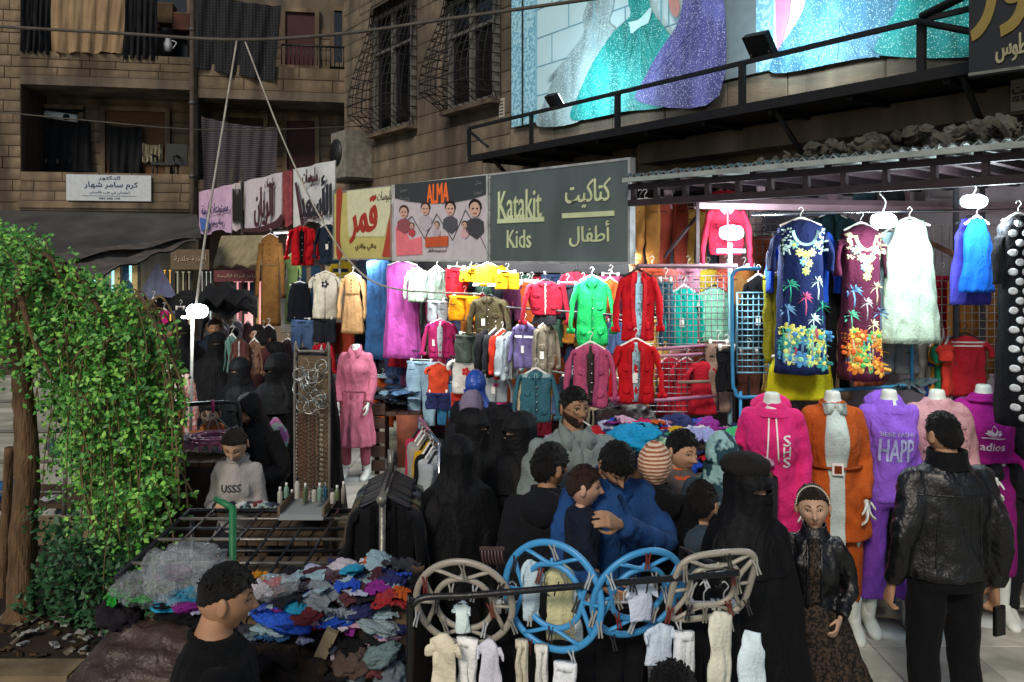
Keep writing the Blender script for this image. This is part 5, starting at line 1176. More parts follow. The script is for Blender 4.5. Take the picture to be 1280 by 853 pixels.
        if collar in ('stand', 'hood'):
            r = 1.12 if collar == 'hood' else 1.0
            V, F = loft([[(.082*r*q*math.cos(a), .012+.078*r*q*math.sin(a), z+.012*math.sin(a)) for a in np.linspace(0, 2*math.pi, 28, endpoint=False)] for z, q in (((1.405, 1.25), (1.44, 1.02), (1.475, .95), (1.478, .86), (1.44, .84), (1.41, .8)) if s.head is not None and not s.hl else ((1.385, 1.35), (1.41, 1.12), (1.43, .98), (1.43, .9), (1.41, .85), (1.39, .8)))], False); V = wr(V, .003, .06, 5); mk('collar', s.post(V), F, m, g)
        if collar == 'hood':
            V, F = ball(22, 14); V = V*np.array([.13, .075, .10])+np.array([0, .115, 1.39]); V = wr(V, .010, .10, 8); mk('hood', s.post(V), F, m, g)
        if name != 'under_shirt': s.g = g
        return g
    def surf(s, back=False):
        me = s.g.data; V = np.array([v.co[:] for v in me.vertices]); return caster(V, [tuple(p.vertices) for p in me.polygons], back)
    def front_line(s, x0, x1, z0, z1, wd, th, m, name, off=.03, parent=None, n=9, back=False):
        f = s.surf(back); pts = []
        for i in range(n):
            t = i/(n-1); q = s.post(np.array([[x0+(x1-x0)*t, 0, z0+(z1-z0)*t]]))[0]; pts.append((q[0], f(q[0], q[2])+(.001 if back else -.001), q[2]))
        V, F = tube(pts, wd*s.k, 8, True, 1.0); V[:, 1] = np.array([p[1] for p in pts]).repeat(8)+(V[:, 1]-np.array([p[1] for p in pts]).repeat(8))*min(1, th/wd); return mk(name, V, F, m, parent or s.o)
    def pants(s, col, mt=None, wide=1.0, flare=0.0, name='trousers', hem=None):
        m = mt or fab(col); b = MB()
        b.loft([[(hx*math.cos(a), .008+hy*math.sin(a), z) for a in np.linspace(0, 2*math.pi, 28, endpoint=False)] for z, hx, hy in ((1.0, .15, .115), (.92, .172, .128), (.84, .182, .132), (.79, .175, .12))])
        for sd in (-1, 1):
            L = [np.array(q) for q in s.legs[sd]]
            if hem: L = [L[0], L[1], L[1]+(L[2]-L[1])*((L[1][2]-hem)/(L[1][2]-L[2][2]))]
            b.tube(curve(L, 6), np.interp(np.linspace(0, 2, 13), [0, 1, 2], [.096, .070*wide, (.058+flare)*wide]), 18)
        V, F = remesh(b.V(), b.f, .020, 2); V = wr(V, .008, .14, 3*len(PEOPLE)+1); return mk(name, s.post(V), F, m, s.o)
    def skirt(s, col, z0=1.0, z1=.4, r0=.14, r1=.32, folds=.10, kf=13, mt=None, name='skirt'):
        m = mt or fab(col); rings = []
        for i in range(34):
            t = i/33; z = z0+(z1-z0)*t; r = r0+(r1-r0)*t**.9
            rings.append([(r*math.cos(a)*(1+folds*t*math.sin(kf*a+1.5*math.sin(2*t))), r*.78*math.sin(a)*(1+folds*t*math.sin(kf*a+1.5*math.sin(2*t)))+.005, z) for a in np.linspace(0, 2*math.pi, 110, endpoint=False)])
        V, F = loft(rings); V = wr(V, .006, .12, 3); return mk(name, s.post(V), F, m, s.o)
    def shoes(s, col='17171a', boot=False, mt=None):
        m = mt or plas(col, .5)
        for sd in (-1, 1):
            x, y, z = s.legs[sd][2]; zb = z-.075
            rings = []
            for yy, hw, hh in ((.075, .02, .03), (.065, .034, .055), (.02, .040, .062), (-.05, .042, .052), (-.12, .046, .038), (-.17, .040, .028), (-.195, .018, .016)):
                rings.append([(x+hw*math.cos(a), y+yy, zb+hh*.95+hh*.95*max(-.98, math.sin(a))) for a in np.linspace(0, 2*math.pi, 18, endpoint=False)])
            b = MB().loft(rings)
            if boot: b.tube([(x, y+.01, zb+.06), (x, y+.012, zb+.15), (x, y+.015, zb+.24)], [.046, .042, .052], 16)
            V, F = remesh(b.V(), b.f, .011, 2); o = mk('shoe' if not boot else 'boot', s.post(V)*np.array([1/s.build, 1, 1]), F, m, s.o)
            if not boot: V, F = loft([[(x+hw*math.cos(a), y-.055+.135*math.sin(a), z_) for a in np.linspace(0, 2*math.pi, 20, endpoint=False)] for z_, hw in ((zb, .043), (zb+.02, .045))]); mk('sole', s.post(V), F, plas('2a2a2c'), o)
    def scarf(s, col, mt=None, drape=True, th=.012, face=True, seed=1):
        """Head scarf: skull shell with an opening for the face, falling onto the shoulders."""
        m = mt or fab(col); x, y, z = HU.T; fo = ((x/.70)**2+((z+.12)/.66)**2 < 1) & (y < -.1) if face else np.zeros(len(HU), bool)
        off = np.where(fo, -.012, th)+.004*nz(HU, .5, seed); V = HV+HU*off[:, None]; V[:, 1] += .010*ss(0, 1, HU[:, 1]); g = mk('headscarf', s.hm(V), HF, m, s.o)
        if face:
            pts = [(.70*.079*math.sin(a)*1.0, 0, -.12*.116+.66*.118*math.cos(a)) for a in np.linspace(0, 2*math.pi, 30)]
            pts = [(p[0], face_y(p[0]*.95, max(-.108, p[2]*.95))-.004, p[2]) for p in pts]; V, F = tube(pts, .008, 6); mk('scarf_edge', s.hm(V), F, m, g)
        if drape:
            rings = []
            for z_, hx, hy, y0 in ((1.53, .092, .100, .015), (1.48, .095, .10, .01), (1.44, .115, .105, .005), (1.40, .150, .12, 0), (1.34, .180, .14, 0), (1.26, .19, .155, -.01)):
                rings.append([((hx)*math.cos(a)*(1+.04*math.sin(9*a+z_*12)), y0+hy*math.sin(a)*(1+.05*math.sin(8*a+z_*9)), z_) for a in np.linspace(0, 2*math.pi, 60, endpoint=False)])
            V, F = loft(rings, False); V = wr(V, .007, .09, seed); V = np.concatenate([V, V*np.array([.97, .97, 1])]); n = len(V)//2; F = F+[tuple(q+n for q in f[::-1]) for f in F]; mk('scarf_drape', s.post(V), F, m, g)
        return g

ABY = mat('abaya_cloth', '07080b', rough=.7, var=.3, scale=3, bump=.2, bscale=60, spec=.22); folds(ABY, 5, .6, .06)
def veiled(px, ytop, d, yaw, label, slit=True, hands=None, lean=0, col=None, h=None, wide=1.0, head=(0, 0, 0), group='women in black veils walking through the market', face_open=False, seed=None, arm=None, xy=None, hood=None):
    s = Person(px, ytop, d, yaw, label, sex='f', h=h, hair=None, eyes=slit or face_open, lean=lean, head=head, arms=(arm or {1: ((.165, .03, 1.10), (.155, -.02, .88)), -1: ((-.165, .03, 1.10), (-.155, -.02, .88))}), group=group, skin='a07c62', hairc='0c0a08', curl=(.9, .9), xy=xy)
    m = col or ABY; seed = seed or len(PEOPLE)*3; rings = []
    hz = 1.465+.100*s.hk/s.k; q = s.hk/s.k
    prof = [(hz+.128*q, .010, .012, -.01), (hz+.124*q, .035, .045, -.01), (hz+.110*q, .062, .078, -.01), (hz+.085*q, .082, .102, -.01), (hz+.05*q, .090, .116, -.012)]
    zs = list(np.arange(hz+.045*q, hz-.035*q, -.0065*q)); prof += [(z, .093, .123, -.012) for z in zs]
    prof += [(hz-.06*q, .097, .124, -.010), (hz-.09*q, .106, .122, -.006), (hz-.12*q, .125, .122, 0), (1.42, .142, .124, .0), (1.38, .172, .134, .0), (1.34, .192, .145, 0), (1.28, .208, .158, 0), (1.18, .225, .172, 0), (1.05, .245, .185, 0), (.9, .262, .198, 0), (.7, .28, .215, 0), (.5, .30, .23, 0), (.3, .31, .245, 0), (.12, .32, .26, 0), (.02, .325, .265, 0)]
    dense = []
    for a, b in zip(prof[:-1], prof[1:]):
        n = max(1, int((a[0]-b[0])/.04)); dense += [tuple(a[i]+(b[i]-a[i])*k/n for i in range(4)) for k in range(n)]
    dense.append(prof[-1]); M_ = 84
    for z, hx, hy, y0 in dense:
        t = max(0, (1.42-z)/1.42); w_ = wide if z < 1.42 else 1; f = .025+.10*t if z < 1.45 else 0
        rings.append([(hx*w_*math.cos(a)*(1+f*math.sin(6*a+seed+2*t)+f*.6*math.sin(13*a+seed*2-3*t)), y0+hy*w_*math.sin(a)*(1+f*math.sin(7*a+seed+t)+f*.5*math.sin(15*a-seed)), z) for a in np.linspace(0, 2*math.pi, M_, endpoint=False)])
    V, F = loft(rings)
    isb = V[:, 2] < 1.44; V2 = wr(V, .012, .22, seed); V[isb] = V2[isb]
    if not isb.all() :
        V3 = wr(V, .003, .08, seed+1); V[~isb] = V3[~isb]
    cz = hz+.010*q
    if slit: F = [f for f in F if not (len(f) == 4 and all(abs(V[i, 2]-cz) < .0135*q and V[i, 1] < -.03 and abs(V[i, 0]) < .058*q for i in f))]
    if face_open: F = [f for f in F if not (len(f) == 4 and all(((V[i, 2]-hz+.01)/.072/q)**2+(V[i, 0]/.058/q)**2 < 1 and V[i, 1] < 0 for i in f))]
    hv = V.copy()
    # head region turns with the head; body only leans
    hm_ = ss(1.42, 1.50, V[:, 2]); 
    A = s.post(V.copy()); L = V.copy(); L = (L-np.array([0, 0, 1.465])) @ rot3(*(R(a) for a in head)).T+np.array([0, 0, 1.465]); bb = s.build; s.build = 1; L = s.post(L); s.build = bb
    V = A*(1-hm_[:, None])+L*hm_[:, None]
    # cloth thickness
    mk('abaya', V, F, m, s.o)
    if slit: 
        b = MB(); r = .094
        for sg_ in (-1, 1):
            b.tube([(.095*math.sin(a)*1.0, -.012-.124*math.cos(a), cz+sg_*.0130*math.cos(a*1.2)) for a in np.linspace(-.72, .72, 12)], .0035, 6)
        mk('veil_edge', s.headpost(b.V()), b.f, m, s.o)
    # veil panel over the chest
    V_, F_ = [], []
    for i in range(10):
        t = i/9; z = hz-.03*q-t*.30
        for j in range(13):
            a = -1.1+2.2*j/12; r = 1+.05*math.sin(9*a+seed)*t
            hx = np.interp(t, [0, .3, .5, 1], [.097, .094, .15, .215]); hy = np.interp(t, [0, .3, .5, 1], [.128, .126, .15, .185]); V_.append((hx*math.sin(a)*r, -.012-hy*math.cos(a)*r, z-.02*math.cos(a)))
    V_ = np.array(V_); V_ = np.concatenate([V_, V_*np.array([.97, .97, 1])]); F_ = [(i*13+j, i*13+j+1, (i+1)*13+j+1, (i+1)*13+j) for i in range(9) for j in range(12)]; F_ += [tuple(k+130 for k in f[::-1]) for f in F_]
    if not face_open: mk('face_veil', s.headpost(V_) if True else V_, F_, m, s.o)
    if arm:
        for sd in arm:
            A = s.arms[sd]; V, F = tube(curve(A, 5), np.interp(np.linspace(0, 2, 11), [0, 1, 2], [.09, .08, .065]), 16, flat=1); V = wr(V, .01, .1, seed); mk('sleeve', s.post(V), F, m, s.o)
    return s
def _hp(s, V):
    V = np.array(V); L = (V-np.array([0, 0, 1.465])) @ rot3(*(R(a) for a in s.head)).T+np.array([0, 0, 1.465]); w = ss(1.40, 1.50, V[:, 2])[:, None]; L = L*w+V*(1-w)
    b = s.build; s.build = 1; L = s.post(L); s.build = b; return L
Person.headpost = _hp
def chest_text(s, t, w, h, z, col, bold=.01, x0=0, mt=None):
    f = s.surf(); q = lettering('lettering', t, w, h, (x0, 0, z), mt or fab(col), s.o, .0012, bold); bm = bmesh.new(); bm.from_mesh(q.data)
    for _ in range(3):
        bmesh.ops.triangulate(bm, faces=bm.faces[:]); bmesh.ops.subdivide_edges(bm, edges=[e for e in bm.edges if e.calc_length() > .016], cuts=1)
    bmesh.ops.triangulate(bm, faces=bm.faces[:]); bm.to_mesh(q.data); bm.free()
    for v in q.data.vertices: c = s.post(np.array([[v.co.x, 0, v.co.z]]))[0]; v.co = Vector((c[0], f(c[0], c[2])+v.co.y-.0045, c[2]))
# ------------------------------------------------------------------ the crowd
LEATH = mat('black_leather', '0c0d10', rough=.40, var=.2, scale=4, bump=.3, bscale=60, spec=.5, coat=.06); folds(LEATH, 6, .55, .04)
# man seated in the foreground
s = Person(262, 712, 2.72, 112, 'man with short dark hair in black tee seated in profile by the clothes heap', h=1.735, dz=-.30, hk=.94, skin='a37a5c', head=(-4, 4, 0), hair='fade', hairc='12100e', lean=.06, build=1.05,
    legs={sd: [(sd*.1, -.02, .84), (sd*.14, -.42, .80), (sd*.14, -.40, .40)] for sd in (-1, 1)}, arms={1: ((.27, -.02, 1.12), (.2, -.25, .95)), -1: ((-.27, -.02, 1.12), (-.2, -.25, .95))}, xy=(-1.035, 2.72))
s.top('08090b', hem=.84, sleeve='short', loose=.02, collar='crew'); s.pants('1a1c20'); s.shoes()
st_ = thing('stool', 'low wooden stool carrying the seated man in black', 'stool', (-1.045, 2.72, 0))
MB().box((0, 0, .46), (.36, .36, .04)).build('seat', mat('wood', '6b4c30'), st_, False)
for a in (-.15, .15):
    for b in (-.15, .15): MB().box((a, b, .22), (.04, .04, .44)).build('leg', mat('wood', '6b4c30'), st_, False)
# girl in a pale sweatshirt, head bowed
s = Person(297, 528, 5.0, 0, 'girl in pale grey printed sweatshirt looking down at her hands behind the goods stall', sex='f', h=1.46, hk=.92, skin='b08c70', head=(4, 32, 0), hair='tied', hairc='1c1512', arms={1: ((.19, -.03, 1.10), (.05, -.27, 1.16)), -1: ((-.19, -.03, 1.10), (-.05, -.27, 1.16))}, curl=(1.0, 1.0), build=.9)
s.top('9a9692', hem=.86, loose=.012, collar='crew'); s.pants('20222a'); s.shoes()
chest_text(s, 'USSS', .15, .05, 1.255, '3c3c42', bold=.02)
for sd in (-1, 1): V, F = tube([s.arms[sd][2]*.93+s.arms[sd][1]*.07, s.arms[sd][2]], .043, 12); mk('cuff', s.post(V), F, fab('24242a'), s.g)
V, F = tube([(-.03, -.27, 1.13), (0, -.29, 1.2)], .006, 8); ph = mk('eyeliner_pencil', s.post(V)+0, F, plas('1a1a1c')); ph.location = s.o.location; ph.rotation_euler = s.o.rotation_euler; tag(ph, 'small dark tube held in the hands of the girl in the sweatshirt', 'cosmetic')
# veiled stall keeper
s = veiled(316, 490, 5.7, -12, 'stall keeper in black headscarf and coat standing right behind the girl in the sweatshirt', slit=False, face_open=True, head=(0, 22, 0), arm={1: ((.27, -.06, 1.10), (.16, -.32, 1.10)), -1: ((-.27, -.06, 1.10), (-.16, -.32, 1.12))}, group=None)
s = veiled(352, 442, 6.6, -25, 'tall woman in black veil raising a pale folded cloth beside the bangle board', head=(-8, 10, 0), arm={-1: ((-.26, -.10, 1.15), (-.02, -.30, 1.20))})
pc = thing('folded_cloth', 'pale green patterned cloth held by the veiled woman beside the bangle board', 'cloth', P(345, 545, 6.05))
V, F = ball(14, 10); V = V*np.array([.10, .03, .14]); V[:, 0] *= 1-.5*ss(0, 1, V[:, 2]/.14); mk('cloth_sheet', wr(V, .010, .07, 3), F, leopard('mint_pattern', 'a8c4b8', 'c070a8', 18), pc)
veiled(300, 448, 7.2, -8, 'woman in black veil facing forward between the lamp pole and the stall keeper', wide=1.15)
veiled(272, 416, 8.3, 8, 'woman in black veil with a narrow eye slit right of the lit work lamp pole', wide=1.2)
veiled(228, 404, 9.0, 20, 'veiled woman in black half hidden left of the white lamp pole', wide=1.15)
veiled(343, 428, 8.6, 60, 'figure in black hood passing behind the bangle board', slit=False, wide=.9)
veiled(377, 436, 8.0, 150, 'figure in black veil seen from behind over the bangle board', slit=False, wide=.9)
veiled(400, 440, 7.3, -90, 'figure in black cloak walking away past the bangle board', slit=False, wide=.9)
# centre
veiled(588, 512, 4.9, 62, 'woman in black face veil whose eyes show, standing over the bent figure in black', wide=1.05)
veiled(572, 546, 4.25, 205, 'woman in wide black cloak with her back turned, at the middle of the crowd', slit=False, wide=1.15)
veiled(652, 516, 4.7, -50, 'woman in black face veil left of the man with glasses', wide=1.0)
veiled(628, 508, 5.6, 165, 'small veiled figure deep in the shade behind the veiled women', wide=.95)
def scarfed(px, y, d, yaw, col, lab, coat='14161c', face=True, mt=None, h=None, sex='f', **k):
    s = Person(px, y, d, yaw, lab, sex=sex, h=h, hair=None, skin='b08c70', **k); s.top(coat, hem=.45, loose=.05, collar='crew', name='coat', flare=.04); s.scarf(col, mt, face=face, seed=len(PEOPLE)); s.pants('1a1a1e'); s.shoes(); return s
scarfed(594, 464, 6.5, 170, '1c3f92', 'woman in shiny royal blue headscarf below the hanging child clothes', mt=mat('blue_satin', '1f46a0', rough=.4, bump=.5, bscale=6, spec=.6))
scarfed(589, 489, 5.9, 150, '7a7088', 'woman in greyish lilac headscarf under the blue scarfed woman', coat='1a1a22')
# man with glasses and cigarette
s = Person(717, 485, 4.45, 14, 'bearded man in glasses with a cigarette in his mouth and a pale collared shirt', h=1.76, skin='8e6a50', head=(12, -2, 0), hair='short', hairc='100e0c', beard=True, build=1.08)
s.top('74807e', hem=.80, loose=.018, collar='shirt'); s.pants('20222a'); s.shoes()
gl = MB()
for sd in (-1, 1):
    y = face_y(sd*.031, .0)-.012; gl.tube([(sd*.033+.024*math.cos(a), y+.004*abs(math.cos(a)), .002+.017*math.sin(a)) for a in np.linspace(0, 2*math.pi, 20)], .0021, 5, cap=False); gl.tube([(sd*.057, y, .006), (sd*.078, -.02, .01), (sd*.082, .02, .008)], .0014, 5)
gl.tube([(-.009, face_y(0, .01)-.004, .006), (.009, face_y(0, .01)-.004, .006)], .0014, 5); mk('spectacles', s.hm(gl.V()), gl.f, mat('gold_wire', '8a7a50', rough=.3, metal=1, bump=0), s.o)
V, F = tube([(.006, face_y(.006, -.058)+.002, -.058), (.020, face_y(.006, -.058)-.055, -.078)], .004, 8); mk('cigarette', s.hm(V), F, plas('d8d4cc'), s.o)
s.front_line(0, 0, 1.40, .85, .010, .004, fab('5f6c6a'), 'placket', .034)
# boy, back turned
s = Person(684, 558, 4.0, 165, 'boy with thick dark hair in dark grey hooded jacket below the man with glasses', h=1.55, hk=.97, hair='mop', hairc='0e0c0b', skin='9a7458', head=(-40, 4, 0)); s.top('14161a', hem=.80, loose=.03, collar='hood', name='jacket'); s.pants('16181c'); s.shoes()
# man in denim jacket with the baby
s = Person(757, 540, 3.95, 8, 'man with thick black fringe and blue denim jacket bending over the baby he carries', h=1.66, lean=.16, skin='a07a5e', head=(10, 34, 0), hair='mop', hairc='0b0a0a', arms={1: ((.22, -.20, 1.20), (-.06, -.42, 1.42)), -1: ((-.24, -.12, 1.08), (-.12, -.38, 1.08))}, curl=(.7, .5), build=1.03)
s.top('1d4474', hem=.84, loose=.03, collar='shirt', mt=denim('1b3f70'), name='denim_jacket'); s.pants('1c2230'); s.shoes()
s.front_line(.02, .02, 1.38, .88, .012, .005, denim('163a66'), 'placket', .036)
bb = Person(731, 584, 3.62, 100, 'baby with short brown hair in navy clothes held by the man in denim', h=.78, hk=.80, skin='b8907a', head=(-12, 4, 0), hair='short', hairc='33221a', dz=.80, xy=(P(727, 0, 3.72).x, 3.72), legs={sd: [(sd*.088, 0, .86), (sd*.12, -.2, .62), (sd*.12, -.1, .42)] for sd in (-1, 1)}, build=1.15)
bb.o.location.z = P(0, 584, 3.72).z-.78-.80
bb.top('141c2c', hem=.80, loose=.07, name='romper'); bb.pants('141c2c'); bb.shoes('c8c4bc')
# headscarf woman and the boy beyond
s = Person(818, 552, 4.0, 175, 'woman in orange striped headscarf and black hooded coat seen from behind', sex='f', h=1.56, hair=None, skin='b08c70', head=(-15, 0, 0)); s.top('0a0b0e', hem=.55, loose=.04, collar='hood', name='coat'); s.scarf('', plaid('striped_scarf', '8a4522', 'd8c0a8', 0, 17), face=True, drape=False); s.pants('16181c'); s.shoes()
s = Person(848, 538, 4.45, 18, 'boy with black fringe and orange collar standing beside the striped headscarf', h=1.53, hk=.96, skin='b28a6e', head=(18, 8, 0), hair='short', hairc='0e0c0b'); s.top('56504e', hem=.8, loose=.035, collar='hood', name='jacket'); s.pants('20222a'); s.shoes()
V, F = loft([[(.075*q*math.cos(a), .01+.07*q*math.sin(a), z) for a in np.linspace(0, 6.283, 24, endpoint=False)] for z, q in ((1.40, 1.5), (1.44, 1.15), (1.475, 1.0))], False); mk('orange_collar', s.post(V), F, fab('c4532c'), s.o)
s = scarfed(902, 543, 4.15, 160, '', 'woman in blue green leaf patterned headscarf and slate coat', coat='2e3c48', mt=leopard('leaf_scarf', '1c3a48', '8ab0b0', 13), h=1.58); 
s = Person(876, 570, 4.0, 150, 'child in slate blue jacket between the two headscarves', h=1.36, hk=.93, hair='short', skin='a88468'); s.top('33414e', hem=.8, loose=.05, collar='hood', name='jacket'); s.pants('20222a'); s.shoes()
# woman in knitted beret and veil, girl beside her
s = veiled(932, 580, 3.5, 28, 'large woman in black veil under a dark knitted cap beside the girl in leather jacket', wide=1.08, group=None, h=1.60)
V, F = ball(30, 18); V = V*np.array([.108, .12, .062])+np.array([0, .012, .098]); V = wr(V, .006, .05, 4); mk('knitted_cap', s.hm(V), F, mat('brown_knit', '1c1a19', rough=.95, bump=1.0, bscale=90), s.o)
s = Person(1018, 607, 3.95, -20, 'girl in black leather jacket and gathered leopard skirt with a pearl hair band', sex='f', h=1.37, hk=.93, skin='b8957c', head=(4, 2, -5), hair='tied', hairc='2a2019', build=.9, arms={-1: ((-.22, .0, 1.10), (-.24, -.20, 1.02)), 1: ((.23, .04, 1.12), (.16, -.14, .98))})
s.top('', hem=.98, loose=.014, collar='stand', mt=LEATH, name='leather_jacket', waist=.95, wrk=.012)
s.skirt('', z0=1.02, z1=.53, r0=.155, r1=.35, mt=leopard('leopard_velvet', '0e0c0a', '3c3026', 75), folds=.09, kf=15); s.pants('101012', hem=.1); s.shoes()
s.front_line(0, 0, 1.40, 1.0, .035, .006, leopard('leopard_velvet', '0e0c0a', '3c3026', 75), 'dress_front', .012)
for sd in (-1, 1): s.front_line(sd*.045, sd*.045, 1.40, .99, .008, .005, LEATH, 'jacket_edge', .03)
b = MB()
for a in np.linspace(-1.45, 1.45, 26): b.ball((.084*math.sin(a), -.035, .02+.105*math.cos(a)), (.005, .005, .005), 8, 6)
mk('pearl_band', s.hm(b.V()), b.f, plas('c8c0b0'), s.o)
for sd in (-1, 1): V, F = ball(8, 6); mk('earring', s.hm(V*.006+np.array([sd*.082, .005, -.045])), F, mat('gold_wire', '8a7a50', rough=.3, metal=1, bump=0), s.o)
# man in leather jacket, back turned
s = Person(1182, 522, 4.15, 186, 'man in black leather jacket and black trousers seen from behind, phone in his hand', h=1.675, hk=.97, skin='a07a5e', hair='short', hairc='0e0c0b', build=1.10, arms={1: ((.235, .05, 1.07), (.255, -.02, .81)), -1: ((-.235, .05, 1.06), (-.265, -.02, .77))}, curl=(.8, .6), head=(8, 2, 0))
s.top('', hem=.85, loose=.022, collar='stand', mt=LEATH, name='leather_jacket', wrk=.010); s.pants('0c0d10', wide=1.12); s.shoes()
s.front_line(-.19, .19, 1.29, 1.29, .006, .003, LEATH, 'yoke_seam', .045, back=True, n=13)
for sd in (-1, 1): s.front_line(sd*.10, sd*.12, 1.28, .86, .005, .003, LEATH, 'back_seam', .045, back=True)
V, F = loft([[(.088*q*math.cos(a), .012+.085*q*math.sin(a), z) for a in np.linspace(0, 6.283, 30, endpoint=False)] for z, q in ((1.41, 1.2), (1.45, 1.05), (1.50, 1.02), (1.50, .9), (1.45, .9))], False); mk('knit_collar', s.post(wr(V, .003, .05, 2)), F, fab('0c0e11'), s.o)
ph = thing('mobile_phone', 'black phone case dangling from the hand of the man in the leather jacket', 'phone', P(1249, 776, 4.12), R(20)); MB().loft([[(x*.036, y*.008, z) for x, y in ((-1, -1), (1, -1), (1, 1), (-1, 1))] for z in (-.075, -.07, .07, .075)]).build('case', plas('0e0f11'), ph, False); MB().box((0, -.0095, .0), (.062, .002, .13)).build('screen', mat('dark_glass', '0b0e10'), ph, False)
# small boy far left, in orange
s = Person(263, 502, 6.5, 10, 'small boy in orange jacket peering over the pink round tray', h=1.32, hk=.92, skin='b28a70', hair='short', hairc='2a2624', head=(0, 4, 0)); s.top('b8642c', hem=.8, loose=.03, collar='hood', name='jacket'); s.pants('20242c'); s.shoes()
s.front_line(0, 0, 1.40, 1.1, .02, .004, fab('8ab8c8'), 'shirt_front', .02)
# more passers-by in the dark behind, and the head at the bottom edge
s = Person(842, 836, 2.45, 178, 'dark haired child at the very bottom of the picture under the clothes dryers', h=1.235, hk=.93, hair='short', hairc='0c0b0b'); s.top('14161a', hem=.8, loose=.03); s.pants('14161a'); s.shoes()
for px, y, d, yaw, c, l in ((322, 452, 9.2, 0, '3a2a2e', 'man in dark plum jacket deep in the crowd behind the veiled women'), (268, 398, 10.0, 20, '1c2a3a', 'passer-by in navy behind the lit lamp'), (215, 418, 9.6, -20, '101216', 'passer-by in black beside the far pink gown'), (328, 452, 8.6, 180, '52302f', 'passer-by in wine red coat facing away behind the bangle board')):
    s = Person(px, y, d, yaw, l, h=1.70, hair='short'); s.top(c, loose=.04, collar='hood', name='jacket'); s.pants('16181c'); s.shoes()

# ------------------------------------------------------------------ mannequins
MW = plas('c8cfc8', .4); GM = 'headless white shop mannequins in front of the right stall'
def mannequin(px, ytop, d, yaw, label, arms=None, h=1.60, **k):
    s = Person(px, ytop, d, yaw, label, sex='f', h=h, headless=True, hair=None, eyes=False, arms=arms, cat='mannequin', name='mannequin', group=GM, skin_m=MW, curl=(.35, .35), build=.93, legs={sd: [(sd*.10, 0, .86), (sd*.115, -.02, .47), (sd*.125, .01, .075)] for sd in (-1, 1)}, **k)
    MB().loft([[(.20*math.cos(a), .16*math.sin(a), z) for a in np.linspace(0, 6.283, 30, endpoint=False)] for z in (0, .012)]).build('base_plate', plas('a8b0ac'), s.o)
    return s
AR = {-1: ((-.195, .02, 1.10), (-.185, -.10, .87)), 1: ((.195, .02, 1.10), (.185, -.10, .87))}
s = mannequin(965, 490, 5.15, -16, 'mannequin in long bright pink hoodie with white cords and curly lettering', AR, h=1.615)
s.top('cf2a72', hem=.60, loose=.018, collar='hood', name='hoodie', vox=.013, wrk=.009); s.top('b9c4c0', hem=.55, sleeve=None, loose=.004, collar=None, name='under_shirt'); s.pants('c0246a'); s.shoes(mt=MW, boot=True)
for sd in (-1, 1): s.front_line(sd*.02, sd*.035, 1.40, 1.12, .005, .005, WHITE, 'cord', .048)
for i, t in enumerate('SHS'): chest_text(s, t, .045, .06, 1.25-i*.065, 'd8d8d8', bold=.02, x0=.085)
s = mannequin(1041, 490, 5.3, -12, 'mannequin in rust orange belted cardigan over a white shirt dress', AR, h=1.60)
s.top('a84e1c', hem=.62, loose=.020, collar='crew', name='cardigan', flare=.08, waist=.95, wrk=.008); s.pants('a04a1a', hem=.22); s.shoes(mt=MW, boot=True)
b = MB()
for x in np.linspace(-.058, .058, 9): pass
T_ = TORSO['f']
def panel_on(s, xs0, z0, z1, off, m, name, n=30, mm=11, wf=lambda t: 1.0):
    f = s.surf(); V = []
    for i in range(n):
        t = i/(n-1); z = z0+(z1-z0)*t
        for j in range(mm): q = s.post(np.array([[(-1+2*j/(mm-1))*xs0*wf(t), 0, z]]))[0]; V.append((q[0], f(q[0], q[2])-off, q[2]))
    V = np.array(V); V = np.concatenate([V, V+np.array([0, .012, 0])]); F = [(i*mm+j, i*mm+j+1, (i+1)*mm+j+1, (i+1)*mm+j) for i in range(n-1) for j in range(mm-1)]; N_ = n*mm; F += [tuple(q+N_ for q in f_[::-1]) for f_ in F]
    for i in range(n-1): F += [(i*mm, (i+1)*mm, (i+1)*mm+N_, i*mm+N_), (i*mm+mm-1, i*mm+mm-1+N_, (i+1)*mm+mm-1+N_, (i+1)*mm+mm-1)]
    return mk(name, V, F, m, s.o)
panel_on(s, .062, 1.42, .60, .006, fab('b4c4c0'), 'shirt_dress', wf=lambda t: .7+.9*math.sin(math.pi*min(1, t*1.9))*.6 if t < .5 else .75)
V, F = tube([(.163*math.sin(a), -.005-.143*math.cos(a), 1.06) for a in np.linspace(0, 6.283, 40)], .024, 8, flat=.25); mk('belt', s.post(V), F, fab('8a3c14'), s.o)
b = MB(); b.box((0, -.166, 1.06), (.07, .012, .07)); mk('buckle', s.post(b.V()), b.f, WHITE, s.o, False); b = MB(); b.box((0, -.172, 1.06), (.045, .012, .045)); mk('buckle_inlay', s.post(b.V()), b.f, fab('7a3414'), s.o, False)
for sd in (-1, 1):
    rg = np.array([(0, -.07, 1.43), (sd*.02, -.10, 1.37), (sd*.07, -.11, 1.38), (sd*.075, -.05, 1.43)]); V = np.concatenate([rg, rg+np.array([0, .01, .008])]); mk('collar', s.post(V), [(0, 1, 2, 3), (7, 6, 5, 4), (0, 4, 5, 1), (1, 5, 6, 2), (2, 6, 7, 3), (3, 7, 4, 0)], fab('b8c8c4'), s.o)
s = mannequin(1112, 488, 5.35, -8, 'mannequin in lilac hoodie with big pale letters and flared purple trousers', AR, h=1.60)
s.top('8458c8', hem=.82, loose=.024, collar='hood', name='hoodie', vox=.013, wrk=.009); s.top('b0b8b4', hem=.79, sleeve=None, loose=.004, collar=None, name='under_shirt'); s.pants('6a3ca0', wide=1.15, flare=.03, hem=.22); s.shoes(mt=MW, boot=True)
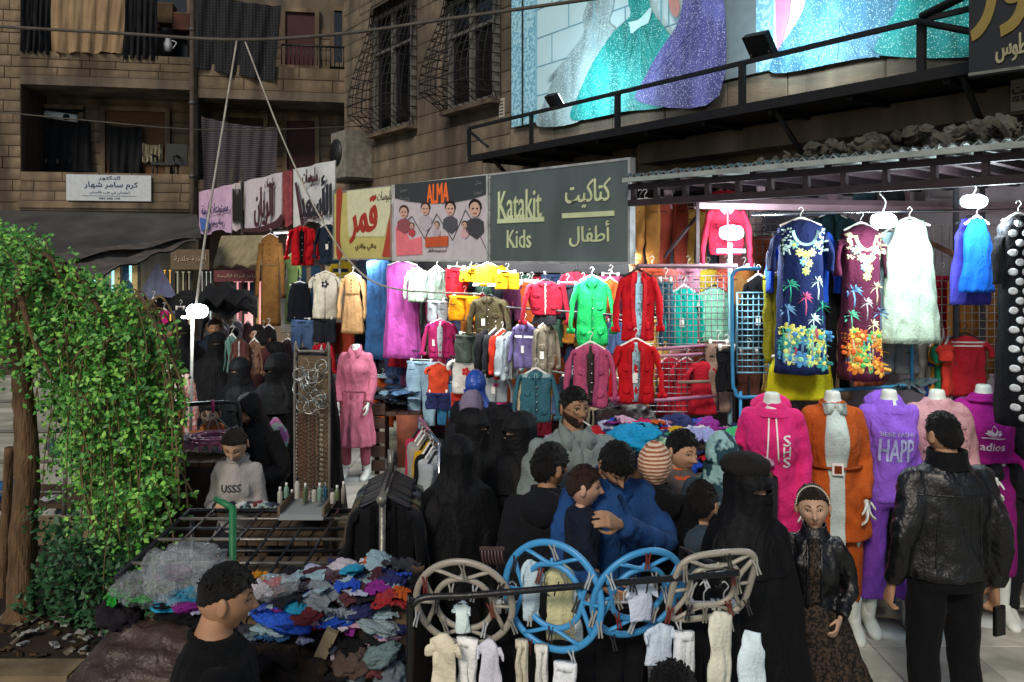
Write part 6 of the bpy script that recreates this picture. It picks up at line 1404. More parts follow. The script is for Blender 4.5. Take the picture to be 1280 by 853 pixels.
chest_text(s, 'BEBE FASHI', .20, .026, 1.255, 'a8a4d0'); chest_text(s, 'HAPP', .21, .14, 1.155, 'a8b0dc', bold=.02)
s = mannequin(1172, 486, 5.35, -8, 'mannequin in pale pink frilled blouse mostly hidden by the man in leather', AR, h=1.60)
s.top('b88c92', hem=.80, loose=.045, collar='crew', name='blouse', wrk=.01); s.pants('8a6a70'); s.shoes(mt=MW, boot=True)
for sd in (-1, 1):
    for i in range(6): V, F = ball(10, 6); V = V*np.array([.022, .012, .018])+np.array([sd*(.11+.004*i), -.135, 1.30-i*.07]); mk('frill', s.post(wr(V, .004, .03, i)), F, fab('a87c82'), s.o)
s = mannequin(1230, 482, 5.5, -12, 'mannequin in magenta track suit printed with a leaf mark and adios', {-1: ((-.20, .02, 1.12), (-.19, -.08, .88)), 1: ((.21, .0, 1.13), (.27, -.12, .92))}, h=1.61)
s.top('8e1878', hem=1.02, loose=.035, collar=None, name='sweatshirt', wrk=.008); s.pants('7c1468', wide=1.15, hem=.3); s.shoes(mt=MW, boot=True)
V, F = tube([(.115*math.sin(a), -.005-.10*math.cos(a), 1.405+.010*math.cos(a)) for a in np.linspace(0, 6.283, 40)], .012, 8); mk('gathered_neck', s.post(V), F, fab('8e1878'), s.o)
chest_text(s, 'adios', .15, .05, 1.14, 'd0c0d0', bold=.03)
for a_, l_ in ((-40, .062), (0, .078), (40, .062)):
    pts = []
    for t in np.linspace(0, 1, 9): pts.append((t*l_, .020*math.sin(math.pi*t)))
    pts += [(a, -b) for a, b in pts[::-1][1:-1]]; c_, s__ = math.cos(R(90-a_)), math.sin(R(90-a_))
    ff_ = s.surf(); V = [(x*c_-y*s__, 0, 1.20+x*s__+y*c_) for x, y in pts]; n = len(V); V = s.post(np.array(V)); V = [(v[0], ff_(v[0], v[2])-.004, v[2]) for v in V]; V += [(x, y+.006, z) for x, y, z in V]; mk('leaf_mark', V, [tuple(range(n))[::-1], tuple(range(n, 2*n))], fab('d0c0d0'), s.o, False)
for i in range(3): s.front_line(-.07+.01*i, .07-.01*i, 1.195+i*.014, 1.195+i*.014, .0035, .0035, fab('8e1878') if i == 1 else fab('d0c0d0'), 'leaf_stripe')
s = mannequin(1290, 480, 5.45, -20, 'mannequin in black zip jacket and black trousers at the picture edge', {-1: ((-.24, .0, 1.12), (-.26, -.20, .95)), 1: ((.24, .02, 1.12), (.22, -.10, .88))}, h=1.60)
s.top('15171b', hem=.80, loose=.03, collar='stand', name='jacket'); s.pants('14161a'); s.shoes(mt=MW, boot=True); s.front_line(0, 0, 1.42, .85, .004, .004, CHROME, 'zip', .036)
s = mannequin(445, 432, 9.0, -6, 'mannequin in long dusty pink gathered shirt dress by the far table of jeans', AR, h=1.50)
s.top('b0647a', hem=.98, loose=.03, collar='shirt', name='dress_top', waist=.9); s.skirt('b0647a', z0=1.02, z1=.38, r0=.15, r1=.24, folds=.07, kf=12); s.pants('94505e', hem=.15); s.shoes(mt=MW, boot=True)
s = mannequin(211, 444, 7.0, 20, 'mannequin in white floral lace blouse at the edge of the tree leaves', AR, h=1.55)
s.top('c0a898', hem=.85, loose=.03, collar='crew', name='lace_blouse', mt=leopard('floral_lace', 'b8a090', 'b06058', 26)); s.pants('14161a'); s.shoes(mt=MW, boot=True)
# ------------------------------------------------------------------ lamps of the market
def work_lamp(px, py, d, w, h, label, power, pole=None, hang=None, yaw=0, col='f2fbff', rear=True):
    p = P(px, py, d); o = thing('work_lamp', label, 'lamp', p, yaw)
    rings = [[(w/2*q*math.copysign(abs(math.cos(a))**.75, math.cos(a)), y, h/2*q*math.copysign(abs(math.sin(a))**.8, math.sin(a))) for a in np.linspace(0, 6.283, 28, endpoint=False)] for y, q in ((.03, .6), (.02, 1.0), (-.005, 1.06), (-.012, 1.0))]
    MB().loft(rings).build('housing', plas('8a8e92'), o)
    rings = [[(w/2*q*math.copysign(abs(math.cos(a))**.75, math.cos(a)), y, h/2*q*math.copysign(abs(math.sin(a))**.8, math.sin(a))) for a in np.linspace(0, 6.283, 28, endpoint=False)] for y, q in ((-.008, .96), (-.022, .9), (-.028, .6))]
    MB().loft(rings).build('lamp_glass', emis(col, 14), o)
    l = bpy.data.lights.new('work_light', 'AREA'); l.shape = 'RECTANGLE'; l.size = w; l.size_y = h; l.energy = power; l.color = (.86, .97, 1.0); l.spread = R(178)
    lo = linkobj('work_light', l, o); lo.location = (0, -.05, 0); lo.rotation_euler = (R(90), 0, 0)   # faces -Y
    if rear:
        l2 = bpy.data.lights.new('spill_light', 'POINT'); l2.energy = power*(1.1 if px > 600 else .4); l2.color = (.86, .97, 1.0); l2.shadow_soft_size = .05; q = linkobj('spill_light', l2, o); q.location = (0, -.26, -h*.5-.10)
    if hang: MB().tube(curve([(0, .01, h/2), (.02, .01, h/2+hang*.4), (-.02, .01, h/2+hang*.7), (0, .01, h/2+hang)]), .006, 6).build('cord', metal(), o)
    if pole: pole(o)
    return o
def pole_left(o): MB().tube([(-.04, 0, -.02), (-.055, .0, -.9), (-.075, 0, -p_h)], .012, 10).build('pole', mat('worn_white_paint', '86827a'), o); MB().box((-.07, 0, -.05), (.12, .02, .02)).build('arm', mat('worn_white_paint', '86827a'), o, False)
p_h = P(245, 389, 6.5).z
work_lamp(247, 389, 6.5, .17, .11, 'glaring white work lamp on a tall white pole over the veiled women', 22, pole_left)
def pole_r(o):
    MB().tube([(0, .03, -.08), (0, .03, -.35), (.0, .03, -p_h2)], .018, 10).build('pole', mat('pale_blue_paint', '8ab8c8'), o); MB().box((0, .02, -.14), (.22, .04, .03)).build('crossbar', mat('pale_blue_paint', '5a8898'), o, False)
p_h2 = P(914, 291, 6.1).z
work_lamp(914, 291, 6.1, .18, .11, 'lit oval work lamp in front of the crimson cropped sweater', 16, pole_r)
work_lamp(1104, 276, 5.35, .17, .10, 'lit oval lamp hanging between the maroon kaftan and the mint tunic', 13, hang=.20)
work_lamp(1217, 252, 5.2, .17, .09, 'lit oval lamp under the roof above the bright blue vest', 13, hang=.12)
# unseen tube lamps added behind the sign boards to brighten the hanging clothes
for i, (px, pw) in enumerate(((352, 9), (452, 16), (520, 17), (585, 17), (655, 16), (715, 13), (770, 10))):
    x, _, _ = FF.at(px, 300, .10)
    fr = FF; zt = 2.54 if px > 420 else 2.84
    lab = ['above the brown pleated dress', 'under the yellow sign', 'under the left half of the ALMA banner', 'under the right end of the ALMA banner', 'under the left half of the Katakit sign', 'under the middle of the Katakit sign', 'under the right end of the Katakit sign'][i]
    o = thing('added_tube_lamp', 'added unseen strip lamp on a bracket tucked '+lab, 'lamp', fr.world(x, .09, zt), fr.rz, 'added unseen strip lamps under the stall signs')
    MB().box((0, 0, .0), (.42, .035, .025)).build('housing', plas('a8acb0'), o, False); MB().tube([(-.2, 0, -.016), (.2, 0, -.016)], .008, 8).build('tube', emis('f2fbff', 12), o)
    for a in (-.15, .15): MB().box((a, .08, .01), (.015, .16, .01)).build('bracket', metal(), o, False)
    l = bpy.data.lights.new('added_tube_light', 'AREA'); l.shape = 'RECTANGLE'; l.size = .42; l.size_y = .05; l.energy = pw; l.color = (.95, .97, 1.0)
    lo = linkobj('added_tube_light', l, o); lo.location = (0, 0, -.03); lo.rotation_euler = (R(14), 0, 0)

# ------------------------------------------------------------------ crumpled goods
_cr = []
for sdd in range(7):
    V, F = ball(44, 30); U = V*np.array([1, 1, .7]); V = V*(1+.16*nz(U, 1.2, 200+sdd)[:, None]+.15*(.5-2*np.abs(nz(U, .9, 300+sdd)))[:, None]+.09*(.5-2*np.abs(nz(U, .45, 400+sdd)))[:, None]+.03*nz(U, .2, 500+sdd)[:, None]); V[:, 2] *= .50; V[:, 0] *= 1.2
    if sdd > 2:      # a small garment thrown down flat: body and two sleeves, creased and sagging at its rim
        V = []; F = []; nx, ny = 30, 26
        for q in (0, 1):
            for j in range(ny+1):
                for i in range(nx+1): V.append((-1+2*i/nx, -1+2*j/ny, .05*q))
        def inn(x, y): return (abs(x) < .52+.08*(y < -.6) and y < .72-.25*(abs(x) < .18)*(y > .5)) or (abs(x) < 1 and .12 < y+abs(x)*.35-.1 < .62)
        st_ = nx+1; N1 = st_*(ny+1)
        for j in range(ny):
            for i in range(nx):
                if inn(-1+2*(i+.5)/nx, -1+2*(j+.5)/ny):
                    k = j*st_+i; F += [(N1+k, N1+k+1, N1+k+st_+1, N1+k+st_), (k, k+st_, k+st_+1, k+1)]
        V = np.array(V, float); r2 = (V[:, 0]**2+V[:, 1]**2); B = V*np.array([1, 1, 0])
        V[:, 2] += .30-.34*r2*.5+.17*(.6-2*np.abs(nz(B, 1.3, 700+sdd)))+.10*(.5-2*np.abs(nz(B, .6, 710+sdd)))+.04*nz(B, .25, 720+sdd)
        V[:, :2] += .14*np.stack([nz(B, 1.1, 730+sdd), nz(B, 1.1, 740+sdd)], 1); V[:, 2] *= .9
    me = bpy.data.meshes.new('crumpled_cloth'); me.from_pydata([tuple(v) for v in V], [], F); me.polygons.foreach_set('use_smooth', [True]*len(me.polygons)); me.materials.append(None); _cr.append(me)
def crumple(loc, s, m, label, cat, group, name='crumpled_garment', flat=1.0, rx=0.3):
    o = linkobj(name, rnd.choice(_cr[:3] if 'bag' in cat or 'bundle' in cat else _cr)); o.location = loc; o.scale = (s*rnd.uniform(.8, 1.3), s*rnd.uniform(.8, 1.2), s*flat*rnd.uniform(.7, 1.2)); o.rotation_euler = (rnd.uniform(-rx, rx), rnd.uniform(-rx, rx), rnd.uniform(0, 6.28))
    o.material_slots[0].link = 'OBJECT'; o.material_slots[0].material = m; tag(o, label, cat, group); return o
CN = {'c01c5c': 'magenta', '2450c0': 'royal blue', 'c85a1c': 'orange', '28a0c8': 'sky blue', 'd0c8d0': 'white', '1a1c24': 'black', '8a2a8a': 'purple', '38a868': 'green', 'c0202c': 'red', 'c8a0b8': 'pale pink', '283060': 'navy', 'c8a020': 'yellow', '6a90a8': 'blue grey', '4a2430': 'maroon', 'b8bcd8': 'pale lilac', '3a3c44': 'charcoal', '7a8a90': 'grey', '96b4c0': 'pale blue'}
def table(name, label, x0, x1, y0, y1, z, m=mat('wood', '5b422c'), skirt=None, n=6, cat='table'):
    o = thing(name, label, cat, ((x0+x1)/2, (y0+y1)/2, 0)); w, d = x1-x0, y1-y0
    for i in range(n): MB().box((-w/2+w*(i+.5)/n, 0, z-.02), (w/n-.008, d, .035)).build('plank', m, o, False)
    for a in (-1, 1):
        for b in (-1, 1): MB().box((a*(w/2-.04), b*(d/2-.04), z/2-.03), (.05, .05, z-.06)).build('leg', m, o, False)
    if skirt:
        g = []; N = 60; pts = [(-w/2-.02, d/2), (-w/2-.02, -d/2-.02), (w/2+.02, -d/2-.02), (w/2+.02, d/2)]; path = []
        for i in range(3):
            for k in range(20): t = k/20; path.append((pts[i][0]*(1-t)+pts[i+1][0]*t, pts[i][1]*(1-t)+pts[i+1][1]*t))
        for r in range(7):
            t = r/6; g.append([(x*(1+.02*math.sin(i*.9)*t), y*(1+.03*math.sin(i*1.3+1)*t), z-.03-(z-.15)*t) for i, (x, y) in enumerate(path)])
        G_ = np.array(g).reshape(-1, 3); m_ = len(path); F = [(a*m_+b, (a+1)*m_+b, (a+1)*m_+b+1, a*m_+b+1) for a in range(6) for b in range(m_-1)]; V = np.concatenate([G_, G_*np.array([.985, .985, 1])]); F += [tuple(q+len(G_) for q in f[::-1]) for f in F]; mk('cloth_skirt', V, F, skirt, o)
    return o
def heap(x0, x1, y0, y1, z, hh, n, cols, s, where, group, flat=1.0, mf=fab):
    for i in range(n):
        u, v = rnd.random(), rnd.random(); x, y = x0+(x1-x0)*u, y0+(y1-y0)*v; top = hh*(1-abs(2*u-1)**2.5)*(1-abs(2*v-1)**2.5); c = rnd.choice(cols)
        crumple((x, y, z+.03+top*rnd.uniform(.5, 1)), s*rnd.uniform(.7, 1.3), mf(c), f'{CN.get(c, "mixed")} crumpled garment {where}', 'garment', group, flat=flat)
table('sale_table', 'long sale table heaped with bright mixed garments behind the crowd', .28, 1.62, 4.95, 5.75, 1.16, skirt=fab('2a2a30'))
heap(.3, 1.6, 4.98, 5.7, 1.18, .17, 105, ['c01c5c', '2450c0', 'c85a1c', '28a0c8', 'd0c8d0', '1a1c24', '8a2a8a', '38a868', 'c0202c', 'c8a0b8', '283060', 'c8a020', 'b8bcd8'], .090, 'in the bright heap on the long sale table', 'garments heaped on the long sale table')
for i, (px, py, d, c, l) in enumerate(((790, 548, 4.95, '1c9ad0', 'sky blue plastic sleeved garment standing up from the bright heap'), (815, 556, 4.95, '9ac8a0', 'mint green sheet lying on the bright heap'), (878, 549, 5.1, '98a0d0', 'pale violet sheet lying on the bright heap'))): crumple(P(px, py, d), .14, fab(c), l, 'garment', 'garments heaped on the long sale table')
# far table of jeans + crates
o = table('jeans_table', 'brown slatted crate table with folded jeans beside the pink dressed mannequin', P(470, 0, 9.3).x, P(528, 0, 9.3).x, 9.1, 9.9, P(0, 512, 9.3).z, m=mat('dark_wood', '3a2820'), n=4)
x0, x1, zt = P(470, 0, 9.3).x, P(528, 0, 9.3).x, P(0, 512, 9.3).z
for r in range(5): 
    for k in range(4): MB().box((-.26+k*.0, -.42, .12+r*.16), (.26, .03, .12)).build('slat', mat('dark_wood', '3a2820'), o, False) if k == 0 else None
V = np.array([(.0, -.44, zt-.02), (.30, -.44, zt-.02), (.30, -.46, .12), (.02, -.44, .10)]); V = np.concatenate([V, V+np.array([0, .015, 0])]); mk('brown_cover', V, [(0, 1, 2, 3), (7, 6, 5, 4), (0, 4, 5, 1), (1, 5, 6, 2), (2, 6, 7, 3), (3, 7, 4, 0)], mat('rust_cloth', '5a2e1e', rough=.9, var=.4), o)
for i in range(26):
    u = rnd.random(); x = x0+.05+(x1-x0-.1)*u; crumple((x, rnd.uniform(9.15, 9.8), zt+.05+.05*(i % 4)), .10, denim(rnd.choice(['2a3c54', '1c2430', '7a98a8', '4a6a8a', '0e1218'])), 'folded pair of jeans stacked on the crate table beside the pink dressed mannequin', 'jeans', 'folded jeans on the crate table', 'folded_jeans', .5, .1)
for i in range(30):
    crumple(P(rnd.uniform(470, 530), rnd.uniform(468, 500), rnd.uniform(9.9, 10.3)), .11, denim(rnd.choice(['2a3c54', '1c2430', '5a7890', '8aa0a8'])), 'pair of jeans lying on the shelves at the back of the far stall', 'jeans', 'jeans on the back shelves', 'folded_jeans', .5, .1)
o = thing('shelf_rack', 'dark shelf rack holding jeans at the back of the far stall', 'shelf', P(500, 0, 10.2)-Vector((0, 0, P(0, 0, 10.2).z)))
for z in (P(0, 480, 10.2).z-.04, P(0, 500, 10.2).z-.05): MB().box((0, 0, z), (.75, .5, .03)).build('shelf_board', metal(), o, False)
for a in (-.36, .36): MB().box((a, .2, .7), (.03, .03, 1.4)).build('post', metal(), o, False)
# sideways rack of shirts
o = thing('garment_rack', 'chrome rail of sideways shirts left of the veiled women', 'clothes rack', P(535, 540, 5.9)); pz = P(535, 540, 5.9).z
rg = [Vector((-.12, .5, 0)), Vector((.12, -.4, 0))]; MB().tube(rg, .014, 8).build('rail', CHROME, o)
for q in rg: MB().tube([q, (q.x, q.y, -pz)], .014, 8).build('post', CHROME, o); MB().box((q.x, q.y, -pz+.02), (.45, .03, .03)).build('foot', CHROME, o, False)
for i, (c, l) in enumerate((('a82a4a', 'wine pink'), ('8a8a88', 'grey'), ('9a948a', 'stone'), ('c89a1c', 'yellow'), ('16181c', 'black'), ('b8bcbc', 'white'), ('a0a8ac', 'silver'))):
    t = 1-i/7; p = P(535, 540, 5.9)+rg[1]*(1-t)+rg[0]*t
    garment('shirt', p-Vector((0, 0, .1)), .42, .52, c, l+' shirt seen edge on, hanging on the chrome rail left of the veiled women', R(68), group='shirts on the sideways chrome rail', detail=False)
# ------------------------------------------------------------------ rails and grids of the right stall
def gridpanel(label, px0, px1, py0, py1, d, nx, nz_, c, r=.0035, frame=.007):
    p0, p1 = P(px0, py0, d), P(px1, py1, d); w, h = p1.x-p0.x, p0.z-p1.z
    o = thing('wire_grid', label, 'wire grid', (p0.x, d, p1.z)); m = mat('wire', c, rough=.4, metal=.4); b = MB()
    for i in range(nx+1): b.tube([(w*i/nx, 0, 0), (w*i/nx, 0, h)], r, 4)
    for j in range(nz_+1): b.tube([(0, -.006, h*j/nz_), (w, -.006, h*j/nz_)], r, 4)
    b.build('wires', m, o); f = MB().tube([(0, 0, 0), (w, 0, 0), (w, 0, h), (0, 0, h), (0, 0, 0)], frame, 6); f.build('frame', m, o); return o
gridpanel('white wire grid in front of the turquoise and mint blouses', 806, 912, 345, 515, 6.15, 14, 22, '8c8488')
gridpanel('pale blue wire rack with black blouse inside the blue rail frame', 921, 962, 366, 466, 5.95, 6, 13, '7ab0c8', .005, .010)
gridpanel('dark wire grid under the steel beam behind the kaftans', 936, 1060, 262, 345, 6.9, 14, 9, '5a5a62')
gridpanel('wire grid beside the football shirts at the right end', 1168, 1262, 282, 500, 6.05, 10, 22, '9c948c')
def rail(name, label, pts, r, m, cat='rail'):
    o = MB().tube(pts, r, 10).build(name, m); tag(o, label, cat); return o
BL = mat('blue_paint', '3488b8', rough=.35, spec=.5)
o = thing('rail_frame', 'sky blue rounded tube frame surrounding the palm kaftans', 'clothes rail', P(918, 490, 5.72))
b0 = P(918, 490, 5.72); pts = [P(x, y, 5.72)-b0 for x, y in ((1140, 482), (1090, 485), (1000, 491), (930, 497), (919, 488), (916, 470), (915, 360), (916, 344), (924, 337), (950, 336))]
MB().tube(curve(pts, 4), .013, 10).build('tube_frame', BL, o); q = P(1140, 482, 5.72)-b0; MB().tube([q, q+Vector((.0, 0, .62))], .013, 10).build('upright', BL, o)
for x in (0.05, 1.15): MB().tube([(x, .02, 0), (x, .02, -b0.z)], .012, 8).build('leg', BL, o)
PKM = mat('pink_paint', 'a8708c', rough=.4, spec=.5)
rail('clothes_rail', 'mauve painted rail along the bottom of the red jackets', [P(768, 505, 5.75), P(896, 495, 6.0)], .014, PKM)
rail('clothes_rail', 'upper mauve rail across the wire grid', [P(815, 437, 6.0), P(905, 430, 6.2)], .012, PKM)
rail('clothes_rail', 'second mauve rail just below the upper one across the wire grid', [P(818, 446, 6.0), P(905, 441, 6.2)], .012, PKM)
rail('clothes_rail', 'grey wooden bar across the crimson dresses', [P(848, 478, 5.95), P(888, 477, 5.95)], .012, mat('wooden_pole', '7a6a60'))
rail('clothes_rail', 'top rail from which the kaftans and vests hang', [P(940, 268, 5.75), P(1300, 262, 5.75)], .012, CHROME)
rail('clothes_rail', 'long back rail above the trousers and the cropped sweater', [P(792, 250, 6.75), P(960, 254, 6.75)], .012, CHROME)
for i in range(4):
    a = FF.world(*[FF.at(470 if i < 2 else 480, 300, .3)[0], .3, (2.40, 1.98, 2.4, 1.4)[i]]); b = FF.world(FF.at(778, 300, .3)[0], .3, (2.40, 1.98, 2.4, 1.4)[i])
    if i in (1, 3): rail('clothes_rail', ['', 'middle steel rail across the stalls under the ALMA and Katakit signs', '', 'low steel rail across the stalls under the signs'][i], [a, b], .010, metal())
# goods bins below the right rack (dark parcels seen between mannequins)
table('sale_table', 'low table behind the mannequins loaded with dark folded garments', P(990, 0, 5.95).x, P(1270, 0, 5.95).x, 5.85, 6.6, 1.15, skirt=fab('24262c'))
heap(P(1000, 0, 6).x, P(1265, 0, 6).x, 5.9, 6.3, 1.18, .14, 34, ['1a1c24', '3a3c44', '283060', '7a8a90', '6a90a8', '3a3c44'], .085, 'on the low table behind the mannequins', 'garments folded behind the mannequins')
table('sale_table', 'dark covered table under the crimson dresses, left of the pink hoodie', 1.62, 2.05, 5.3, 6.0, 1.12, skirt=fab('1e1c20'), n=3)
heap(1.5, 2.0, 5.35, 5.9, 1.16, .12, 28, ['c0202c', 'c01c5c', '283060', 'd0c8d0', '1a1c24', '7a8a90', 'c0202c'], .07, 'left of the pink hoodie mannequin', 'garments left of the pink hoodie')
# big dark bundle between heap and pink jacket
for i, (px, py, s) in enumerate(((770, 520, .20), (800, 525, .18), (1140, 486, .20))): crumple(P(px, py, 5.75), s, mat('dark_leatherette', '2a1f22' if i < 2 else '4a5a60', rough=.5), ['dark brown leather jacket bundled under the dusty pink jacket', 'second dark brown leather jacket bundled under the red jacket', 'grey blue jacket bundled behind the lilac hoodie neck'][i], 'jacket', None, 'bundled_jacket')
# ------------------------------------------------------------------ coat rack of black jackets
o = thing('coat_rack', 'steel rack of black and khaki jackets seen end on at the middle front', 'clothes rack', (P(478, 0, 3.86).x, 3.86, 0)); SM = mat('worn_steel', '7d7a72', rough=.4, metal=.6)
MB().tube([(0, 0, 0), (0, 0, 1.34)], .017, 10).build('post', SM, o); MB().tube([(-.03, .50, 0), (-.03, .50, 1.32)], .017, 10).build('post', SM, o)
MB().tube([(0, -.02, 1.33), (-.03, .54, 1.33)], .019, 10).build('rail', SM, o); MB().box((0, 0, .02), (.6, .04, .04)).build('foot', SM, o, False); MB().box((0, .50, .02), (.6, .04, .04)).build('foot', SM, o, False)
MB().ball((0, -.03, 1.33), (.026, .02, .026)).build('end_cap', SM, o); MB().tube([(-.02, .42, 1.33), (-.03, .46, 1.40), (-.03, .47, 1.45)], .016, 8).build('bracket', SM, o)
cs = ['0e0f12', '1a1b1e', '4c4036', '1a1c20', '5c5846', '44483c', '1c1e22', '6a6a58', '4a525a', '22252a', '34383e', '5a6258']
for i in range(12):
    garment('jacket', (P(478, 0, 3.86).x-.003*i, 3.925+i*.042, 1.30), .45+.01*(i % 3), .72, cs[i], ['black', 'black', 'dark brown', 'black', 'khaki', 'olive', 'black', 'pale khaki', 'slate', 'black', 'charcoal', 'grey green'][i]+' jacket hanging on the end on steel rack, '+['first in front', 'second from the front', 'third from the front', 'fourth from the front', 'fifth from the front', 'sixth from the front', 'seventh', 'eighth', 'ninth', 'tenth', 'eleventh', 'last at the back'][i], R(rnd.uniform(-5, 5)), group='jackets on the end on steel rack', inner='0c0d10' if i == 0 else None, trim=None, mt=fab(cs[i]), detail=i < 2, dep=.045, hang='dark')
# ------------------------------------------------------------------ round clothes dryers on the front rack
o = thing('display_rack', 'black bent tube rack carrying the plastic clothes dryers in front', 'rack', (P(512, 0, 3.0).x, 3.0, 0)); b0 = Vector(o.location)
BT = mat('black_tube', '17181b', rough=.4, spec=.5); zt = P(0, 747, 3.0).z
MB().tube(curve([(0, 0, 0), (0, 0, zt-.10), (.012, 0, zt-.03), (.06, 0, zt), (.2, 0, zt+.006)], 5)+[P(924, 716, 2.92)-b0], .0125, 10).build('tube_frame', BT, o); q = P(915, 716, 2.92)-b0; MB().tube([q, q+Vector((-.12, .30, -.02)), Vector((q.x-.12, q.y+.30, 0))], .012, 8).build('leg', BT, o)
for x in (0, 1.2): MB().tube([(x, -.25, .015), (x, .25, .015)], .014, 8).build('foot', BT, o)
TIE = plas('b8c0c0'); 
PEGC = ['9a9a94', '6a2a22', '2a2a2c', 'a8b0b4', '7a7a70']
def peg(parent, loc, c, rz=0):
    b = MB(); M3 = Matrix.Rotation(rz, 3, 'Y')
    for s in (-1, 1): b.add(*(lambda q: (np.array(q[0]) @ np.array(M3).T+np.array(loc), q[1]))(loft([[(s*(.003+e)-.003, -.005, z), (s*(.003+e)+.003, -.005, z), (s*(.003+e)+.003, .005, z), (s*(.003+e)-.003, .005, z)] for z, e in ((.012, .006), (-.01, .001), (-.05, .003))])))
    b.build('clothes_peg', plas(c), parent, False)
def dryer(px, py, d, rx, rz_, col, label, tilt, yaw, square=False, seed=1):
    g = random.Random(seed); o = thing('clothes_dryer', label, 'clothes dryer', P(px, py, d), 0, 'round plastic clothes dryers on the front rack'); m = plas(col, .38)
    a_ = rx*d/1000; b_ = rz_*d/1000; rad = max(a_, b_)
    sq = .5 if square else 1.0
    def se(a, r, s=sq): return (r*math.copysign(abs(math.cos(a))**s, math.cos(a)), r*math.copysign(abs(math.sin(a))**s, math.sin(a)))
    Mx = Matrix.Rotation(yaw, 3, 'Z') @ Matrix.Rotation(tilt, 3, 'X')
    # disc lies in local x-z, squashed by its true tilt only
    T = lambda p: Mx @ Vector(p)
    def ring(r, w, y=0, s=sq, nm='ring'):
        n = 64; pts = [se(2*math.pi*i/n, 1, s) for i in range(n)]; rings = []
        for x, z in pts:
            l = math.hypot(x, z); ux, uz = x/l, z/l; rings.append([T(((x*r+ux*q), y+v, (z*r+uz*q))) for q, v in ((-w, -.004), (-w*.5, -.009), (w*.5, -.009), (w, -.004), (w, .006), (-w, .006))])
        V, F = loft(rings+[rings[0]], False); return mk(nm, V, F, m, o)
    ring(rad, .0125, nm='outer_ring'); ring(rad*.60, .0105, s=1.0 if not square else .6, nm='inner_ring')
    for k in range(4):
        a0 = k*math.pi/2; pts = []
        for t in np.linspace(-1, 1, 9):
            a = a0+t*.62; r = rad*(.99-.38*(1-t*t)); x, z = se(a, r); pts.append(T((x, -.002, z)))
        mk('web_arc', *tube(pts, .0092, 8, flat=.8), m, o)
        x, z = se(a0, 1); mk('spoke', *tube([T((x*rad*.56, -.002, z*rad*.56)), T((x*rad*(.98 if k % 2 == 0 else .72), -.002, z*rad*(.98 if k % 2 == 0 else .72)))], .0065, 6), m, o)
    for k in range(14):
        a = k*math.pi/7+.2; x, z = se(a, rad*(1 if k % 2 else .56)); p = T((x, -.006, z)); peg(o, (p.x, p.y-.004, p.z-.012), PEGC[(k+seed) % 5], g.uniform(-.4, .4))
    for k in (-1, 1): V, F = tube(curve([T((k*.03, 0, rad*.3)), T((k*.02, -.02, rad*.1)), Vector((k*.01, .0, 0))]), .003, 5); mk('wire_hook', V, F, metal('2a2a2c'), o)
    return o
dryer(580, 755, 3.07, 61, 61, '9d968a', 'beige round clothes dryer, first from the rack corner', R(16), R(-8), seed=1)
dryer(690, 745, 3.04, 58, 66, '3f93cc', 'bright blue round clothes dryer hanging upright in the middle of the rack', R(0), R(-28), seed=2)
dryer(798, 742, 3.02, 62, 62, '3f93cc', 'blue round clothes dryer tilted away beside the upright blue one', R(18), R(20), seed=3)
dryer(890, 733, 3.0, 54, 54, 'a39d90', 'beige square clothes dryer at the free end of the rack', R(24), R(14), True, seed=4)
WC = 'white baby clothes pegged under the clothes dryers'
wl_ = [('tee', 556, 792, 870, 40, 3.02, 'a8a290', 'cream baby vest pegged under the first beige dryer'), ('pants', 585, 798, 880, 26, 3.05, 'b8b8c4', 'white baby trousers under the first beige dryer'), ('tee', 612, 800, 860, 34, 3.02, 'a0a0aa', 'pale grey baby shirt under the first beige dryer'), ('tee', 577, 752, 790, 24, 3.08, 'a8b8c4', 'pale blue bib seen through the first beige dryer'),
 ('pants', 652, 800, 900, 16, 3.0, '9c9788', 'pair of cream baby leggings under the blue dryer'), ('tee', 700, 705, 800, 46, 3.1, '9c9a78', 'pale yellow baby shirt seen through the blue dryer'), ('tee', 664, 700, 775, 28, 3.08, '8ea0a8', 'pale blue baby vest seen through the blue dryer'), ('tee', 716, 735, 800, 30, 3.12, 'a0acb0', 'white baby shirt behind the upright blue dryer'), ('shorts', 707, 828, 870, 28, 2.98, 'b0b4bc', 'white nappy pants under the upright blue dryer'), ('pants', 676, 806, 900, 16, 3.02, 'a8a8a4', 'white baby leggings under the upright blue dryer'),
 ('tee', 800, 725, 775, 36, 3.02, '9aa4b4', 'pale blue baby top seen through the tilted blue dryer'), ('tee', 825, 780, 830, 40, 3.0, '98a4b0', 'grey white baby top under the tilted blue dryer'), ('pants', 855, 790, 880, 26, 3.0, 'a8acb0', 'white baby trousers under the tilted blue dryer'),
 ('gown', 900, 765, 900, 34, 2.95, 'a8a89a', 'long off white baby gown under the square beige dryer'), ('tank', 940, 790, 900, 38, 2.95, 'a2b2b8', 'pale blue white bib apron at the free end of the rack')]
for k, px, y0, y1, w, d, c, l in wl_: G(k, px, y0, y1, w, d, tuple(min(235, int(c[i:i+2], 16)*1.28) for i in (0, 2, 4)), l, group=WC, rz=rnd.uniform(-.3, .3), detail=False, hang=False, dep=.014)
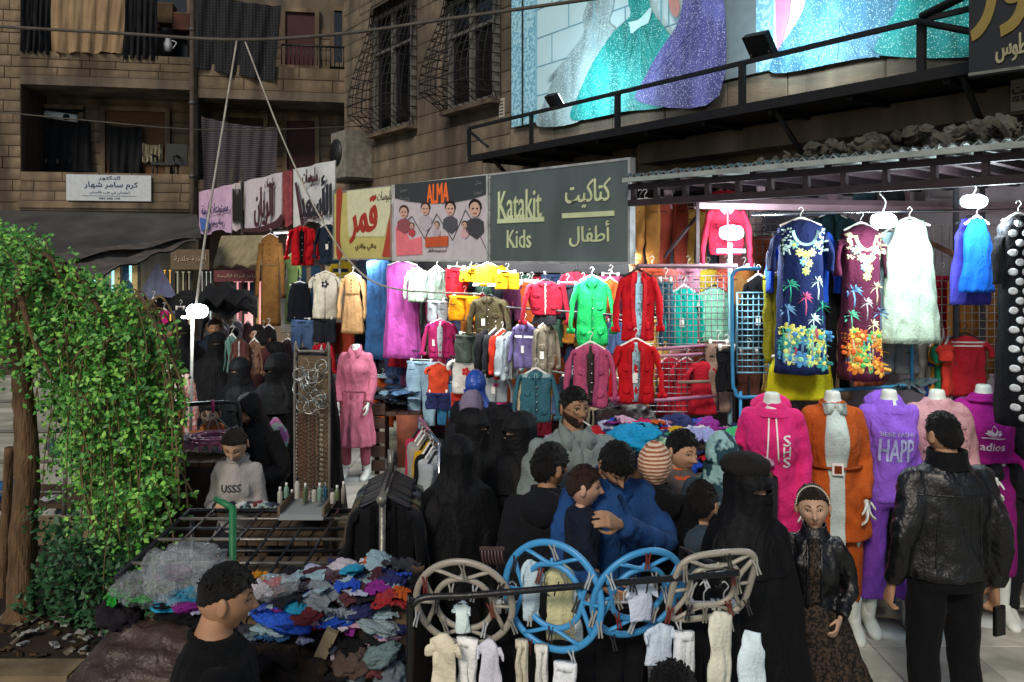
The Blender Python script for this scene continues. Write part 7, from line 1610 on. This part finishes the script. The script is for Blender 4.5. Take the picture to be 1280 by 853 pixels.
# dark clothes hanging below the rack
for i, (px, w) in enumerate(((640, 50), (745, 60), (780, 50), (880, 50), (905, 40))): G('pants', px, 760, 900, w, 3.2, '0f1014', ['black trousers hanging behind the gap between the first two dryers', 'black trousers hanging below the upright blue dryer', 'black trousers hanging under the tilted blue dryer', 'black trousers beside the off white gown', 'black trousers below the square dryer'][i], group='black trousers below the front rack', rz=0, detail=False)
o = thing('hair_comb', 'brown plastic comb rack tied between the first beige and blue dryer', 'comb', P(615, 696, 3.2)); 
for i in range(7): MB().tube(curve([(-.04+i*.013, 0, .03), (-.038+i*.013, -.012, 0), (-.03+i*.013, 0, -.03)], 3), .005, 6).build('tooth', plas('4a3434'), o)
MB().box((0, 0, .032), (.10, .012, .012)).build('back', plas('4a3434'), o, False)
# ------------------------------------------------------------------ bangle board
bx = P(390, 0, 4.6); o = thing('bangle_board', 'tall framed board hung with silver bangles above brown bead chains', 'display board', (bx.x, 4.6, 0), R(-14)); z1, z0 = P(0, 440, 4.6).z, P(0, 668, 4.6).z; w = .215
MB().tube(curve([(-w/2, 0, z0-.0), (-w/2, 0, z1-.03), (-w/2+.03, 0, z1), (w/2-.03, 0, z1), (w/2, 0, z1-.03), (w/2, 0, z0)], 5), .009, 8).build('frame', SM, o)
MB().box((0, .02, (z0+z1)/2), (w-.02, .01, z1-z0-.05)).build('backing', mat('wicker', '6a5a48', rough=.9, bump=.8, bscale=80), o, False)
for s_ in (-1, 1): MB().tube([(s_*w/2, 0, z0), (s_*w/2*1.4, .12*s_, 0)], .009, 8).build('leg', SM, o)
for i in range(34):
    cx, cz, r = rnd.uniform(-.07, .09), z1-.07-rnd.random()*.25, rnd.uniform(.026, .042); y = -.012-rnd.random()*.03
    V, F = tube([(cx+r*math.cos(a), y+.012*math.sin(a+i), cz+r*math.sin(a)) for a in np.linspace(0, 6.283, 22)], .0022, 5, cap=False); mk('bangle', V, F, mat('bangle_metal', rnd.choice(['9aa4a4', '8a8478', 'b0b8b8']), rough=.3, metal=.9, bump=0), o)
for i in range(15):
    x = -.09+i*.0125; L = rnd.uniform(.45, .62); b = MB(); zt_ = z1-.36
    for k in range(22): b.ball((x+.002*math.sin(k+i), -.012-.004*(i % 2), zt_-L*k/22), (.0052, .0052, .0085), 6, 4)
    b.build('bead_chain', mat('beads', rnd.choice(['4a3424', '6a5038', '8a8478', '5a2a24', '2e2620']), rough=.4, spec=.5, bump=0), o)
for k in range(5): 
    bag = None
crumple((P(408, 0, 4.5).x, 4.45, .52), .16, mat('black_bag', '101114', rough=.5), 'black handbag sitting at the foot of the bangle board', 'bag', None, 'handbag', 1.6)
# ------------------------------------------------------------------ goods stall of the girl
table('goods_stall', 'small goods stall with bottles and packets in front of the girl in the sweatshirt', P(305, 0, 4.5).x, P(415, 0, 4.5).x, 4.3, 4.75, .98, m=mat('wood', '4a3b2c'))
def bottle(px, py, d, h, r, c, l, cap='d8d8d4'):
    o = thing('bottle', l, 'bottle', P(px, py, d), 0, 'bottles and tubes on the small goods stall'); MB().loft([[(r*q*math.cos(a), r*q*math.sin(a), z*h) for a in np.linspace(0, 6.283, 14, endpoint=False)] for z, q in ((0, .95), (.03, 1), (.65, 1), (.78, .5), (.8, .4))]).build('bottle_body', plas(c, .25), o); MB().tube([(0, 0, h*.78), (0, 0, h)], r*.5, 10).build('cap', plas(cap), o)
for i in range(12): bottle(352+i*7+rnd.uniform(-2, 2), 632-rnd.uniform(0, 10), 4.4+.1*(i % 3), rnd.uniform(.07, .13), .014, ['9a9a8c', '6a8a7a', '3a7aa0', 'a8a49a', '5a6a4a', '8a8478'][i % 6], ['beige', 'sage', 'blue', 'cream', 'moss', 'stone'][i % 6]+' small bottle or tube standing on the goods stall', cap=rnd.choice(['d8d8d4', '1c1c1e']))
for i in range(60):
    px, py = rnd.uniform(300, 412), rnd.uniform(588, 640); d = 1.52/((py-320)/1000); d = min(max(d, 4.32), 4.75); o = linkobj('goods_packet', None) if False else MB().box((0, 0, 0), (.055, .035, .012)).build('goods_packet', rnd.choice([plas('a8b0b8'), plas('6a2a30'), plas('3a4a5a'), plas('8aa8a0'), plas('c8c8c8'), plas('2a2c30')]), None, False)
    o.location = (P(px, 0, d).x, d, 1.0+rnd.random()*.03); o.rotation_euler = (rnd.uniform(-.3, .3), rnd.uniform(-.3, .3), rnd.random()*3); tag(o, 'small shiny packet scattered on the goods stall in front of the girl', 'packet', 'packets on the small goods stall')
o = thing('glass_case', 'flat open display case with trinkets at the right end of the goods stall', 'display case', P(385, 636, 4.45)); MB().box((0, 0, .0), (.24, .3, .03)).build('tray', plas('8a9092'), o, False)
for a in (-.12, .12): MB().box((a, 0, .03), (.012, .3, .05)).build('side', mat('wood', '6b5a46'), o, False)
MB().box((0, .15, .03), (.24, .012, .05)).build('side', mat('wood', '6b5a46'), o, False)
# green post and lattice table
GP = mat('green_paint', '1f6a40', rough=.45)
o = thing('lattice_table', 'black metal lattice stall frame lying empty in front of the goods stall', 'stall frame', (-1.30, 4.1, 0)); m = mat('black_tube', '17181b')
MB().tube([(-.52, -.42, 1.02), (.46, -.42, 1.02), (.46, .42, 1.06), (-.52, .42, 1.06), (-.52, -.42, 1.02)], .014, 6).build('frame', m, o)
for i in range(1, 8): MB().tube([(-.52+.14*i, -.42, 1.03), (-.52+.14*i, .42, 1.065)], .009, 6).build('bar', m, o)
for j in range(1, 6): MB().tube([(-.52, -.42+.14*j, 1.025+.007*j), (.46, -.42+.14*j, 1.025+.007*j)], .009, 6).build('bar', SM if j % 2 else m, o)
for a in (-.5, .44):
    for b in (-.4, .4): MB().tube([(a, b, 0), (a, b, 1.03)], .014, 6).build('leg', m, o)
o = thing('green_post', 'green painted steel post with a short side arm in front of the lattice frame', 'post', (P(291, 0, 3.62).x, 3.62, 0)); zg = P(0, 634, 3.62).z
MB().tube([(0, 0, 0), (.0, 0, zg)], .017, 10).build('upright', GP, o); MB().tube([(0, 0, zg-.005), (-.10, .06, zg+.02)], .014, 8).build('arm', GP, o)
# left table with bundles, tube rack, tray
table('bundle_table', 'brown draped stall table under the white plastic bundles beside the tree', P(198, 0, 5.6).x, P(300, 0, 5.6).x, 5.35, 5.95, 1.12, skirt=mat('brown_drape', '33261f', rough=.9))
PLB = mat('clear_plastic_bag', 'd0d8dc', rough=.12, var=.1, scale=9, bump=0, spec=1.0, alpha=.24); folds(PLB, 4, .8, .1)
for i in range(9): crumple(P(205+i*9, 556+rnd.uniform(-8, 6), 5.6), .085, PLB if i % 3 else fab('c8a0b8'), ['white plastic wrapped bundle on the draped table by the tree', 'white plastic wrapped bundle on the draped table by the tree', 'pale pink bundle on the draped table by the tree'][(i % 3) if i % 3 else 2], 'bundle', 'bundles on the draped table', 'plastic_bundle', 1.0)
o = thing('pink_tray', 'pink round plastic clothes dryer hanging over the draped table', 'clothes dryer', P(266, 545, 5.35))
for r, z in ((.145, 0), (.14, -.025), (.09, 0)): MB().tube([(r*math.cos(a), r*math.sin(a), z) for a in np.linspace(0, 6.283, 40)], .009, 6, cap=False).build('ring', plas('a85078'), o)
for k in range(8): a = k*.785; MB().tube([(.09*math.cos(a), .09*math.sin(a), 0), (.145*math.cos(a), .145*math.sin(a), 0)], .006, 5).build('spoke', plas('a85078'), o); MB().tube([(.145*math.cos(a), .145*math.sin(a), 0), (0, 0, .16)], .0022, 4).build('string', RP, o)
for k in range(14): a = k*.449; peg(o, (.145*math.cos(a), .145*math.sin(a), -.02), 'b86a90')
MB().tube([(0, 0, .16), (0, 0, .24)], .011, 8).build('hook', plas('b8286a'), o)
o = thing('tube_rack', 'bent black tube rack over the bundle table', 'rack', (P(168, 0, 5.4).x, 5.4, 0)); b0 = Vector(o.location); MB().tube(curve([P(165, 509, 5.4)-b0, P(230, 506, 5.4)-b0, P(285, 503, 5.4)-b0, P(298, 507, 5.4)-b0, P(301, 530, 5.4)-b0], 5)+[Vector((P(302, 0, 5.4).x-b0.x, 0, 0))], .014, 8).build('tube_frame', BT, o)
MB().tube([(0, 0, 0), (0, 0, P(0, 509, 5.4).z)], .014, 8).build('leg', BT, o)
# ------------------------------------------------------------------ foreground heap table
table('heap_table', 'front stall table buried under plastic bags and crumpled clothes', -1.50, -.42, 3.30, 4.0, 1.0, m=mat('wood', '5b4a38'), n=8, skirt=mat('brown_canvas', '2e2620', rough=.9))
FG = 'goods heaped on the front table'; 
def spot(px, py, z): d = (CAM_H-z)*1000/(py-320); return P(px, py, d if z < .5 else max(d, 3.30))
def fg(px, py, s, c, l, z=1.10, mf=fab, cat='garment', nm='crumpled_garment', flat=.9): return crumple(spot(px, py, z), s, mf(c) if callable(mf) else mf, l, cat, FG, nm, flat)
BAGM = PLB
for px, py, s, l in ((240, 700, .12, 'tall crumpled clear plastic bag in front of the lattice frame'), (225, 722, .13, 'crumpled clear plastic bag lying behind the grey cloth'), (270, 722, .09, 'small clear plastic bag under the green post'), (180, 735, .09, 'shiny clear plastic bag by the bright green garment'), (195, 705, .07, 'small foil bag at the leaves of the tree'), (345, 735, .06, 'clear bag beside the yellow garment')): crumple(spot(px, py, 1.16), s, BAGM, l, 'plastic bag', FG, 'plastic_bag', 1.5)
for px, py, s, c, l in ((215, 738, .08, '8a887e', 'pale grey cloth bunched before the clear bags'), (145, 748, .07, '2fae3a', 'bright green garment at the left end of the front table'), (175, 752, .055, '2fae3a', 'small bright green garment beside the larger green one'), (150, 768, .10, '241c24', 'dark plum garment under the bright green ones'), (205, 760, .11, '101114', 'black garment behind the seated man'), (232, 770, .10, '0e0f12', 'black garment at the shoulder of the seated man'), (325, 722, .055, 'c8861c', 'yellow orange garment behind the seated man\'s hair'), (338, 732, .06, 'b02428', 'red garment beside the yellow orange one'), (352, 742, .055, '8a2a30', 'dull red garment beside the bright red one'), (328, 765, .10, '2450c0', 'royal blue glossy garment beside the face of the seated man'), (355, 772, .10, '1c54c8', 'bright blue glossy garment right of the royal blue one'), (345, 795, .09, '28588a', 'blue printed garment below the bright blue ones'), (310, 795, .08, '6a8088', 'grey blue garment at the chin of the seated man'), (375, 735, .07, '3c3440', 'dark violet patterned garment in the heap'), (395, 722, .06, '54384a', 'plum patterned garment in the heap'), (420, 725, .07, '4a3840', 'brown violet patterned garment near the coat rack'), (405, 745, .08, '7a848c', 'silver grey garment in the middle of the heap'), (440, 742, .07, '5c3038', 'wine patterned garment near the coat rack'), (385, 760, .07, '6a2a30', 'dark red striped garment in the middle of the heap'), (430, 770, .11, '7f9098', 'large pale grey blue garment on the heap'), (465, 775, .09, '8a9ca4', 'pale blue grey garment beside the large one'), (480, 748, .05, 'a8242c', 'red foil packet garment by the rack post'), (497, 755, .05, 'b02a30', 'second red foil packet garment by the rack post'), (412, 790, .09, '1a1418', 'black brown garment at the front of the heap'), (445, 800, .09, '15161a', 'black garment at the front edge of the heap'), (480, 800, .08, '1a1c20', 'black garment next to the rack tube')): 
    gl_ = lambda c_: mat('glossy_cloth', c_, rough=.35, var=.15, scale=8, bump=.8, bscale=12, spec=.5)
    crumple(spot(px, py, 1.08), s, gl_(c) if ('blue' in l or 'foil' in l or 'patterned' in l) else fab(c), l, 'garment', FG, 'crumpled_garment', .8)
for i in range(125): px, py = (rnd.uniform(215, 505), rnd.uniform(712, 822)) if i < 85 else (rnd.uniform(380, 505), rnd.uniform(704, 745)); c = rnd.choice(['2450c0', '28a0c8', 'c0202c', 'c85a1c', 'd0c8d0', '4a2430', 'b8bcd8', '283060', '96b4c0', '1a1c24', '1a1c24', '3a3c44', '8a2a8a', 'c8a0b8']); crumple(spot(px, py, 1.05+.06*rnd.random()), rnd.uniform(.045, .075), fab(c), CN[c]+' small garment filling the heap on the front table', 'garment', FG, 'crumpled_garment', .8)
for i, (px, py, z, s, c, l) in enumerate(((330, 830, .9, .13, '2a211c', 'brown tarpaulin fold hanging below the heap'), (370, 838, .88, .13, '30261e', 'brown canvas fold hanging under the blue garments'), (440, 825, .92, .08, '5a4a42', 'dusty brown shoe bag hanging at the table edge'), (420, 845, .88, .09, '1c1a1e', 'black bag hanging at the table edge'), (470, 838, .9, .07, '6a3a3a', 'brick coloured cloth at the table edge'), (490, 845, .88, .07, '6a7a84', 'pale blue plastic wrapped cloth at the rack foot'), (475, 818, .93, .07, '70888c', 'pale green grey cloth at the rack tube'), (440, 850, .86, .06, '8a9498', 'crumpled foil bag at the very bottom'))): crumple(P(px, py, 3.22), s, fab(c), l, 'cloth', 'goods hanging over the front table edge', 'draped_cloth', 1.3)
o = thing('plank', 'pale wooden plank leaning at the front table corner', 'plank', (0, 0, 0)); a, b = P(385, 850, 3.2), P(412, 800, 3.25); MB().box(tuple((a+b)/2-a), (.05, .03, (b-a).length*1.6), Matrix.Rotation(R(25), 3, 'Y')).build('board', mat('wood', '8a7c60'), o, False); o.location = a
# brown sack and planter
SACK = mat('brown_sack', '3f322a', rough=.42, var=.4, scale=4, bump=.3, bscale=80, spec=.4); folds(SACK, 3, .6, .08)
V, F = ball(40, 28); V = V*(1+.10*nz(V, .8, 61)[:, None]+.10*(.5-2*np.abs(nz(V, .6, 62)))[:, None]+.05*(.5-2*np.abs(nz(V, .3, 63)))[:, None]); V = np.sign(V)*np.abs(V)**.8*np.array([.31, .20, .24]); V[:, 2] = np.maximum(V[:, 2], -.23)
o = mk('goods_sack', V, F, SACK); o.location = (-1.42, 3.14, .775); tag(o, 'big brown woven sack slumped beside the planter kerb', 'sack')
o = table('sack_stand', 'low wooden stand under the big brown sack', -1.75, -1.12, 2.96, 3.30, .54, m=mat('wood', '5b4a38'), cat='stand')
KB = stonemat('kerb_stone', '85745a', '5b4f3e')
pl = thing('planter', 'low stone planter with dark soil around the tree', 'planter', (-2.9, 5.2, 0))
MB().box((0, .1, .12), (3.2, 1.9, .24)).build('soil', stonemat('soil', '33281e', '211a14'), pl, False)
for i in range(6):
    MB().box((-1.55+.62*(i)+.0, -1.0, .17), (.605, .18, .34)).build('kerb_stone', KB, pl, False)
    MB().box((-1.55+.62*(i)+.0, 1.15, .2), (.605, .18, .42)).build('kerb_stone', KB, pl, False)
for i in range(3): MB().box((1.7, -.62+.62*i, .17), (.18, .6, .34)).build('kerb_stone', KB, pl, False)
for i in range(70):
    px, py = rnd.uniform(0, 190), rnd.uniform(768, 822); p = spot(px, py, .25); o = MB().box((0, 0, 0), (rnd.uniform(.02, .06), rnd.uniform(.02, .05), .012)).build('litter_scrap', rnd.choice([mat('dry_leaf', '4a3a26'), mat('dry_leaf', '6a6250'), fab('8a8c88'), mat('dry_leaf', '2e2418')]), None, False); o.location = p; o.rotation_euler = (rnd.uniform(-.5, .5), rnd.uniform(-.5, .5), rnd.random()*6); tag(o, 'dry leaf or paper scrap lying on the planter soil', 'litter', 'litter on the planter soil')
o = crumple(spot(34, 792, .27), .05, fab('a0a09c'), 'white crumpled paper on the soil near the trunk', 'paper', None, 'crumpled_paper'); 
for i, (x, y) in enumerate(((1.6, 5.05), (2.0, 4.75), (1.75, 4.9), (2.6, 5.0), (2.9, 5.1), (2.2, 5.2), (-.9, 7.2), (2.45, 4.75))):
    o = MB().box((0, 0, 0), (.06, .02, .004)).build('litter_scrap', fab('b8bab4'), None, False); o.location = (x, y, .016); o.rotation_euler = (0, 0, rnd.random()*3); tag(o, 'small white paper scrap on the pavement before the mannequins', 'litter', 'paper scraps on the pavement')
# clutter behind the tree
o = thing('trestle', 'grey metal ladder like trestle behind the tree trunk', 'trestle', (P(10, 0, 6.6).x, 6.6, 0))
for x in (-.35, .45): MB().tube([(x, 0, 0), (x+.05, 0, 1.5)], .02, 6).build('side_rail', SM, o)
for z in (.3, .55, .8, 1.05, 1.3): MB().tube([(-.34+.03*z, 0, z), (.46+.03*z, 0, z)], .014, 6).build('rung', SM, o)
for i, (px, py, c, s) in enumerate(((5, 620, '3a6a98', .16), (60, 628, 'a8acb0', .10), (85, 632, '9aa8b0', .09), (110, 560, '8a8478', .14), (140, 570, '6a6458', .16), (75, 560, '4a5a6a', .12), (150, 630, '8a9298', .12), (120, 630, '9aa0a4', .10))): crumple(P(px, py, 6.9), s, fab(c), ['blue crate cloth behind the trunk', 'white bundle behind the trunk', 'pale blue bundle right of the trunk', 'stone coloured cloth seen through the branches', 'brown cloth seen through the branches', 'slate cloth seen through the branches', 'grey bundle under the branches', 'pale grey bundle under the branches'][i], 'bundle', None, 'cloth_bundle', 1.4)
table('back_table', 'stall table carrying bundles behind the tree', P(-20, 0, 6.9).x, P(170, 0, 6.9).x, 6.7, 7.3, .42, m=mat('wood', '4a3b2c'))

# ------------------------------------------------------------------ tree
tr = thing('drooping_tree', 'drooping leafy tree with an orange brown trunk and hanging green branches', 'tree', (P(26, 0, 5.0).x, 5.0, .2))
BRK = mat('bark', '604a34', rough=.9, var=.4, scale=10, bump=.9, bscale=24, stretch=(3, 3, .6)); T0 = Vector(tr.location)
def wp(px, py, d): return P(px, py, d)-T0
pts = curve([wp(26, 770, 5.0)-Vector((0, 0, .03)), wp(28, 680, 5.0), wp(34, 580, 5.0), wp(28, 480, 5.02), wp(20, 400, 5.05), wp(30, 330, 5.1)], 8); n = len(pts)
V, F = tube(pts, [.085-.045*i/(n-1)+(.02 if i < 2 else 0) for i in range(n)], 18); V = V+.008*nz(V*np.array([1, 1, .3]), .06, 5)[:, None]; mk('trunk', V, F, BRK, tr)
V, F = tube(curve([wp(12, 560, 5.25), wp(8, 640, 5.3), wp(2, 760, 5.3)], 6), .03, 10); mk('trunk', V, F, BRK, tr)
limbs = []
for tgt in ((90, 350, 5.3), (150, 400, 5.6), (200, 430, 5.2), (60, 320, 4.8), (120, 380, 4.7), (-20, 330, 5.2), (160, 440, 4.8), (100, 420, 5.8), (40, 420, 4.6)):
    s0 = wp(26, rnd.uniform(380, 470), 5.03); e = wp(*tgt); mid = (s0+e)/2+Vector((0, rnd.uniform(-.1, .1), .22)); q = curve([s0, mid, e, e+Vector((.12, 0, -.25))], 6); m_ = len(q); b = MB().tube(q, [.03-.023*i/(m_-1) for i in range(m_)], 8); b.build('limb', BRK, tr); limbs += [p for p in q[4:]]
LV = []; LF = []; SV = MB()
def top_y(px): return np.interp(px, [-60, 0, 50, 100, 150, 185, 215, 228], [285, 292, 322, 350, 385, 412, 428, 455])
def bot_y(px): return np.interp(px, [-60, 0, 40, 80, 120, 150, 180, 205, 225], [450, 470, 480, 560, 640, 700, 705, 600, 470])
def leaf(p, dr, s, up):
    a = dr.normalized(); b = a.cross(up).normalized(); c = a.cross(b); i = len(LV)
    LV.extend([tuple(p), tuple(p+a*s*.45+b*s*.30+c*s*.08), tuple(p+a*s), tuple(p+a*s*.45-b*s*.30+c*s*.08), tuple(p+a*s*.5)]); LF.extend([(i, i+1, i+4), (i+1, i+2, i+4), (i+2, i+3, i+4), (i+3, i, i+4)])
g = random.Random(5)
for k in range(1250):
    px = g.uniform(-50, 192) if g.random() < .75 else g.uniform(110, 192); d = 4.55+1.45*g.random(); ty, by = float(top_y(px)), float(bot_y(px))
    if px < 70 and g.random() < .15: continue
    y0 = ty+(by-ty)*g.random()**1.25*.85-4; L = g.uniform(.12, .55)*(1 if g.random() < .8 else 1.7)*(1 if px > 75 else .5)
    st_p = wp(px, y0, d); dx = g.uniform(-.12, .12); q = curve([st_p, st_p+Vector((dx, g.uniform(-.1, .1), .05)), st_p+Vector((dx*1.7, 0, -L*.4)), st_p+Vector((dx*1.9, 0, -L))], 5)
    if (k % 3) == 0: SV.tube(q, [.004]*(len(q)-1)+[.0015], 4)
    nl = int(L*38)+6
    for i in range(nl):
        t = g.random(); j = min(int(t*(len(q)-1)), len(q)-2); p = q[j].lerp(q[j+1], t*(len(q)-1)-j)+Vector((g.gauss(0, .03), g.gauss(0, .03), g.gauss(0, .03)))
        dr = Vector((g.uniform(-1, 1), g.uniform(-1, 1), g.uniform(-1.2, .5)))
        for m_ in range(g.choice((1, 2, 3))): leaf(p, dr+Vector((g.uniform(-.8, .8), g.uniform(-.5, .5), g.uniform(-.6, .6))), g.uniform(.018, .046), Vector((g.uniform(-.4, .4), -1, g.uniform(.2, 1))))
LM = mat('leaves', '4f9a36', rough=.5, var=.2, spec=.4, bump=0); N_, L_n, B_ = nodes_of(LM)
gn = N_.new('ShaderNodeNewGeometry'); rp_ = N_.new('ShaderNodeValToRGB'); rp_.color_ramp.elements[0].color = (*lin('245c24'), 1); rp_.color_ramp.elements[1].color = (*lin('90c850'), 1); rp_.color_ramp.elements.new(.6).color = (*lin('4a9234'), 1)
L_n.new(gn.outputs['Random Per Island'], rp_.inputs[0]); L_n.new(rp_.outputs[0], B_.inputs['Base Color'])
print('leaves', len(LV)//5)
mk('crown', LV, LF, LM, tr, True); SV.build('twigs', mat('twig', '6a5a3c'), tr)['kind'] = 'stuff'
LV = []; LF = []; SV = MB()      # long bare hanging twigs and low sprays
for k in range(46):
    px = g.uniform(60, 190); y0 = g.uniform(380, 480); d = g.uniform(4.6, 5.2); p0 = wp(px, y0, d); L = g.uniform(.5, 1.3); q = curve([p0, p0+Vector((.10, 0, .10)), p0+Vector((.2, 0, -.15)), p0+Vector((.2+g.uniform(-.1, .1), 0, -L*.6)), p0+Vector((.22+g.uniform(-.1, .1), 0, -L))], 6); SV.tube(q, [.006]*(len(q)-2)+[.003, .001], 5)
    for i in range(16): t = g.uniform(.4, 1); j = min(int(t*(len(q)-1)), len(q)-2); p = q[j]; [leaf(p, Vector((g.uniform(-1, 1), g.uniform(-1, 1), g.uniform(-1, .5))), g.uniform(.025, .045), Vector((0, -1, .5))) for _ in range(3)]
mk('hanging_sprays', LV, LF, LM, tr, True); SV.build('hanging_twigs', mat('twig', '6a5a3c'), tr)
# low shrub
sh = thing('low_shrub', 'dark green low shrub growing in the planter right of the trunk', 'shrub', (P(105, 0, 4.95).x, 4.95, .24)); T0 = Vector(sh.location); LV = []; LF = []; SV = MB()
for k in range(120):
    px, py = g.gauss(105, 42), g.uniform(648, 790); 
    if px < 30 or px > 195: continue
    p = P(px, py, g.uniform(4.7, 5.3))-T0; 
    if k % 2 == 0: SV.tube([(p.x*.5, p.y*.5, 0), (p.x*.8, p.y*.8, p.z*.6), tuple(p)], [.006, .004, .002], 4)
    for i in range(26): leaf(p+Vector((g.gauss(0, .045), g.gauss(0, .045), g.gauss(0, .045))), Vector((g.uniform(-1, 1), g.uniform(-1, .6), g.uniform(-.3, 1))), g.uniform(.03, .06), Vector((g.uniform(-.3, .3), -.6, 1)))
SM_ = mat('shrub_leaves', '2a5230', rough=.5, var=.3, spec=.4, bump=0); mk('foliage', LV, LF, SM_, sh, True); SV.build('stem', mat('twig', '4a3c28'), sh)
bpy.data.scenes.remove(TMP)
print('objects', len(SC.objects), 'tris', sum(len(p.vertices)-2 for m_ in bpy.data.meshes for p in m_.polygons))
